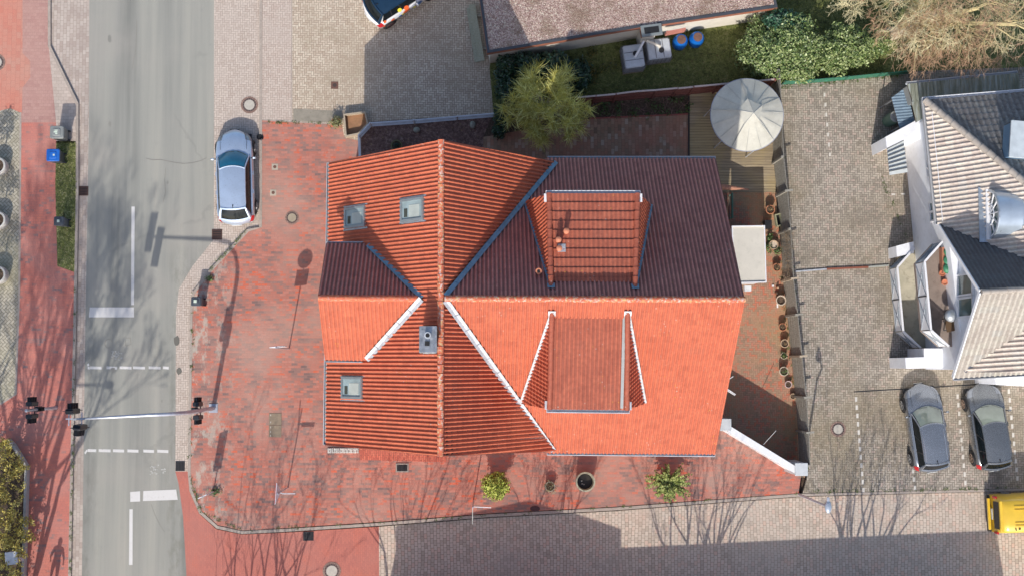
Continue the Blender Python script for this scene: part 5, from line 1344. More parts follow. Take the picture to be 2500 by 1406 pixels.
def car(name, label, loc, rz, L=4.5, Wd=1.78, H=1.46, belt=.93, hoodh=.86, wb=2.65, body=None, glass=None, cowl=.95, rf=.25, rr=-1.85, hatch=-2.08, rails=None, roofmat=None, group=None, fr_over=None, interior=None, nose=.62, yoff=0.0, rim=None, dots=None, roofw=.66, van=False):
    t = local_thing(name, label, 'car' if not van else 'van', loc, rz, group)
    gl = glass or M_autog; roofmat = roofmat or body
    yf = L/2+yoff; yr = -L/2+yoff; w = Wd/2
    st = [(yr, .70, .55), (yr+.03, .82, .66), (yr+.10, .92, .80), (yr+.28, .975, .955), (yr+.8, 1, 1), (0, 1, .985), (cowl-.1, .995, .98), (cowl+.25, .985, hoodh/belt+.02), (yf-.55, .95, hoodh/belt-.06), (yf-.28, .88, hoodh/belt-.16), (yf-.12, .77, hoodh/belt-.27), (yf-.03, .60, hoodh/belt-.40), (yf, .48, hoodh/belt-.50)]
    if van: st[7:] = [(cowl+.25, .985, .96), (yf-.4, .95, .88), (yf-.15, .88, .74), (yf-.03, .78, .60), (yf, .68, .5)]
    ring = [(-1, 0)]; sec = [(0, 1.0, .030), (.35, 1.0, .026), (.66, 1.0, .012), (.85, 1.0, -.012), (.95, .95, 0), (1.0, .78, 0), (.995, .55, 0), (.97, .34, 0), (.90, .22, 0)]
    vs = []; 
    for y, kw, kt in st:
        zt = belt*kt
        row = []
        for s, kz, dz in sec:
            z = (zt*kz+dz) if kz > .9 else (.20+(zt-.20)*kz*.95)
            if kz <= .35: z = .20 if s < .93 else .27
            yy = y
            if y > cowl: yy = y-(y-cowl)*.20*s*s
            elif y < yr+.4: yy = y+.16*s*s
            row.append((s*kw*w, yy, z))
        full = [(-x, y_, z) for x, y_, z in reversed(row[1:])]+row
        vs.extend(full)
    n = 2*len(sec)-1; fs = []
    for i in range(len(st)-1):
        for k in range(n-1):
            a = i*n+k; fs.append((a, a+1, a+1+n, a+n) if False else (a, a+n, a+1+n, a+1))
    fs.append(tuple(range(n-1, -1, -1)) if False else tuple(range(n))); fs.append(tuple(range((len(st)-1)*n+n-1, (len(st)-1)*n-1, -1)))
    fs = [tuple(reversed(f)) for f in fs] 
    mb = MB(); mb.add(vs, fs)
    # underside
    bo = mb.build('body', body, t, smooth=50)
    bmx = bmesh.new(); bmx.from_mesh(bo.data); bmesh.ops.recalc_face_normals(bmx, faces=bmx.faces); bmx.to_mesh(bo.data); bmx.free()
    mb = MB(); mb.box((0, yoff, .24), (Wd*.86, L*.9, .14)); mb.build('underbody', M_blk, t)
    # greenhouse
    zb = belt+.015; wbz = w*.85; wr = w*roofw; NS = 8
    def grid(fn, ni, nj):
        v = [fn(i/ni, j/nj) for i in range(ni+1) for j in range(nj+1)]
        f = [(i*(nj+1)+j, i*(nj+1)+j+1, (i+1)*(nj+1)+j+1, (i+1)*(nj+1)+j) for i in range(ni) for j in range(nj)]
        return v, f
    def cowl_y(s): return cowl-.30*s*s+.06
    def rf_y(s): return rf-.13*s*s
    def rr_y(s): return rr+.07*s*s
    def ht_y(s): return hatch+.13*s*s
    def ws(u, v_):
        s = 2*v_-1; wx_ = wbz*(1-u)+wr*u; return (s*wx_, cowl_y(s)*(1-u)+rf_y(s)*u, zb*(1-u)+(H-.055)*u-.03*s*s*u+.05*sin(pi*u))
    def rw(u, v_):
        s = 2*v_-1; wx_ = wbz*.96*(1-u)+wr*.98*u; return (s*wx_, ht_y(s)*(1-u)+rr_y(s)*u, zb*(1-u)+(H-.075)*u-.03*s*s*u+.03*sin(pi*u))
    def rfz(u): return H-.055*(1-u)-.075*u+.055*sin(pi*min(1, max(0, u)))*1.0 if True else H
    def roof(u, v_):
        s = 2*v_-1; y = rf_y(s)*(1-u)+rr_y(s)*u; return (s*wr*(1-.02*u), y, (H-.055)*(1-u)+(H-.075)*u+.05*sin(pi*u)-.03*s*s-.02*s**6)
    def both(fn, ni, nj, name_, mat, smooth=True, parent=t):
        v, f = grid(fn, ni, nj); mb = MB(); mb.add(v, f); o = mb.build(name_, mat, parent, smooth=smooth)
        b = bmesh.new(); b.from_mesh(o.data); b.normal_update()
        up = sum((fc_.normal.z for fc_ in b.faces))
        if up < 0: bmesh.ops.reverse_faces(b, faces=b.faces)
        b.to_mesh(o.data); b.free(); return o
    both(lambda u, v_: tuple(c_*(1, 1, 1)[i] for i, c_ in enumerate(ws(.02+.94*u, .045+.91*v_))), 6, NS, 'windshield', gl)
    both(lambda u, v_: rw(.10+.82*u, .07+.86*v_), 4, NS, 'rear_window', M_autog)
    both(lambda u, v_: roof(u, v_), 8, NS, 'roof', roofmat)
    # pillars and frames
    pm = MB()
    for s in (-1, 1):
        v0 = 0 if s < 0 else 1
        pts = [Vector(ws(u, v0)) for u in (0, .25, .5, .75, 1)]; pm.tube([p-Vector((s*.01, 0, .015)) for p in pts], .038, 6)
        pts = [Vector(rw(u, v0)) for u in (0, .35, .7, 1)]; pm.tube([p-Vector((s*.02, 0, .01)) for p in pts], [.085, .075, .06, .045], 6)
        pts = [Vector(roof(u, v0)) for u in (0, .25, .5, .75, 1)]; pm.tube([p-Vector((s*.008, 0, .018)) for p in pts], .034, 6)
    pts = [Vector(ws(1, k/8))-Vector((0, 0, .012)) for k in range(9)]; pm.tube(pts, .03, 5)
    pts = [Vector(rw(1, k/8))+Vector((0, 0, -.01)) for k in range(9)]; pm.tube(pts, [.06]*9, 5)
    pts = [Vector(rw(.03, k/8)) for k in range(9)]; pm.tube(pts, [.06]*9, 5)
    pm.build('pillar', roofmat if not van else body, t, smooth=50)
    for s in (-1, 1):
        v0 = 0 if s < 0 else 1
        def side(u, q):
            yb = (cowl_y(1)-.02)*(1-q)+(ht_y(1)+.16)*q; yt = (rf_y(1))*(1-q)+(rr_y(1)+.02)*q
            wl = wbz*(1-u)+wr*u+ (.025*sin(pi*u)); z = zb*(1-u)+(H-.10)*u
            return (s*(wl+.0), yb*(1-u)+yt*u, z)
        v, f = grid(side, 3, 8); mb = MB(); mb.add(v, f); o = mb.build('side_window', M_autog, t, smooth=True)
        b = bmesh.new(); b.from_mesh(o.data); b.normal_update()
        if sum(fc_.normal.x for fc_ in b.faces)*s < 0: bmesh.ops.reverse_faces(b, faces=b.faces)
        b.to_mesh(o.data); b.free()
        tr = MB(); tr.tube([(s*(wbz+.012), cowl_y(1)-.05, zb+.005), (s*(wbz+.022), 0, zb+.012), (s*(wbz*.99+.01), ht_y(1)+.2, zb+.012)], .014, 5); tr.build('window_trim', M_chrome if rails else M_blk, t)
        for q in (.40, .72):
            bp_ = MB(); bp_.beam(Vector(side(0, q))+Vector((s*.012, 0, 0)), Vector(side(1, q))+Vector((s*.012, 0, 0)), .07, .02, up=(s, 0, 0)); bp_.build('door_pillar', M_blk, t)
        for yy in (.15, -.75):
            dh = MB(); dh.box((s*(w+.005), yy, .80), (.03, .2, .035), bev=.01); dh.build('door_handle', body, t)
        # lamps: patches of the body skin
        def patch(name_, i0, i1, k0, k1, mat_, off=.008):
            c_ = len(sec)-1; ks = [c_+s*k for k in range(k0, k1+1)]; mbp = MB(); pv_ = [[Vector(vs[i_*n+k_]) for k_ in ks] for i_ in range(i0, i1+1)]
            cn = Vector((0, yoff+(1.2 if i0 > 6 else -1.2), .45)); fl3 = [p+(p-cn).normalized()*off for r_ in pv_ for p in r_]; w_ = len(ks)
            fq = [(a*w_+b, a*w_+b+1, (a+1)*w_+b+1, (a+1)*w_+b) for a in range(len(pv_)-1) for b in range(w_-1)]
            mbp.add(fl3, fq); ob = mbp.build(name_, mat_, t, smooth=True); b_ = bmesh.new(); b_.from_mesh(ob.data); b_.normal_update()
            if sum((f_.normal.dot(f_.calc_center_median()-cn)) for f_ in b_.faces) < 0: bmesh.ops.reverse_faces(b_, faces=b_.faces)
            b_.to_mesh(ob.data); b_.free()
        patch('headlight', 8, 10, 2, 5, M_clear_l); patch('tail_light', 1, 3, 3, 6, M_red_l)
        mi = bpy.data.objects.new('wing_mirror', None); COL.objects.link(mi); mi.parent = t; ORG[mi.name] = Vector((0, 0, 0))
        mm = MB(); mm.ball((s*(w+.10), cowl_y(1)-.12, belt+.07), .10, 10, 6, (1.05, .55, .75)); mm.build('shell', body, mi, smooth=True)
        mm = MB(); mm.beam((s*(w-.06), cowl_y(1)-.1, belt+.02), (s*(w+.05), cowl_y(1)-.12, belt+.05), .05, .04); mm.build('arm', M_blk, mi)
        if rails:
            ra = MB(); pts = [Vector(roof(u, 0 if s < 0 else 1))+Vector((-s*.07, 0, .035+.0)) for u in (.1, .3, .5, .7, .92)]; ra.tube(pts, .018, 6)
            for p in (pts[0], pts[-1]): ra.tube([p, p-Vector((0, 0, .06))], .018, 5)
            ra.build('roof_rail', rails, t)
        # hood shut line
        hs = MB(); hs.tube([(s*w*.70, cowl+.10, hoodh+.055), (s*w*.71, (cowl+yf)/2, hoodh+.0), (s*w*.62, yf-.32, hoodh-.11)], .007, 4); hs.build('bonnet_seam', M_blk, t)
        for yy in (wb/2, -wb/2):
            wh_ = bpy.data.objects.new('wheel', None); COL.objects.link(wh_); wh_.parent = t; ORG[wh_.name] = Vector((0, 0, 0))
            R = Matrix.Rotation(s*pi/2, 3, 'Y'); c0_ = Vector((s*(w-.20), yy, .32))
            ar = MB(); ar.lathe((s*(w-.025), yy, .35), [(.385, -.03), (.385, .035), (.34, .038)], 22, rot=R); ar.build('wheel_arch', M_blk, t)
            tm = MB(); tm.lathe(c0_, [(.25, 0), (.315, .01), (.325, .05), (.325, .21), (.305, .245), (.23, .25)], 24, rot=R); tm.build('tyre', M_tyre, wh_, smooth=40)
            rm = MB(); rm.lathe(c0_, [(.225, .20), (.225, .262), (.195, .262), (.19, .225)], 20, rot=R)
            for q in range(5):
                a = 2*pi*q/5; d = R @ Vector((cos(a), sin(a), 0)); o_ = R @ Vector((0, 0, .255)); rm.beam(c0_+o_, c0_+o_+d*.21, .06, .02, up=R @ Vector((0, 0, 1)))
            rm.lathe(c0_, [(.05, .22), (.05, .27)], 10, rot=R); rm.build('rim', rim or M_rim, wh_)
    pl_ = MB(); pl_.box((0, yr+.002, .50), (.50, .02, .11)); pl_.build('number_plate', M_plate, t)
    pl_ = MB(); pl_.box((0, yf-.01, .34), (.40, .02, .11)); pl_.build('number_plate', M_plate, t)
    gr_ = MB(); gr_.box((0, yf-.045, .42), (w*.5, .06, .10), bev=.02); gr_.build('grille', M_blk, t)
    wi = MB()
    for q in (.25, .62): wi.tube([Vector(ws(.03, q))+Vector((0, 0, .02)), Vector(ws(.08, q+.28))+Vector((0, 0, .02))], .008, 4)
    wi.build('wiper', M_blk, t)
    if not van:
        an = MB(); q = Vector(roof(.9, .5)); an.tube([q, q+Vector((0, -.05, .03)), q+Vector((0, -.2, .12))], [.03, .02, .006], 5); an.build('antenna', M_blk, t)
    return t
def heading(front, rear, side_off, z=.3):
    """centre and turn from the wheel points on one flank (pixels); side_off metres towards the hidden flank"""
    f = W(*front, z); r = W(*rear, z); d = (f-r).normalized(); n = Vector((d.y, -d.x, 0))
    c = (f+r)/2+n*side_off; return (c.x, c.y, 0), atan2(-d.x, d.y), (f-r).length
P_silver = paint('silver_blue_paint', (.52, .62, .76, 1), .55, .30)
P_dark = paint('dark_grey_paint', (.21, .23, .26, 1), .5, .22)
P_dark2 = paint('charcoal_paint', (.15, .16, .17, 1), .5, .24)
P_white = paint('white_car_paint', (.72, .72, .74, 1), .0, .3)
P_yel = paint('yellow_van_paint', (.78, .50, .035, 1), 0, .35)
G_blue = m_glass('sky_painted_glass', (.008, .12, .20, 1), .06)  # blue sky reflection put into the windscreen base colour
G_green = m_glass('greenish_glass', (.20, .23, .19, 1), .08)  # pale reflection on the windscreen put into the base colour
loc, rz, wbm = heading((620, 363), (624, 505), -.88)
car('estate_car', 'silver blue estate car parked at the kerb left of the house', (loc[0], loc[1], .0), rz, L=4.72, Wd=1.80, H=1.48, wb=wbm, body=P_silver, glass=G_blue, cowl=1.20, rf=.42, rr=-1.66, hatch=-2.16, yoff=.02, roofw=.68)
def heading2(front, rear, off, z=.3):
    f = W(*front, z); r = W(*rear, z); d = (f-r).normalized(); n = Vector((d.y, -d.x, 0)); c = (f+r)/2+n*off
    return (c.x, c.y, 0), atan2(-d.x, d.y), (f-r).length
loc, rz, wbm = heading2((2203, 988), (2222, 1118), .86)
car('estate_car', 'dark grey estate car with bright roof rails in the car park', (loc[0], loc[1], .1), rz, L=4.35, Wd=1.78, H=1.5, wb=wbm, body=P_dark, glass=G_green, cowl=1.12, rf=.34, rr=-1.62, hatch=-1.92, yoff=.1, rails=M_chrome, group='dark cars in the car park')
loc, rz, wbm = heading2((2353, 985), (2373, 1117), .86)
car('hatchback_car', 'charcoal hatchback without roof rails beside the dark estate car', (loc[0], loc[1], .1), rz, L=4.3, Wd=1.78, H=1.45, wb=wbm, body=P_dark2, glass=G_green, cowl=1.15, rf=.36, rr=-1.60, hatch=-1.92, yoff=.1, group='dark cars in the car park', rim=simple('bronze_rim', (.36, .26, .20, 1), .4, .6))
c = W(980, -10, .5)
wcar = car('livery_car', 'white car with dark roof and coloured dots cut off at the top edge', (c.x, c.y, .1), atan2(-.83, .56), L=4.0, Wd=1.74, H=1.47, wb=2.5, body=P_white, cowl=.7, rf=.2, rr=-1.45, hatch=-1.85, roofmat=simple('navy_roof', (.012, .035, .07, 1), .12), rim=simple('maroon_rim', (.12, .05, .05, 1), .5))
def dot(name, y, z, r, mat, x=.885, nx=1):
    mb = MB(); R = Matrix.Rotation(pi/2, 3, 'Y'); mb.lathe((x, y, z), [(r, 0), (r, .012)], 18, rot=R); mb.build(name, mat, wcar)
for y, z, r, mt in ((-1.05, .74, .10, simple('orange_sticker', (.75, .13, .03, 1), .5)), (-.25, .72, .19, MATS['orange_sticker']), (-.62, .58, .10, simple('blue_sticker', (.03, .12, .35, 1), .5)), (-.45, .60, .09, simple('yellow_sticker', (.75, .65, .05, 1), .5)), (.5, .7, .14, MATS['blue_sticker']), (-1.55, .62, .07, MATS['orange_sticker']), (.2, .55, .09, MATS['yellow_sticker'])):
    dot('sticker', y, z, r, mt, x=.868)
for x, y, z, r, mt in ((.80, -1.45, .98, .075, 'orange_sticker'), (.76, -.55, 1.14, .11, 'yellow_sticker'), (.80, -.2, .96, .13, 'orange_sticker')):
    mb = MB(); mb.lathe((x, y, z), [(r, 0), (r, .012)], 16, rot=Matrix.Rotation(radians(50), 3, 'Y')); mb.build('sticker', MATS[mt], wcar)
# yellow delivery van (rear end in view)
vc = W(2418, 1262, .5); vn = local_thing('delivery_van', 'yellow delivery van entering from the right edge', 'van', (vc.x, W(2450, 1252, .5).y, 0), radians(-90+2))
mb = MB()
secs = [(-.0, .86, 1.62, .35), (.06, .90, 1.72, .3), (.35, .92, 1.84, .3), (3.2, .92, 1.86, .3), (3.7, .9, 1.80, .3), (4.3, .86, 1.1, .3), (4.75, .72, .85, .3)]
vs = []; pr = lambda w_, h: [(-w_, .32), (-w_, .85), (-w_*.97, 1.05), (-w_*.86, h-.12), (-w_*.76, h-.02), (-w_*.4, h+.03), (0, h+.04), (w_*.4, h+.03), (w_*.76, h-.02), (w_*.86, h-.12), (w_*.97, 1.05), (w_, .85), (w_, .32)]
for y, w_, h, _ in secs: vs += [(x, y, z) for x, z in pr(w_, h)]
n = 13; fs = [(i*n+k, i*n+k+1, (i+1)*n+k+1, (i+1)*n+k) for i in range(len(secs)-1) for k in range(n-1)]+[tuple(range(n-1, -1, -1)), tuple(range((len(secs)-1)*n, len(secs)*n))]
mb.add(vs, fs); vo = mb.build('body', P_yel, vn, smooth=45)
b = bmesh.new(); b.from_mesh(vo.data); bmesh.ops.recalc_face_normals(b, faces=b.faces); b.to_mesh(vo.data); b.free()
mb = MB()
for x in (-.45, -.3, .3, .45): mb.box((x, 1.9, 1.905), (.03, 2.6, .02))
mb.build('roof_ribs', P_yel, vn)
mb = MB(); mb.box((0, -.02, 1.28), (1.3, .03, .5), rot=Matrix.Rotation(radians(-6), 3, 'X')); mb.build('rear_window', M_autog, vn)
mb = MB(); mb.box((0, -.06, .45), (1.76, .16, .22), bev=.04); mb.build('rear_bumper', M_blk, vn)
mb = MB(); mb.box((0, -.13, .66), (1.5, .12, .10), bev=.02); mb.build('bumper_step', P_yel, vn)
mb = MB(); mb.box((0, -.03, .75), (.52, .03, .12)); mb.build('number_plate', M_plate, vn)
mb = MB(); mb.box((0, .02, 1.76), (1.45, .14, .03), bev=.02); mb.build('roof_spoiler', P_yel, vn)
for s in (-1, 1):
    mb = MB(); mb.box((s*.84, -.0, 1.12), (.12, .10, .36), bev=.03); mb.build('tail_light', M_red_l, vn)
    for yy in (.85, 3.75):
        wh_ = bpy.data.objects.new('wheel', None); COL.objects.link(wh_); wh_.parent = vn; ORG[wh_.name] = Vector((0, 0, 0))
        R = Matrix.Rotation(s*pi/2, 3, 'Y'); mb = MB(); mb.lathe((s*.72, yy, .33), [(.24, 0), (.32, .02), (.33, .19), (.24, .21)], 20, rot=R); mb.build('tyre', M_tyre, wh_)
        mb = MB(); mb.lathe((s*.72, yy, .33), [(.2, .18), (.2, .22), (.05, .24)], 16, rot=R); mb.build('rim', M_rim, wh_)
# small black horn emblem on the roof edge of the van
mb = MB(); mb.box((.62, .62, 1.885), (.10, .05, .012), rz=.4); mb.box((.60, .80, 1.885), (.06, .10, .012), rz=.2); mb.build('roof_emblem', M_blk, vn)

# ================================================================== STREET FURNITURE
M_sig = simple('black_signal_housing', (.018, .02, .026, 1), .45)
M_galv = simple('galvanised_steel', (.52, .54, .60, 1), .4, .5, .12, 6)
def signal_head(mb, c, face, n=3, sc=1.0):
    """housing with visors; face: unit plan direction the lamps look to"""
    c = Vector(c); f = Vector(face).normalized(); s_ = Vector((-f.y, f.x, 0)); R = Matrix((s_, f, Vector((0, 0, 1)))).transposed()
    mb.box(c, (.30*sc, .22*sc, .28*n*sc+.06), rot=R, bev=.04)
    for k in range(n):
        z = c.z+(k-(n-1)/2)*.28*sc
        for q in range(7):
            a = radians(-10+200*q/6); 
            a2 = radians(-10+200*(q+1)/6)
            if q == 6: continue
            p0 = c+s_*cos(a)*.12*sc+f*.11*sc; p1 = c+s_*cos(a2)*.12*sc+f*.11*sc
            z0 = z+sin(a)*.12*sc; z1 = z+sin(a2)*.12*sc
            mb.quad((p0.x, p0.y, z0), (p1.x, p1.y, z1), tuple(Vector((p1.x, p1.y, z1))+f*.22*sc), tuple(Vector((p0.x, p0.y, z0))+f*.22*sc))
            mb.quad(tuple(Vector((p0.x, p0.y, z0))+f*.22*sc), tuple(Vector((p1.x, p1.y, z1))+f*.22*sc), (p1.x, p1.y, z1), (p0.x, p0.y, z0))
def lenses(parent, c, face, n=3, sc=1.0):
    f = Vector(face).normalized(); ang = atan2(f.y, f.x); cols = [simple('red_lens', (.16, .01, .01, 1), .3), simple('amber_lens', (.2, .10, .01, 1), .3), simple('green_lens', (.01, .13, .07, 1), .3)]
    for k in range(n):
        mb = MB(); z = c[2]+((n-1)/2-k)*.28*sc; R = Matrix.Rotation(ang, 3, 'Z') @ Matrix.Rotation(pi/2, 3, 'Y'); p = Vector((c[0], c[1], z))+f*.115*sc
        mb.lathe(p, [(.10*sc, 0), (.09*sc, .02), (.03, .03)], 14, rot=R); mb.build('lens', cols[k if n == 3 else (0 if k == 0 else 2)], parent)
def head(parent, c, face, n=3, sc=1.0, label=None, board=False):
    mb = MB(); signal_head(mb, c, face, n, sc); h = mb.build('signal_head', M_sig, parent)
    if label: h['label'] = label
    if board:
        f = Vector(face).normalized(); s_ = Vector((-f.y, f.x, 0)); R = Matrix((s_, f, Vector((0, 0, 1)))).transposed(); mb = MB()
        mb.box(Vector(c)+f*.02, (.33*sc, .025, .28*n*sc+.62), rot=R, bev=.12); mb.build('backing_board', M_sig, h)
    lenses(h, c, face, n, sc); return h
ml = thing('signal_mast', 'long cantilever signal mast reaching over the road from the red pavement', 'traffic light', W(521, 996, .1))
b0 = W(521, 996, .1); ht = 4.95
top = Vector((b0.x, b0.y, ht)); tipw = W(178, 1023, 6.75)
mid = W(434, 1015, 5.1)
pm_ = [b0, b0+Vector((0, 0, 1.5)), b0+Vector((-.0, 0, 4.9))]
hx = [Vector((b0.x-.08, b0.y-.0, 5.5)), Vector((b0.x-.32, b0.y-.01, 6.05)), Vector((b0.x-.75, b0.y-.03, 6.38)), Vector((b0.x-1.4, b0.y-.05, 6.52))]
dirx = (Vector((tipw.x, tipw.y, 6.75))-hx[-1])
mb = MB(); mb.tube(pm_+hx+[hx[-1]+dirx*.5, hx[-1]+dirx], [.11, .105, .10, .09, .085, .08, .078, .06, .045], 12); mb.build('mast', M_galv, ml, smooth=True)
mb = MB(); mb.box((b0.x, b0.y, .12), (.42, .42, .04)); mb.build('base_plate', M_galv, ml)
e = hx[-1]+dirx
head(ml, e+Vector((-.05, .34, -.10)), (0, 1, 0), 3, 1.08, 'signal head facing north over the road', board=True)
head(ml, e+Vector((.28, -.34, -.10)), (-.15, -1, 0), 3, 1.08, 'signal head facing south over the road', board=True)
mb = MB(); mb.beam(e+Vector((-.3, .02, 0)), e+Vector((.5, .02, 0)), .05, .05)
for dx in (-.2, .35): mb.beam(e+Vector((dx, -.28, -.1)), e+Vector((dx, .3, -.1)), .04, .04)
mb.build('bracket', M_galv, ml)
for zz, n_ in ((3.15, 3),):
    head(ml, (b0.x-.05, b0.y+.30, zz), (0, 1, 0), 3, .95, 'signal head on the mast foot facing north')
    head(ml, (b0.x-.03, b0.y-.30, zz), (0, -1, 0), 3, .95, 'signal head on the mast foot facing south')
mb = MB()
for zz in (2.8, 3.5): mb.beam((b0.x, b0.y-.25, zz), (b0.x, b0.y+.25, zz), .04, .04)
mb.box((b0.x-.22, b0.y+.04, 3.0), (.20, .22, .6), bev=.04); mb.build('bracket', M_sig, ml)
sl = thing('signal_post', 'short traffic light post on the red walkway at the left', 'traffic light', W(138, 994, .1))
b1 = W(138, 994, .1); mb = MB(); mb.tube([b1, b1+Vector((0, 0, 3.95))], [.075, .06], 12); mb.tube([b1+Vector((0, 0, 3.95)), b1+Vector((0, 0, 4.0))], [.075, .03], 12); mb.build('post', M_galv, sl, smooth=40)
head(sl, (b1.x, b1.y+.28, 3.35), (0, 1, 0), 3, .95, 'northern signal head'); head(sl, (b1.x, b1.y-.28, 3.3), (0, -1, 0), 3, .95, 'southern signal head'); head(sl, (b1.x+.0, b1.y+.02, 2.5), (1, 0, 0), 2, .8, 'lower small signal head')
mb = MB()
for zz in (2.98, 3.7): mb.beam((b1.x, b1.y-.24, zz), (b1.x, b1.y+.24, zz), .04, .04)
mb.build('bracket', M_sig, sl)

# signs
M_sgn = simple('sign_white', (.72, .72, .76, 1), .4); M_sgb = simple('sign_back_grey', (.40, .41, .42, 1), .5, .4)
def post(t, b, h, r=.03): mb = MB(); mb.tube([b, b+Vector((0, 0, h))], r, 10); mb.build('post', M_galv, t, smooth=40)
s1 = thing('round_sign', 'round traffic sign over a square plate on a pole by the west gable', 'traffic sign', W(706, 851, .1)); b = W(706, 851, .1); post(s1, b, 3.85)
def disc(name, c, r, face, mat, parent, n=28, thick=.03):
    f = Vector(face).normalized(); R = Matrix.Rotation(atan2(f.y, f.x), 3, 'Z') @ Matrix.Rotation(pi/2, 3, 'Y'); mb = MB(); mb.lathe(Vector(c)-f*thick/2, [(r, 0), (r, thick)], n, rot=R); return mb.build(name, mat, parent)
fd_ = (-.10, 1, 0)
d_ = disc('sign_disc', b+Vector((0, .05, 3.42)), .36, fd_, M_sgn, s1); disc('blue_face', b+Vector((-.002, .07, 3.42)), .33, fd_, simple('blue_sign_face', (.02, .10, .40, 1), .4), d_, thick=.008)
mb = MB(); mb.box(b+Vector((0, .05, 2.70)), (.60, .03, .60), rz=.1, bev=.03); mb.build('sign_plate', M_sgn, s1)
s2 = thing('triangle_sign', 'triangular give way sign with side plate on a pole near the road corner', 'traffic sign', W(703, 1189, .1)); b = W(703, 1189, .1); post(s2, b, 3.0)
tri = [b+Vector((-.50*sin(radians(10)), -.50*cos(radians(10)), 2.9)), b+Vector((.08, .50, 2.85)), b+Vector((0, 0, 2.1))]
def slab(pts, n, th, name, mat, parent):
    n = Vector(n).normalized()*th/2; k = len(pts); mb = MB(); vs = [Vector(p)+n for p in pts]+[Vector(p)-n for p in pts]
    mb.add(vs, [tuple(range(k)), tuple(range(2*k-1, k-1, -1))]+[(i, i+k, (i+1) % k+k, (i+1) % k) for i in range(k)]); o = mb.build(name, mat, parent)
    b_ = bmesh.new(); b_.from_mesh(o.data); bmesh.ops.recalc_face_normals(b_, faces=b_.faces); b_.to_mesh(o.data); b_.free(); return o
fx_ = Vector((-1, .15, 0)); off = fx_*.06
tp3 = [b+off+Vector((0, -.48, 2.95)), b+off+Vector((-.0, .48, 2.95)), b+off+Vector((0, 0, 2.12))]
tp3 = [p+Vector((-.06 if i == 0 else (-.0 if i == 1 else .06), 0, 0)) for i, p in enumerate(tp3)]
sg = slab(tp3, (-1, -.25, 0), .03, 'sign_face', M_sgn, s2); cen = (tp3[0]+tp3[1]+tp3[2])/3
for i in range(3):
    mb = MB(); a_ = cen+(tp3[i]-cen)*.93; c_ = cen+(tp3[(i+1) % 3]-cen)*.93; nn = Vector((-1, -.25, 0)).normalized()*.02; mb.beam(a_+nn, c_+nn, .09, .012, up=nn); mb.build('red_border', simple('red_sign_paint', (.5, .02, .03, 1), .4), sg)
mb = MB(); mb.box(b+Vector((.42, -.04, 2.42)), (.62, .03, .16)); mb.beam(b+Vector((0, 0, 2.42)), b+Vector((.2, -.04, 2.42)), .03, .03); mb.build('side_plate', M_sgn, s2)
s3 = thing('street_name_sign', 'pole with two crossed street name blades at the south kerb', 'street sign', W(1156, 1219, .1)); b = W(1156, 1219, .1); post(s3, b, 3.3)
mb = MB(); mb.box(b+Vector((.42, .0, 3.05)), (.82, .03, .18), rz=-.05); mb.build('name_blade', M_sgn, s3)
mb = MB(); mb.box(b+Vector((-.02, -.40, 2.85)), (.03, .80, .18), rz=0); mb.build('name_blade', simple('stained_sign', (.50, .50, .46, 1), .6, 0, .25, 6), s3)
s4 = thing('information_board', 'narrow upright board on a post with weeds at its foot near the kerb', 'sign board', W(521, 1199, .1)); b = W(521, 1199, .1); post(s4, b, 2.35)
mb = MB(); mb.box(b+Vector((-.02, .0, 1.55)), (.44, .035, 1.45), rz=.42, bev=.01); mb.build('board', M_sgn, s4)
def weeds(label, px, py, n, r): 
    t = thing('weed', label, 'weed', W(px, py, .1)); mb = MB(); c = W(px, py, .2); leaves(mb, c, (r, r*.6, .14), n, .045, .3, .1); mb.build('foliage', L_mid, t)
weeds('green weeds round the foot of the narrow board', 526, 1199, 150, .36)
weeds('yellowish weeds on the diagonal kerb above the right hand bin', 512, 680, 110, .28)
# lamps
lp = thing('street_lamp', 'street lamp with silver oval head at the car park corner', 'street lamp', W(1952, 1207, .1)); b = W(1952, 1207, .1)
hd_ = W(2022, 1232, 5.4); am = Vector((b.x+.15, b.y-.02, 5.0)); mb = MB(); mb.tube([b, b+Vector((0, 0, 4.4)), am, Vector((hd_.x-.02, hd_.y+.30, 5.38))], [.07, .05, .045, .04], 10); mb.build('pole', M_galv, lp, smooth=40)
mb = MB(); mb.ball((hd_.x, hd_.y-.08, 5.4), .30, 14, 8, (.52, 1.0, .32)); lh = mb.build('lamp_head', simple('silver_lamp_head', (.50, .55, .62, 1), .3, .5), lp, smooth=True)
mb = MB(); mb.box((hd_.x, hd_.y+.25, 5.4), (.12, .2, .1), bev=.03); mb.build('lamp_collar', M_galv, lp)
l2 = thing('street_lamp', 'street lamp south of the picture whose shadow falls on the left pavement', 'street lamp', W(76, 1448, .1)); b = W(76, 1448, .1); mb = MB(); mb.tube([b, b+Vector((0, 0, 7.4)), b+Vector((.3, 0, 7.75)), b+Vector((1.5, -.12, 7.85))], [.09, .07, .05, .045], 10); mb.build('pole', M_galv, l2); mb = MB(); mb.ball(b+Vector((1.75, -.12, 7.85)), .27, 12, 8, (1, .75, .35)); mb.build('lamp_head', MATS['silver_lamp_head'], l2, smooth=True)
mb = MB(); mb.tube([b+Vector((0, 0, 3)), b+Vector((0, 0, 3.25))], .13, 10); mb.build('clamp', M_galv, l2)

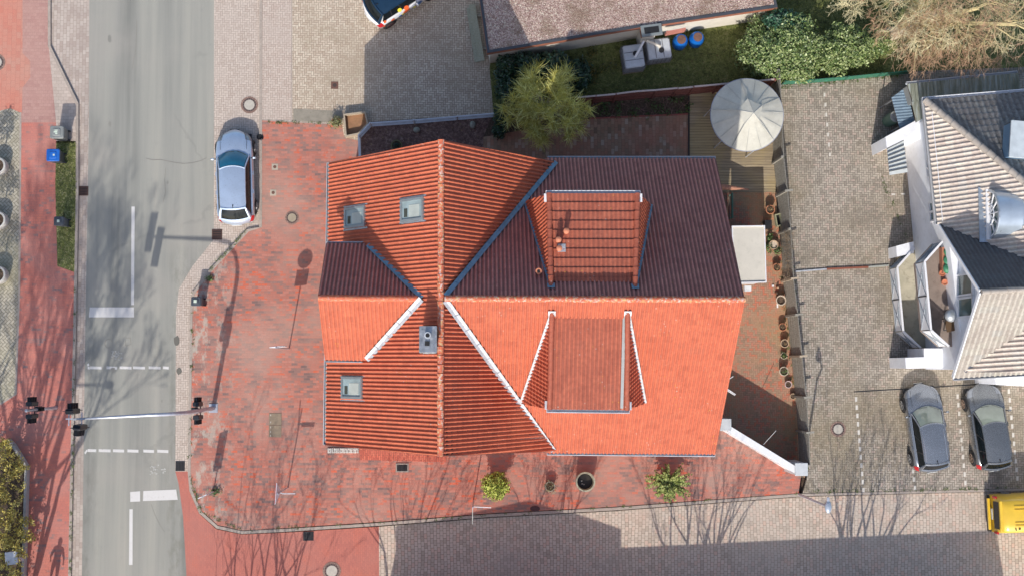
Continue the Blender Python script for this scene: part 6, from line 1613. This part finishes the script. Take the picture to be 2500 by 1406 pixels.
# wheelie bins
def bin_(label, foot, h, w_, mat, lidmat, rz=0, group='wheelie bins on the pavements', marks=None, lean=0):
    t = local_thing('wheelie_bin', label, 'wheelie bin', (foot.x, foot.y, .1), rz, group)
    mb = MB(); mb.box((0, 0, h*.47+.04), (w_*.82, w_*.86, h*.90), taper=(1.2, 1.2), bev=0); mb.build('body', mat, t)
    mb = MB(); mb.box((0, .01, h*.955), (w_*1.06, w_*1.12, .06), bev=.05); mb.box((0, 0, h*.99), (w_*.62, w_*.66, .05), bev=.04); li = mb.build('lid', lidmat, t)
    mb = MB(); mb.tube([(-w_*.4, w_*.58, h*.93), (w_*.4, w_*.58, h*.93)], .022, 6); mb.build('handle', mat, t)
    for s in (-1, 1):
        mb = MB(); mb.lathe((s*w_*.38, w_*.45, .10), [(.10, -.025), (.10, .025)], 14, rot=Matrix.Rotation(pi/2, 3, 'Y')); mb.build('wheel', M_tyre, t)
    if marks:
        mb = MB()
        for (x, y, a_, b_) in marks: mb.box((x*w_, y*w_, h*.99+.029), (a_*w_, b_*w_, .006))
        mb.build('lid_sticker', simple('pale_sticker', (.60, .68, .56, 1), .6), li)
    return t
f = W(154, 331, .1)
bin_('large grey wheelie bin with white number stickers on the walkway edge', W(156, 333, .1), 1.08, .58, simple('grey_plastic', (.16, .17, .17, 1), .5), simple('grey_plastic_lid', (.24, .25, .24, 1), .5), rz=-pi/2, marks=[(0, -.05, .12, .3), (.14, .02, .1, .18), (-.14, 0, .08, .25)])
bin_('blue lidded wheelie bin beside the grass strip', W(147, 388, .1), 1.08, .56, simple('blue_black_plastic', (.06, .065, .075, 1), .5), simple('blue_plastic_lid', (.015, .13, .50, 1), .4), rz=-pi/2, marks=[(0, .12, .16, .14)])
bin_('dark grey wheelie bin with green sticker at the grass strip', W(160, 546, .1), 1.02, .42, simple('dark_grey_plastic', (.09, .10, .12, 1), .5), simple('dark_lid', (.06, .07, .085, 1), .45), rz=-pi/2, marks=[(0, 0, .3, .28)])
bin_('dark wheelie bin with pale sticker standing alone at the right kerb', W(490, 738, .1), 1.05, .42, MATS['dark_grey_plastic'], MATS['dark_lid'], rz=-pi/2, marks=[(0, -.05, .34, .34)])
# white planters with clipped balls (partly beyond the frame)
pr_ = None
for i, (y, lb) in enumerate(((406, 'northernmost of the round white planters at the left edge'), (538, 'middle round white planter at the left edge'), (671, 'southernmost of the round white planters at the left edge'))):
    q = W(-6, y, .55)
    if i == 0:
        t = local_thing('round_planter', lb, 'planter', (q.x, q.y, .1), 0, 'round white planters'); mb = MB(); mb.lathe((0, 0, 0), [(.34, 0), (.42, .1), (.44, .5), (.42, .58), (.34, .60), (.32, .5)], 26, capt=False); mb.build('pot', simple('white_concrete', (.55, .53, .49, 1), .8, 0, .08), t, smooth=40)
        mb = MB(); mb.lathe((0, 0, .42), [(.33, 0), (.33, .06)], 20); mb.build('soil', M_soil, t)
        mb = MB(); mb.tube([(0, 0, .4), (0, 0, 1.5)], .03, 6); mb.build('stem', B_brn, t)
        mb = MB(); leaves(mb, (-.15, 0, 1.75), (.42, .55, .5), 900, .05, .35, .3); mb.build('foliage', L_dark, t); pr_ = t
    else: copy_thing(pr_, (q.x, q.y, .1), i*.9, lb)

# drains, manholes
def grate(px, py, w_, h, z, rz, label, name='drain_grate', n=5, mat=None):
    q = W(px, py, z); t = thing(name, label, 'drain', q, 'street drain grates'); mt = mat or simple('rusty_iron', (.10, .055, .045, 1), .75, .3)
    mb = MB(); mb.box(q+Vector((0, 0, .004)), (w_, h, .01), rz=rz); mb.build('pit', M_dark, t)
    mb = MB()
    for s in (-1, 1):
        R = Matrix.Rotation(rz, 3, 'Z'); mb.box(q+R@Vector((s*(w_/2-.02), 0, .012)), (.04, h, .02), rz=rz); mb.box(q+R@Vector((0, s*(h/2-.02), .012)), (w_-.08, .04, .02), rz=rz)
    mb.build('frame', mt, t); mb = MB()
    for k in range(n): mb.box(q+Matrix.Rotation(rz, 3, 'Z')@Vector(((k-(n-1)/2)*(w_-.08)/n, 0, .013)), ((w_-.08)/n*.45, h-.08, .016), rz=rz)
    mb.build('bars', mt, t)
grate(204, 467, .46, .46, .002, pi/2, 'rusty drain grate in the left gutter')
grate(530, 573, .50, .50, .002, pi/2, 'rusty drain grate below the parked silver car')
grate(440, 1137, .44, .46, .002, 0, 'dark drain grate at the corner kerb', mat=simple('dark_iron', (.04, .04, .045, 1), .6, .4))
grate(753, 1308, .50, .42, .002, 0, 'dark drain grate in the red street mouth', mat=MATS['dark_iron'])
def manhole(px, py, r, z, label, lid, ringm, square=0, group=None):
    q = W(px, py, z); t = thing('manhole_cover', label, 'manhole', q, group); mb = MB()
    if square: mb.box(q+Vector((0, 0, .006)), (square, square, .012)); mb.build('frame', ringm, t); mb = MB(); mb.lathe(q+Vector((0, 0, .012)), [(r, 0), (r, .006)], 16); mb.build('lid', lid, t); return
    mb.lathe(q, [(r, 0), (r, .010)], 36); mb.build('frame', ringm, t)
    mb = MB(); mb.lathe(q+Vector((0, 0, .010)), [(r*.80, 0), (r*.80, .006)], 32); mb.build('cover_ring', simple('brown_iron', (.16, .11, .10, 1), .7, .2), t)
    mb = MB(); mb.lathe(q+Vector((0, 0, .016)), [(r*.60, 0), (r*.60, .006)], 32); mb.build('lid', lid, t)
    mb = MB()
    for k in range(16): a = 2*pi*k/16; mb.box(q+Vector((r*.70*cos(a), r*.70*sin(a), .018)), (.03, .05, .005), rz=a)
    mb.build('vent_slots', M_dark, t)
M_lidc = simple('pale_concrete_lid', (.48, .44, .38, 1), .85, 0, .12, 8); M_cob = paving('ring_stones', 'brick', [(0, C(150, 120, 108)), (1, C(180, 150, 136))], C(90, 72, 64), (.10, .08), 0)
manhole(609, 257, .42, .001, 'manhole cover in the parking bay above the silver car', M_lidc, M_cob)
manhole(713, 532, .34, .1, 'manhole cover in the red paving left of the skylights', simple('tan_lid', (.36, .30, .22, 1), .85, 0, .15, 8), M_cob)
manhole(810, 1393, .44, .001, 'manhole cover with pale centre in the street mouth at the bottom', M_lidc, M_cob)
manhole(2046, 1047, .38, .1, 'manhole cover with pale lid in the car park', M_lidc, M_cob)
manhole(-8, 153, .42, .1, 'manhole cover cut by the left edge', M_lidc, M_cob)
for (x, y, lb) in ((671, 408, 'upper small square inspection cover in the red paving'), (667, 471, 'lower small square inspection cover in the red paving')): manhole(x, y, .08, .1, lb, simple('brown_cap', (.16, .08, .06, 1), .7), simple('beige_frame', (.46, .40, .32, 1), .85, 0, .1), square=.30, group='small square covers')
manhole(817, 209, .10, .1, 'rusty square cover in the north court', simple('rust_cap', (.07, .045, .04, 1), .7), simple('rusty_frame', (.16, .08, .06, 1), .8), square=.36)
manhole(635, 335, .17, .105, 'dark round cap on the kerb beside the silver car', M_dark, simple('black_iron', (.03, .03, .035, 1), .7))
q = W(672, 1037, .1); mb = MB(); mb.box(q+Vector((0, .29, .008)), (.60, .56, .016)); mb.box(q+Vector((0, -.29, .008)), (.60, .56, .016)); t = thing('utility_cover', 'double brown utility cover set in the red paving', 'utility cover', q); mb.build('cover', simple('olive_cover', (.26, .20, .14, 1), .8, 0, .2, 5), t)
mb = MB()
for dx, dy in ((-.22, .48), (-.22, .14), (-.22, -.1), (-.22, -.5), (-.22, -.32)): mb.box(q+Vector((dx, dy, .018)), (.04, .08, .006))
mb.build('lifting_slots', simple('pale_slots', (.5, .46, .4, 1), .8), t)
q = W(982, 1141, .1); t = thing('light_well', 'cellar light well grid in front of the south gable', 'light well', q); mb = MB(); mb.box(q+Vector((0, 0, .02)), (.62, .42, .05)); mb.build('frame', simple('stone_frame', (.34, .30, .26, 1), .8), t); mb = MB(); mb.box(q+Vector((0, 0, .048)), (.50, .31, .006)); mb.build('pit', M_dark, t)
mb = MB()
for k in range(12): mb.box(q+Vector((-.23+k*.042, 0, .054)), (.012, .31, .008))
mb.build('grid', MATS['dark_iron'], t)
# gate rail across the car park
q0 = W(1942, 663, .14); q1 = W(2018, 657, .14); q2 = W(2120, 652, .14); q3 = W(2170, 648, .14); t = thing('gate_rail', 'grey and rusty sliding gate rail across the car park', 'rail', q0)
mb = MB(); mb.beam(q0, q1, .07, .05); mb.build('grey_length', M_zincp, t); mb = MB(); mb.beam(q1, q2, .09, .06); mb.build('rusty_length', simple('rust_rail', (.24, .08, .05, 1), .8), t); mb = MB(); mb.beam(q2, q3, .08, .05); mb.build('grey_length', simple('grey_rail', (.36, .37, .33, 1), .7), t)
mb = MB(); a_ = W(2084, 956, .104); b_ = W(2430, 935, .104); mb.beam(a_, b_, .05, .006); a_ = W(1960, 650, .104)
struct(mb.build('drain_channel', M_blk))

# ================================================================== POTS, GARDEN THINGS
M_terra = simple('terracotta', (.46, .19, .10, 1), .85, 0, .15, 6, (.50, .34, .20, 1), .4)
M_tan = simple('tan_stoneware', (.50, .36, .24, 1), .8, 0, .12, 6)
M_bei = simple('beige_ceramic', (.58, .48, .38, 1), .6, 0, .1, 6)
def pot(px, py, r, h, mat, label, plant=None, group='pots along the board fence', z=.1, n=120, lid=None, name='flower_pot'):
    q0 = W(px, py, z+h); q = Vector((q0.x, q0.y, z)); t = thing(name, label, 'flower pot', q, group)
    mb = MB(); mb.lathe(q, [(r*.62, 0), (r*.85, h*.5), (r*.95, h*.9), (r*1.05, h*.9), (r*1.05, h), (r*.86, h), (r*.82, h*.86)], 22, capt=False); mb.build('pot', mat, t, smooth=35)
    mb = MB(); mb.lathe(q+Vector((0, 0, h*.80)), [(r*.84, 0), (r*.84, h*.05)], 18); mb.build('soil', M_soil if not lid else lid, t)
    if plant:
        mb = MB(); leaves(mb, q+Vector((0, 0, h+.08)), (r*plant[1], r*plant[1], r*plant[1]*.8), n, .04*plant[2], .3, .1, zmin=h*.8); mb.build('plant', plant[0], t)
    return t
pot(1881, 512, .22, .42, M_terra, 'large terracotta pot at the north end of the pot row', (L_dry, .7, 1), n=50)
pot(1889, 598, .22, .35, M_tan, 'round tan bowl among green leaves beside the white canopy', None, lid=M_bei)
pot(1897, 653, .20, .30, M_terra, 'terracotta pot with dark plant left of the climber', (L_dry, .6, .8), n=40)
pot(1907, 733, .24, .45, M_bei, 'fat beige urn below the first fence post', None)
pot(1911, 798, .19, .34, M_terra, 'terracotta pot with thin stems, first below the beige urn', (L_dry, .5, .7), n=25)
pot(1916, 838, .20, .34, M_tan, 'orange tan pot, second below the beige urn', (L_dry, .5, .7), n=25)
pot(1914, 868, .16, .22, M_bei, 'small pot with a flowering green plant', (L_mid, 1.2, 1), n=90)
pot(1914, 906, .22, .40, M_bei, 'cream pot with a green plant hanging over its side', (L_mid, .9, 1), n=60)
pot(1925, 938, .17, .25, simple('pink_white_ceramic', (.60, .46, .46, 1), .5), 'pinkish white pot near the fence shadow', None)
pot(1936, 967, .14, .22, M_tan, 'small tan bowl at a lower fence post', None)
hedge('yard_plants', 'green leafy plants round the tan bowl', [B(1878, 603, .35, .18, .3, .2), B(1898, 612, .35, .22, .2, .2), B(1880, 580, .35, .15, .2, .2)], 420, .045, L_mid, cat='plant')
t = thing('garden_crate', 'open greenish crate with dark inside among the pots', 'crate', W(1905, 538, .1)); P = poly([(1892, 524), (1907, 520), (1911, 550), (1897, 554)], .45); ring_wall(P, inset(P, .05), .1, .45, 'side', simple('greenish_wood', (.34, .34, .22, 1), .8), t); mb = MB(); mb.prism([(p.x, p.y) for p in inset(P, .04)], .1, .14); mb.build('base', M_blk, t)
q = W(1876, 548, .6); mb = MB(); mb.box((q.x, q.y, .35), (.34, .4, .5)); tag(mb.build('dark_box', M_blk, org=(q.x, q.y, .1)), 'black box in the shade beside the garden crate', 'box')
for x, y, lb in ((1899, 702, 'upper small orange figure on the paving'), (1896, 716, 'lower small orange figure on the paving')):
    q = W(x, y, .25); t = thing('clay_figure', lb, 'figurine', (q.x, q.y, .1), 'clay figures'); mb = MB(); mb.lathe((q.x, q.y, .1), [(.05, 0), (.08, .06), (.05, .14), (.03, .17)], 10); mb.build('body', M_terra, t, smooth=True); mb = MB(); mb.ball((q.x, q.y, .30), .05, 8, 6); mb.build('head', M_tan, t, smooth=True)
q = W(1898, 746, .14); mb = MB(); mb.box(q, (.07, .2, .06)); tag(mb.build('white_brick', M_whitep, org=q), 'white block lying beside the beige urn', 'brick')
q = W(1887, 698, .13); mb = MB(); mb.box(q, (.1, .1, .05)); tag(mb.build('pale_cube', M_whitep, org=q), 'tiny white cube on the yard paving', 'stone')
# stones and rim in the mulch bed
for x, y, sx, sy, lb in ((1017, 318, .17, .15, 'pale boulder in the left part of the mulch bed'), (1154, 306, .15, .20, 'oval pale boulder near the tree in the mulch bed')):
    q = W(x, y, .2); mb = MB(); mb.ball(q, 1, 12, 8, (sx, sy, .14), .05); tag(mb.build('boulder', simple('pale_boulder', (.30, .30, .25, 1), .9, 0, .15, 8), org=q, smooth=True), lb, 'stone', 'boulders in the mulch bed')
pot(968, 356, .27, .3, simple('olive_pot_rim', (.16, .15, .07, 1), .8), 'round olive planter in the mulch bed below the railing', (L_dark, .7, 1), group='planters')
pot(820, 300, .24, .32, M_terra, 'terracotta pot with a bushy yellowish plant at the timber bed', (leaf_mat('yellowish_leaf', (.10, .12, .04, 1), (.22, .22, .08, 1), (.40, .38, .20, 1)), 1.5, 1.1), n=420, group='planters')
# south front planting
def planted(px, py, r, zc, label, mat, n, s, ph=.75, pr=.36, cat='shrub', spiky=False, name='potted_shrub', rr=None):
    q0 = W(px, py, zc); q = Vector((q0.x, q0.y, .1)); t = thing(name, label, cat, q, 'shrubs along the south front'); mb = MB(); mb.lathe(q, [(pr*.8, 0), (pr, ph*.6), (pr*1.03, ph), (pr*.85, ph), (pr*.8, ph*.85)], 22, capt=False); mb.build('pot', simple('grey_pot', (.30, .27, .22, 1), .85), t, smooth=35)
    mb = MB(); mb.lathe(q+Vector((0, 0, ph*.8)), [(pr*.82, 0), (pr*.82, .03)], 18); mb.build('soil', M_soil, t)
    mb = MB(); c = Vector((q.x, q.y, zc))
    if spiky:
        for k in range(int(spiky*1.7)):
            d = (Vector((rnd.uniform(-1, 1), rnd.uniform(-1, 1), rnd.uniform(-.1, .6)))).normalized(); L = r*rnd.uniform(.5, 1.15)*(1.3 if (d.x > .6 or d.x < -.85) else 1)
            for j in range(9):
                tt = j/8; p = c+d*L*tt
                for w_ in range(8): leaf(mb, p+rdir()*.07*(1.3-tt), s*1.05*rnd.uniform(.6, 1.2), (d*.3+rdir()*.5+Vector((0, 0, .8))).normalized(), .35)
    else: leaves(mb, c, (r, r, r*.9), n, s, .3, .35)
    mb.build('foliage', mat, t)
    mb = MB(); mb.tube([q+Vector((0, 0, ph*.7)), c], .03, 5); mb.build('stem', B_brn, t)
planted(1211, 1184, .66, 1.15, 'round bright yellow green dwarf conifer in a pot before the south wall', L_con, 2600, .06)
planted(1633, 1177, .80, 1.0, 'spiky green juniper in a pot at the east end of the south front', L_jun, 0, .06, spiky=85)
planted(1343, 1187, .34, .55, 'small sparse olive plant between conifer and round tub', leaf_mat('sparse_olive_leaf', (.12, .12, .05, 1), (.22, .20, .09, 1), (.34, .30, .15, 1)), 190, .035, ph=.4, pr=.24)
q0 = W(1429, 1175, .85); q = Vector((q0.x, q0.y, .1)); t = thing('round_tub', 'tall round pale tub with dark contents before the south wall', 'planter', q); mb = MB(); mb.lathe(q, [(.36, 0), (.44, .3), (.47, .78), (.47, .85), (.40, .86), (.37, .6), (.36, .4)], 30, capt=False); mb.build('tub', simple('mossy_concrete', (.42, .40, .28, 1), .85, 0, .2, 7, (.62, .60, .50, 1), .6), t, smooth=35)
mb = MB(); mb.lathe(q+Vector((0, 0, .48)), [(.37, 0), (.37, .04)], 24); mb.build('soil', simple('wet_soil', (.025, .018, .012, 1), .5), t)
mb = MB()
for dx, dy in ((-.14, -.12), (-.05, -.15), (-.16, .02)): mb.ball(q+Vector((dx, dy, .54)), .04, 8, 6)
mb.build('pebbles', simple('pale_pebble', (.5, .46, .42, 1), .6), t, smooth=True)
q = W(1306, 1241, .11); mb = MB(); mb.lathe(q, [(.2, 0), (.2, .012)], 12, sx=1.2, sy=.7); tag(mb.build('dark_cover', simple('tar_cover', (.09, .04, .04, 1), .8), org=q), 'dark oval cap in the paving at the south kerb', 'cover')
# washing line things at the east gable, table and umbrella
t = thing('clothes_rack', 'white folding clothes rack arms sticking out from the east gable', 'clothes rack', W(1785, 945, 1.5))
for (x0, y0, x1, y1) in ((1776, 932, 1790, 918), (1774, 946, 1796, 962), (1776, 950, 1794, 964), (1778, 946, 1790, 958)):
    mb = MB(); mb.tube([W(x0-6, y0, 1.6), W(x1, y1, 1.6)], .02, 5); mb.build('arm', M_whitep, t)
t = thing('closed_parasol', 'closed brown parasol leaning out from the east wall', 'parasol', W(1760, 462, .1)); a_ = W(1750, 456, 1.3); b_ = W(1828, 463, 1.0); mb = MB(); mb.tube([a_, (a_+b_)/2, b_], [.16, .11, .03], 8); mb.build('canopy', simple('faded_brown_cloth', (.42, .20, .13, 1), .9, 0, .25, 6), t); mb = MB(); mb.tube([a_, a_+Vector((-.2, 0, -.1)), Vector((a_.x-.2, a_.y, .1))], .025, 6); mb.build('pole', B_pale, t)
t = thing('garden_bench', 'green folded garden bench against the east wall', 'bench', W(1775, 500, .1))
q = W(1777, 502, .9); mb = MB()
for k in range(4): mb.box((q.x-.16+k*.10, q.y, .5), (.05, 1.25, .04))
mb.build('seat', simple('dark_slat', (.16, .13, .10, 1), .8), t); mb = MB()
for k in range(4): mb.box((q.x+.24, q.y, .6+k*.1), (.03, 1.25, .07))
mb.build('backrest', simple('faded_green_paint', (.12, .30, .22, 1), .7), t)
for dx in (-.15, .2):
    for dy in (-.55, .55): mb = MB(); mb.box((q.x+dx, q.y+dy, .3), (.05, .05, .4)); mb.build('leg', MATS['faded_green_paint'], t)
# water tanks
def tank(px, py, rz, label, tap=False):
    q0 = W(px, py, 1.15); t = local_thing('water_tank', label, 'water tank', (q0.x, q0.y, .1), rz, 'white water tanks at the garage wall')
    mb = MB(); mb.box((0, 0, .62), (1.12, .96, .95), bev=.07); mb.build('container', simple('greyish_plastic_tank', (.50, .53, .57, 1), .55, 0, .1, 4, (.36, .36, .34, 1), .4), t)
    mb = MB()
    for x in (-.19, .19): mb.box((x, 0, 1.105), (.03, .90, .02))
    for k in range(6):
        x = -.5+k*.2; mb.beam((x, -.515, .15), (x, -.515, 1.05), .02, .02); mb.beam((x, .515, .15), (x, .515, 1.05), .02, .02)
    for z in (.2, .45, .7, .95):
        for s in (-1, 1): mb.beam((-.58, s*.515, z), (.58, s*.515, z), .02, .02); mb.beam((s*.585, -.51, z), (s*.585, .51, z), .02, .02)
    mb.build('cage', simple('cage_steel', (.20, .20, .22, 1), .5, .4), t)
    mb = MB(); mb.box((0, 0, .07), (1.2, 1.0, .12)); mb.build('pallet', M_lw, t)
    mb = MB(); mb.lathe((.1, -.1, 1.09), [(.13, 0), (.13, .05), (.11, .06)], 16); mb.build('lid', M_blk, t)
    return t
tank(1547, 138, radians(8)+pi/2, 'left water tank with a tap, its downpipe ending at a dark lid'); tank(1609, 120, radians(8), 'right water tank between its neighbour and the blue drums')
for (x0, y0, x1, y1, lb, mt) in ((1572, 101, 1552, 138, 'white pipe leading to the left water tank', M_whitep), (1578, 100, 1611, 114, 'cream pipe leading to the right water tank', M_cream_w)):
    a_ = W(x0, y0, 1.7); b_ = W(x1, y1, 1.35); mb = MB(); mb.tube([a_, b_], .06, 10); mb.tube([b_, b_-Vector((0, 0, .2))], .06, 10); tag(mb.build('downpipe', mt, org=a_), lb, 'pipe', 'pipes to the water tanks')
dr = None
for (x, y, lb) in ((1663, 105, 'left blue drum with rusty hollow lid'), (1703, 99, 'right blue drum with flat rusty lid')):
    q0 = W(x, y-6, .95)
    if dr is None:
        t = local_thing('blue_drum', lb, 'drum', (q0.x, q0.y, .1), 0, 'blue drums at the garage wall'); mb = MB(); mb.lathe((0, 0, 0), [(.28, 0), (.34, .12), (.37, .45), (.34, .78), (.26, .92), (.26, .95)], 22); mb.build('barrel', simple('blue_barrel_plastic', (.01, .15, .55, 1), .35), t, smooth=40)
        mb = MB(); mb.lathe((0, 0, .94), [(.22, 0), (.22, .05), (.17, .06)], 18); mb.build('lid', simple('rusty_lid', (.16, .085, .065, 1), .85, 0, .3, 8), t, smooth=30); dr = t
    else: copy_thing(dr, (q0.x, q0.y, .1), 1.2, lb)
# ================================================================== OUTSIDE THE FRAME (they cast the shadows seen in it)
nb = thing('gabled_hall', 'low gabled building south of the street, beyond the picture', 'building', W(1240, 1700, 0))
def wy(px, py, z=0): v = W(px, py, z); return v
L_ = 1/tan(SUN_EL); ux, uy = -sd.x/sqrt(sd.x**2+sd.y**2), -sd.y/sqrt(sd.x**2+sd.y**2)
def caster(spx, spy, yline):
    """point whose shadow falls on photo point spx,spy and that lies over world row y = yline"""
    s = W(spx, spy, 0); d = (s.y-yline)/uy; z = d/L_; return Vector((s.x-ux*d, yline, z))
yl = W(1240, 1570, 0).y
c0 = caster(968, 1282, yl); c1 = caster(1292, 1213, yl); c2 = caster(1516, 1290, yl); zb_ = (c0.z+c2.z)/2
def extr(pts, dy, name, mat, parent):
    k = len(pts); mb = MB(); vs = [Vector(p) for p in pts]+[Vector(p)-Vector((0, dy, 0)) for p in pts]
    mb.add(vs, [tuple(range(k)), tuple(range(2*k-1, k-1, -1))]+[(i, i+k, (i+1) % k+k, (i+1) % k) for i in range(k)]); o = mb.build(name, mat, parent)
    b_ = bmesh.new(); b_.from_mesh(o.data); bmesh.ops.recalc_face_normals(b_, faces=b_.faces); b_.to_mesh(o.data); b_.free(); return o
extr([(c0.x+.15, yl-.1, 0), (c2.x-.15, yl-.1, 0), (c2.x-.15, yl-.1, c2.z-.1), (c1.x, yl-.1, c1.z-.12), (c0.x+.15, yl-.1, c0.z-.1)], 9, 'wall', M_brickw, nb)
extr([c0, c1, c2, c2+Vector((0, 0, -.12)), c1+Vector((0, 0, -.14)), c0+Vector((0, 0, -.12))], 9.2, 'roof', T_GD, nb)
n2 = thing('row_building', 'long low building beyond the street south of the picture', 'building', W(1980, 1750, 0))
yl2 = W(1980, 1590, 0).y; d0 = caster(1515, 1336, yl2+.0); d1 = caster(2432, 1293, yl2+.7)
mb = MB(); d0v = Vector((d0.x, d0.y, d0.z)); d1v = Vector((d1.x, d1.y, d1.z))
bk = Vector((0, -9, 0)); rid = Vector((0, -4.5, 1.6))
mb.add([d0v, d1v, d1v+rid, d0v+rid, d0v+bk, d1v+bk], [(0, 1, 2, 3), (3, 2, 5, 4), (0, 3, 4), (1, 5, 2), (0, 4, 5, 1)]); mb.build('roof', T_GD, n2)
mb = MB(); mb.prism([(d0.x+.2, d0.y-.15), (d1.x-.2, d1.y-.15), (d1.x-.2, d1.y-8.8), (d0.x+.2, d0.y-8.8)], 0, min(d0.z, d1.z)-.05); mb.build('wall', M_rend, n2)
def out_tree(label, px, py, h, stems, spread=.5, depth=4, seed=3, r=.09, lean=(0, 0), dens=(2, 3), L0=None, mid=True):
    global rnd
    keep = rnd; rnd = random.Random(seed); b = W(px, py, 0); t = thing('bare_street_tree', label, 'tree', b, 'bare trees south of the picture'); mb = MB(); tp2 = MB()
    for k in range(stems):
        a = 2*pi*k/stems; o = Vector((cos(a)*.45*(stems > 1), sin(a)*.3*(stems > 1), 0)); d = Vector((cos(a)*.22+lean[0], sin(a)*.12+lean[1], 1)).normalized()
        branch(mb, b+o, d, L0 or h*.42, r, depth, spread, -.02, dens, .66, tp2, .008, .25, mid)
    mb.build('trunk', B_brn, t); tp2.build('twigs', B_brn, t); rnd = keep; return t
out_tree('multi stemmed bare tree whose shadow fans over the car park corner', 2085, 1520, 6.8, 7, .42, 5, 5, .13)
out_tree('multi stemmed bare tree whose shadow crosses the pavement by the juniper', 1690, 1530, 6.8, 6, .42, 5, 8, .12)
out_tree('bare tree whose shadow stands by the round tub', 1300, 1500, 6.6, 6, .45, 5, 14, .085)
out_tree('bare tree whose shadow reaches the light well', 960, 1530, 7.2, 5, .5, 5, 21, .09)
out_tree('bare tree whose shadow lies on the street mouth', 640, 1640, 7.6, 6, .5, 5, 33, .10)
out_tree('bare tree whose thin shadow reaches the triangular sign', 560, 1560, 7.2, 4, .5, 4, 39, .06)
out_tree('tall bare tree whose crown shadow falls on the road and left walkway', 0, 1550, 17, 3, .34, 6, 47, .26, (.03, 0), (3, 4), 5.5, False)
out_tree('added unseen fine twigged tree thickening the shadow on the left lane', 50, 1445, 13, 3, .30, 6, 61, .14, (.02, 0), (2, 4), 4.6, False)  # tree added out of view to make the crown shadow denser
out_tree('second tall bare tree beside it', -60, 1300, 12, 2, .5, 5, 52, .16, (.02, 0), (2, 4), 4.6)

# person walking just below the lower edge: only the shadow is in the picture
def person(loc, rz, label):
    t = thing('person', label, 'person', loc); 
    J = {'pelvis': (0, 0, .95, .125), 'waist': (0, .01, 1.10, .115), 'chest': (0, .0, 1.32, .145), 'neck': (0, .02, 1.50, .062), 'head0': (0, .03, 1.58, .075), 'head': (0, .035, 1.68, .098), 'crown': (0, .03, 1.76, .07),
         'hipL': (-.10, 0, .90, .095), 'kneeL': (-.12, .16, .52, .062), 'ankL': (-.13, .10, .10, .040), 'toeL': (-.13, .26, .04, .032),
         'hipR': (.10, 0, .90, .095), 'kneeR': (.13, -.02, .50, .062), 'ankR': (.14, -.24, .12, .040), 'toeR': (.14, -.10, .035, .032),
         'shL': (-.19, 0, 1.42, .062), 'elL': (-.30, -.06, 1.14, .045), 'wrL': (-.28, .10, .92, .030), 'shR': (.19, 0, 1.42, .062), 'elR': (.30, .0, 1.13, .045), 'wrR': (.32, .12, .88, .030)}
    E = [('pelvis', 'waist'), ('waist', 'chest'), ('chest', 'neck'), ('neck', 'head0'), ('head0', 'head'), ('head', 'crown'), ('pelvis', 'hipL'), ('hipL', 'kneeL'), ('kneeL', 'ankL'), ('ankL', 'toeL'), ('pelvis', 'hipR'), ('hipR', 'kneeR'), ('kneeR', 'ankR'), ('ankR', 'toeR'), ('chest', 'shL'), ('shL', 'elL'), ('elL', 'wrL'), ('chest', 'shR'), ('shR', 'elR'), ('elR', 'wrR')]
    for s, w_ in ((-1, 'wrL'), (1, 'wrR')):
        x, y, z, _ = J[w_]; J[w_+'p'] = (x, y+.03, z-.07, .026); E.append((w_, w_+'p'))
        for k in range(4):
            nm = '%sf%d' % (w_, k); J[nm] = (x+(k-1.5)*.014*1.4, y+.05, z-.12-.01*(1.5-abs(k-1.5)), .009); J[nm+'t'] = (x+(k-1.5)*.015*1.4, y+.075, z-.155-.01*(1.5-abs(k-1.5)), .008); E += [(w_+'p', nm), (nm, nm+'t')]
        J[w_+'h'] = (x-s*.035, y+.06, z-.08, .010); J[w_+'ht'] = (x-s*.03, y+.085, z-.105, .008); E += [(w_+'p', w_+'h'), (w_+'h', w_+'ht')]
    for k_ in J: J[k_] = (J[k_][0]*1.05, J[k_][1], J[k_][2], J[k_][3]*(1.28 if J[k_][3] > .045 else 1))
    keys = list(J); R = Matrix.Rotation(rz, 3, 'Z'); me = bpy.data.meshes.new('body'); me.from_pydata([tuple(R @ Vector(J[k][:3])) for k in keys], [(keys.index(a), keys.index(b)) for a, b in E], [])
    o = bpy.data.objects.new('body', me); COL.objects.link(o); o.parent = t
    sk = o.modifiers.new('skin', 'SKIN'); sk.use_smooth_shade = True
    if not me.skin_vertices: 
        bm_ = bmesh.new(); bm_.from_mesh(me); bm_.verts.layers.skin.verify(); bm_.to_mesh(me); bm_.free()
    for i, k in enumerate(keys): me.skin_vertices[0].data[i].radius = (J[k][3], J[k][3]); me.skin_vertices[0].data[i].use_root = (k == 'pelvis')
    ss = o.modifiers.new('subd', 'SUBSURF'); ss.levels = 1; ss.render_levels = 2
    me.materials.append(simple('dark_clothing', (.05, .055, .08, 1), .9))
    hm = MB(); hm.ball(R @ Vector((0, .02, 1.71)), .105, 14, 10, (1, 1.1, 1.05)); h = hm.build('hair', simple('brown_hair', (.06, .035, .02, 1), .8), t, org=None, smooth=True)
    for v in h.data.vertices: v.co += ORG[t.name]
    return t
person(W(126, 1432, .1), radians(-12), 'person in dark clothes walking on the left pavement below the picture edge')
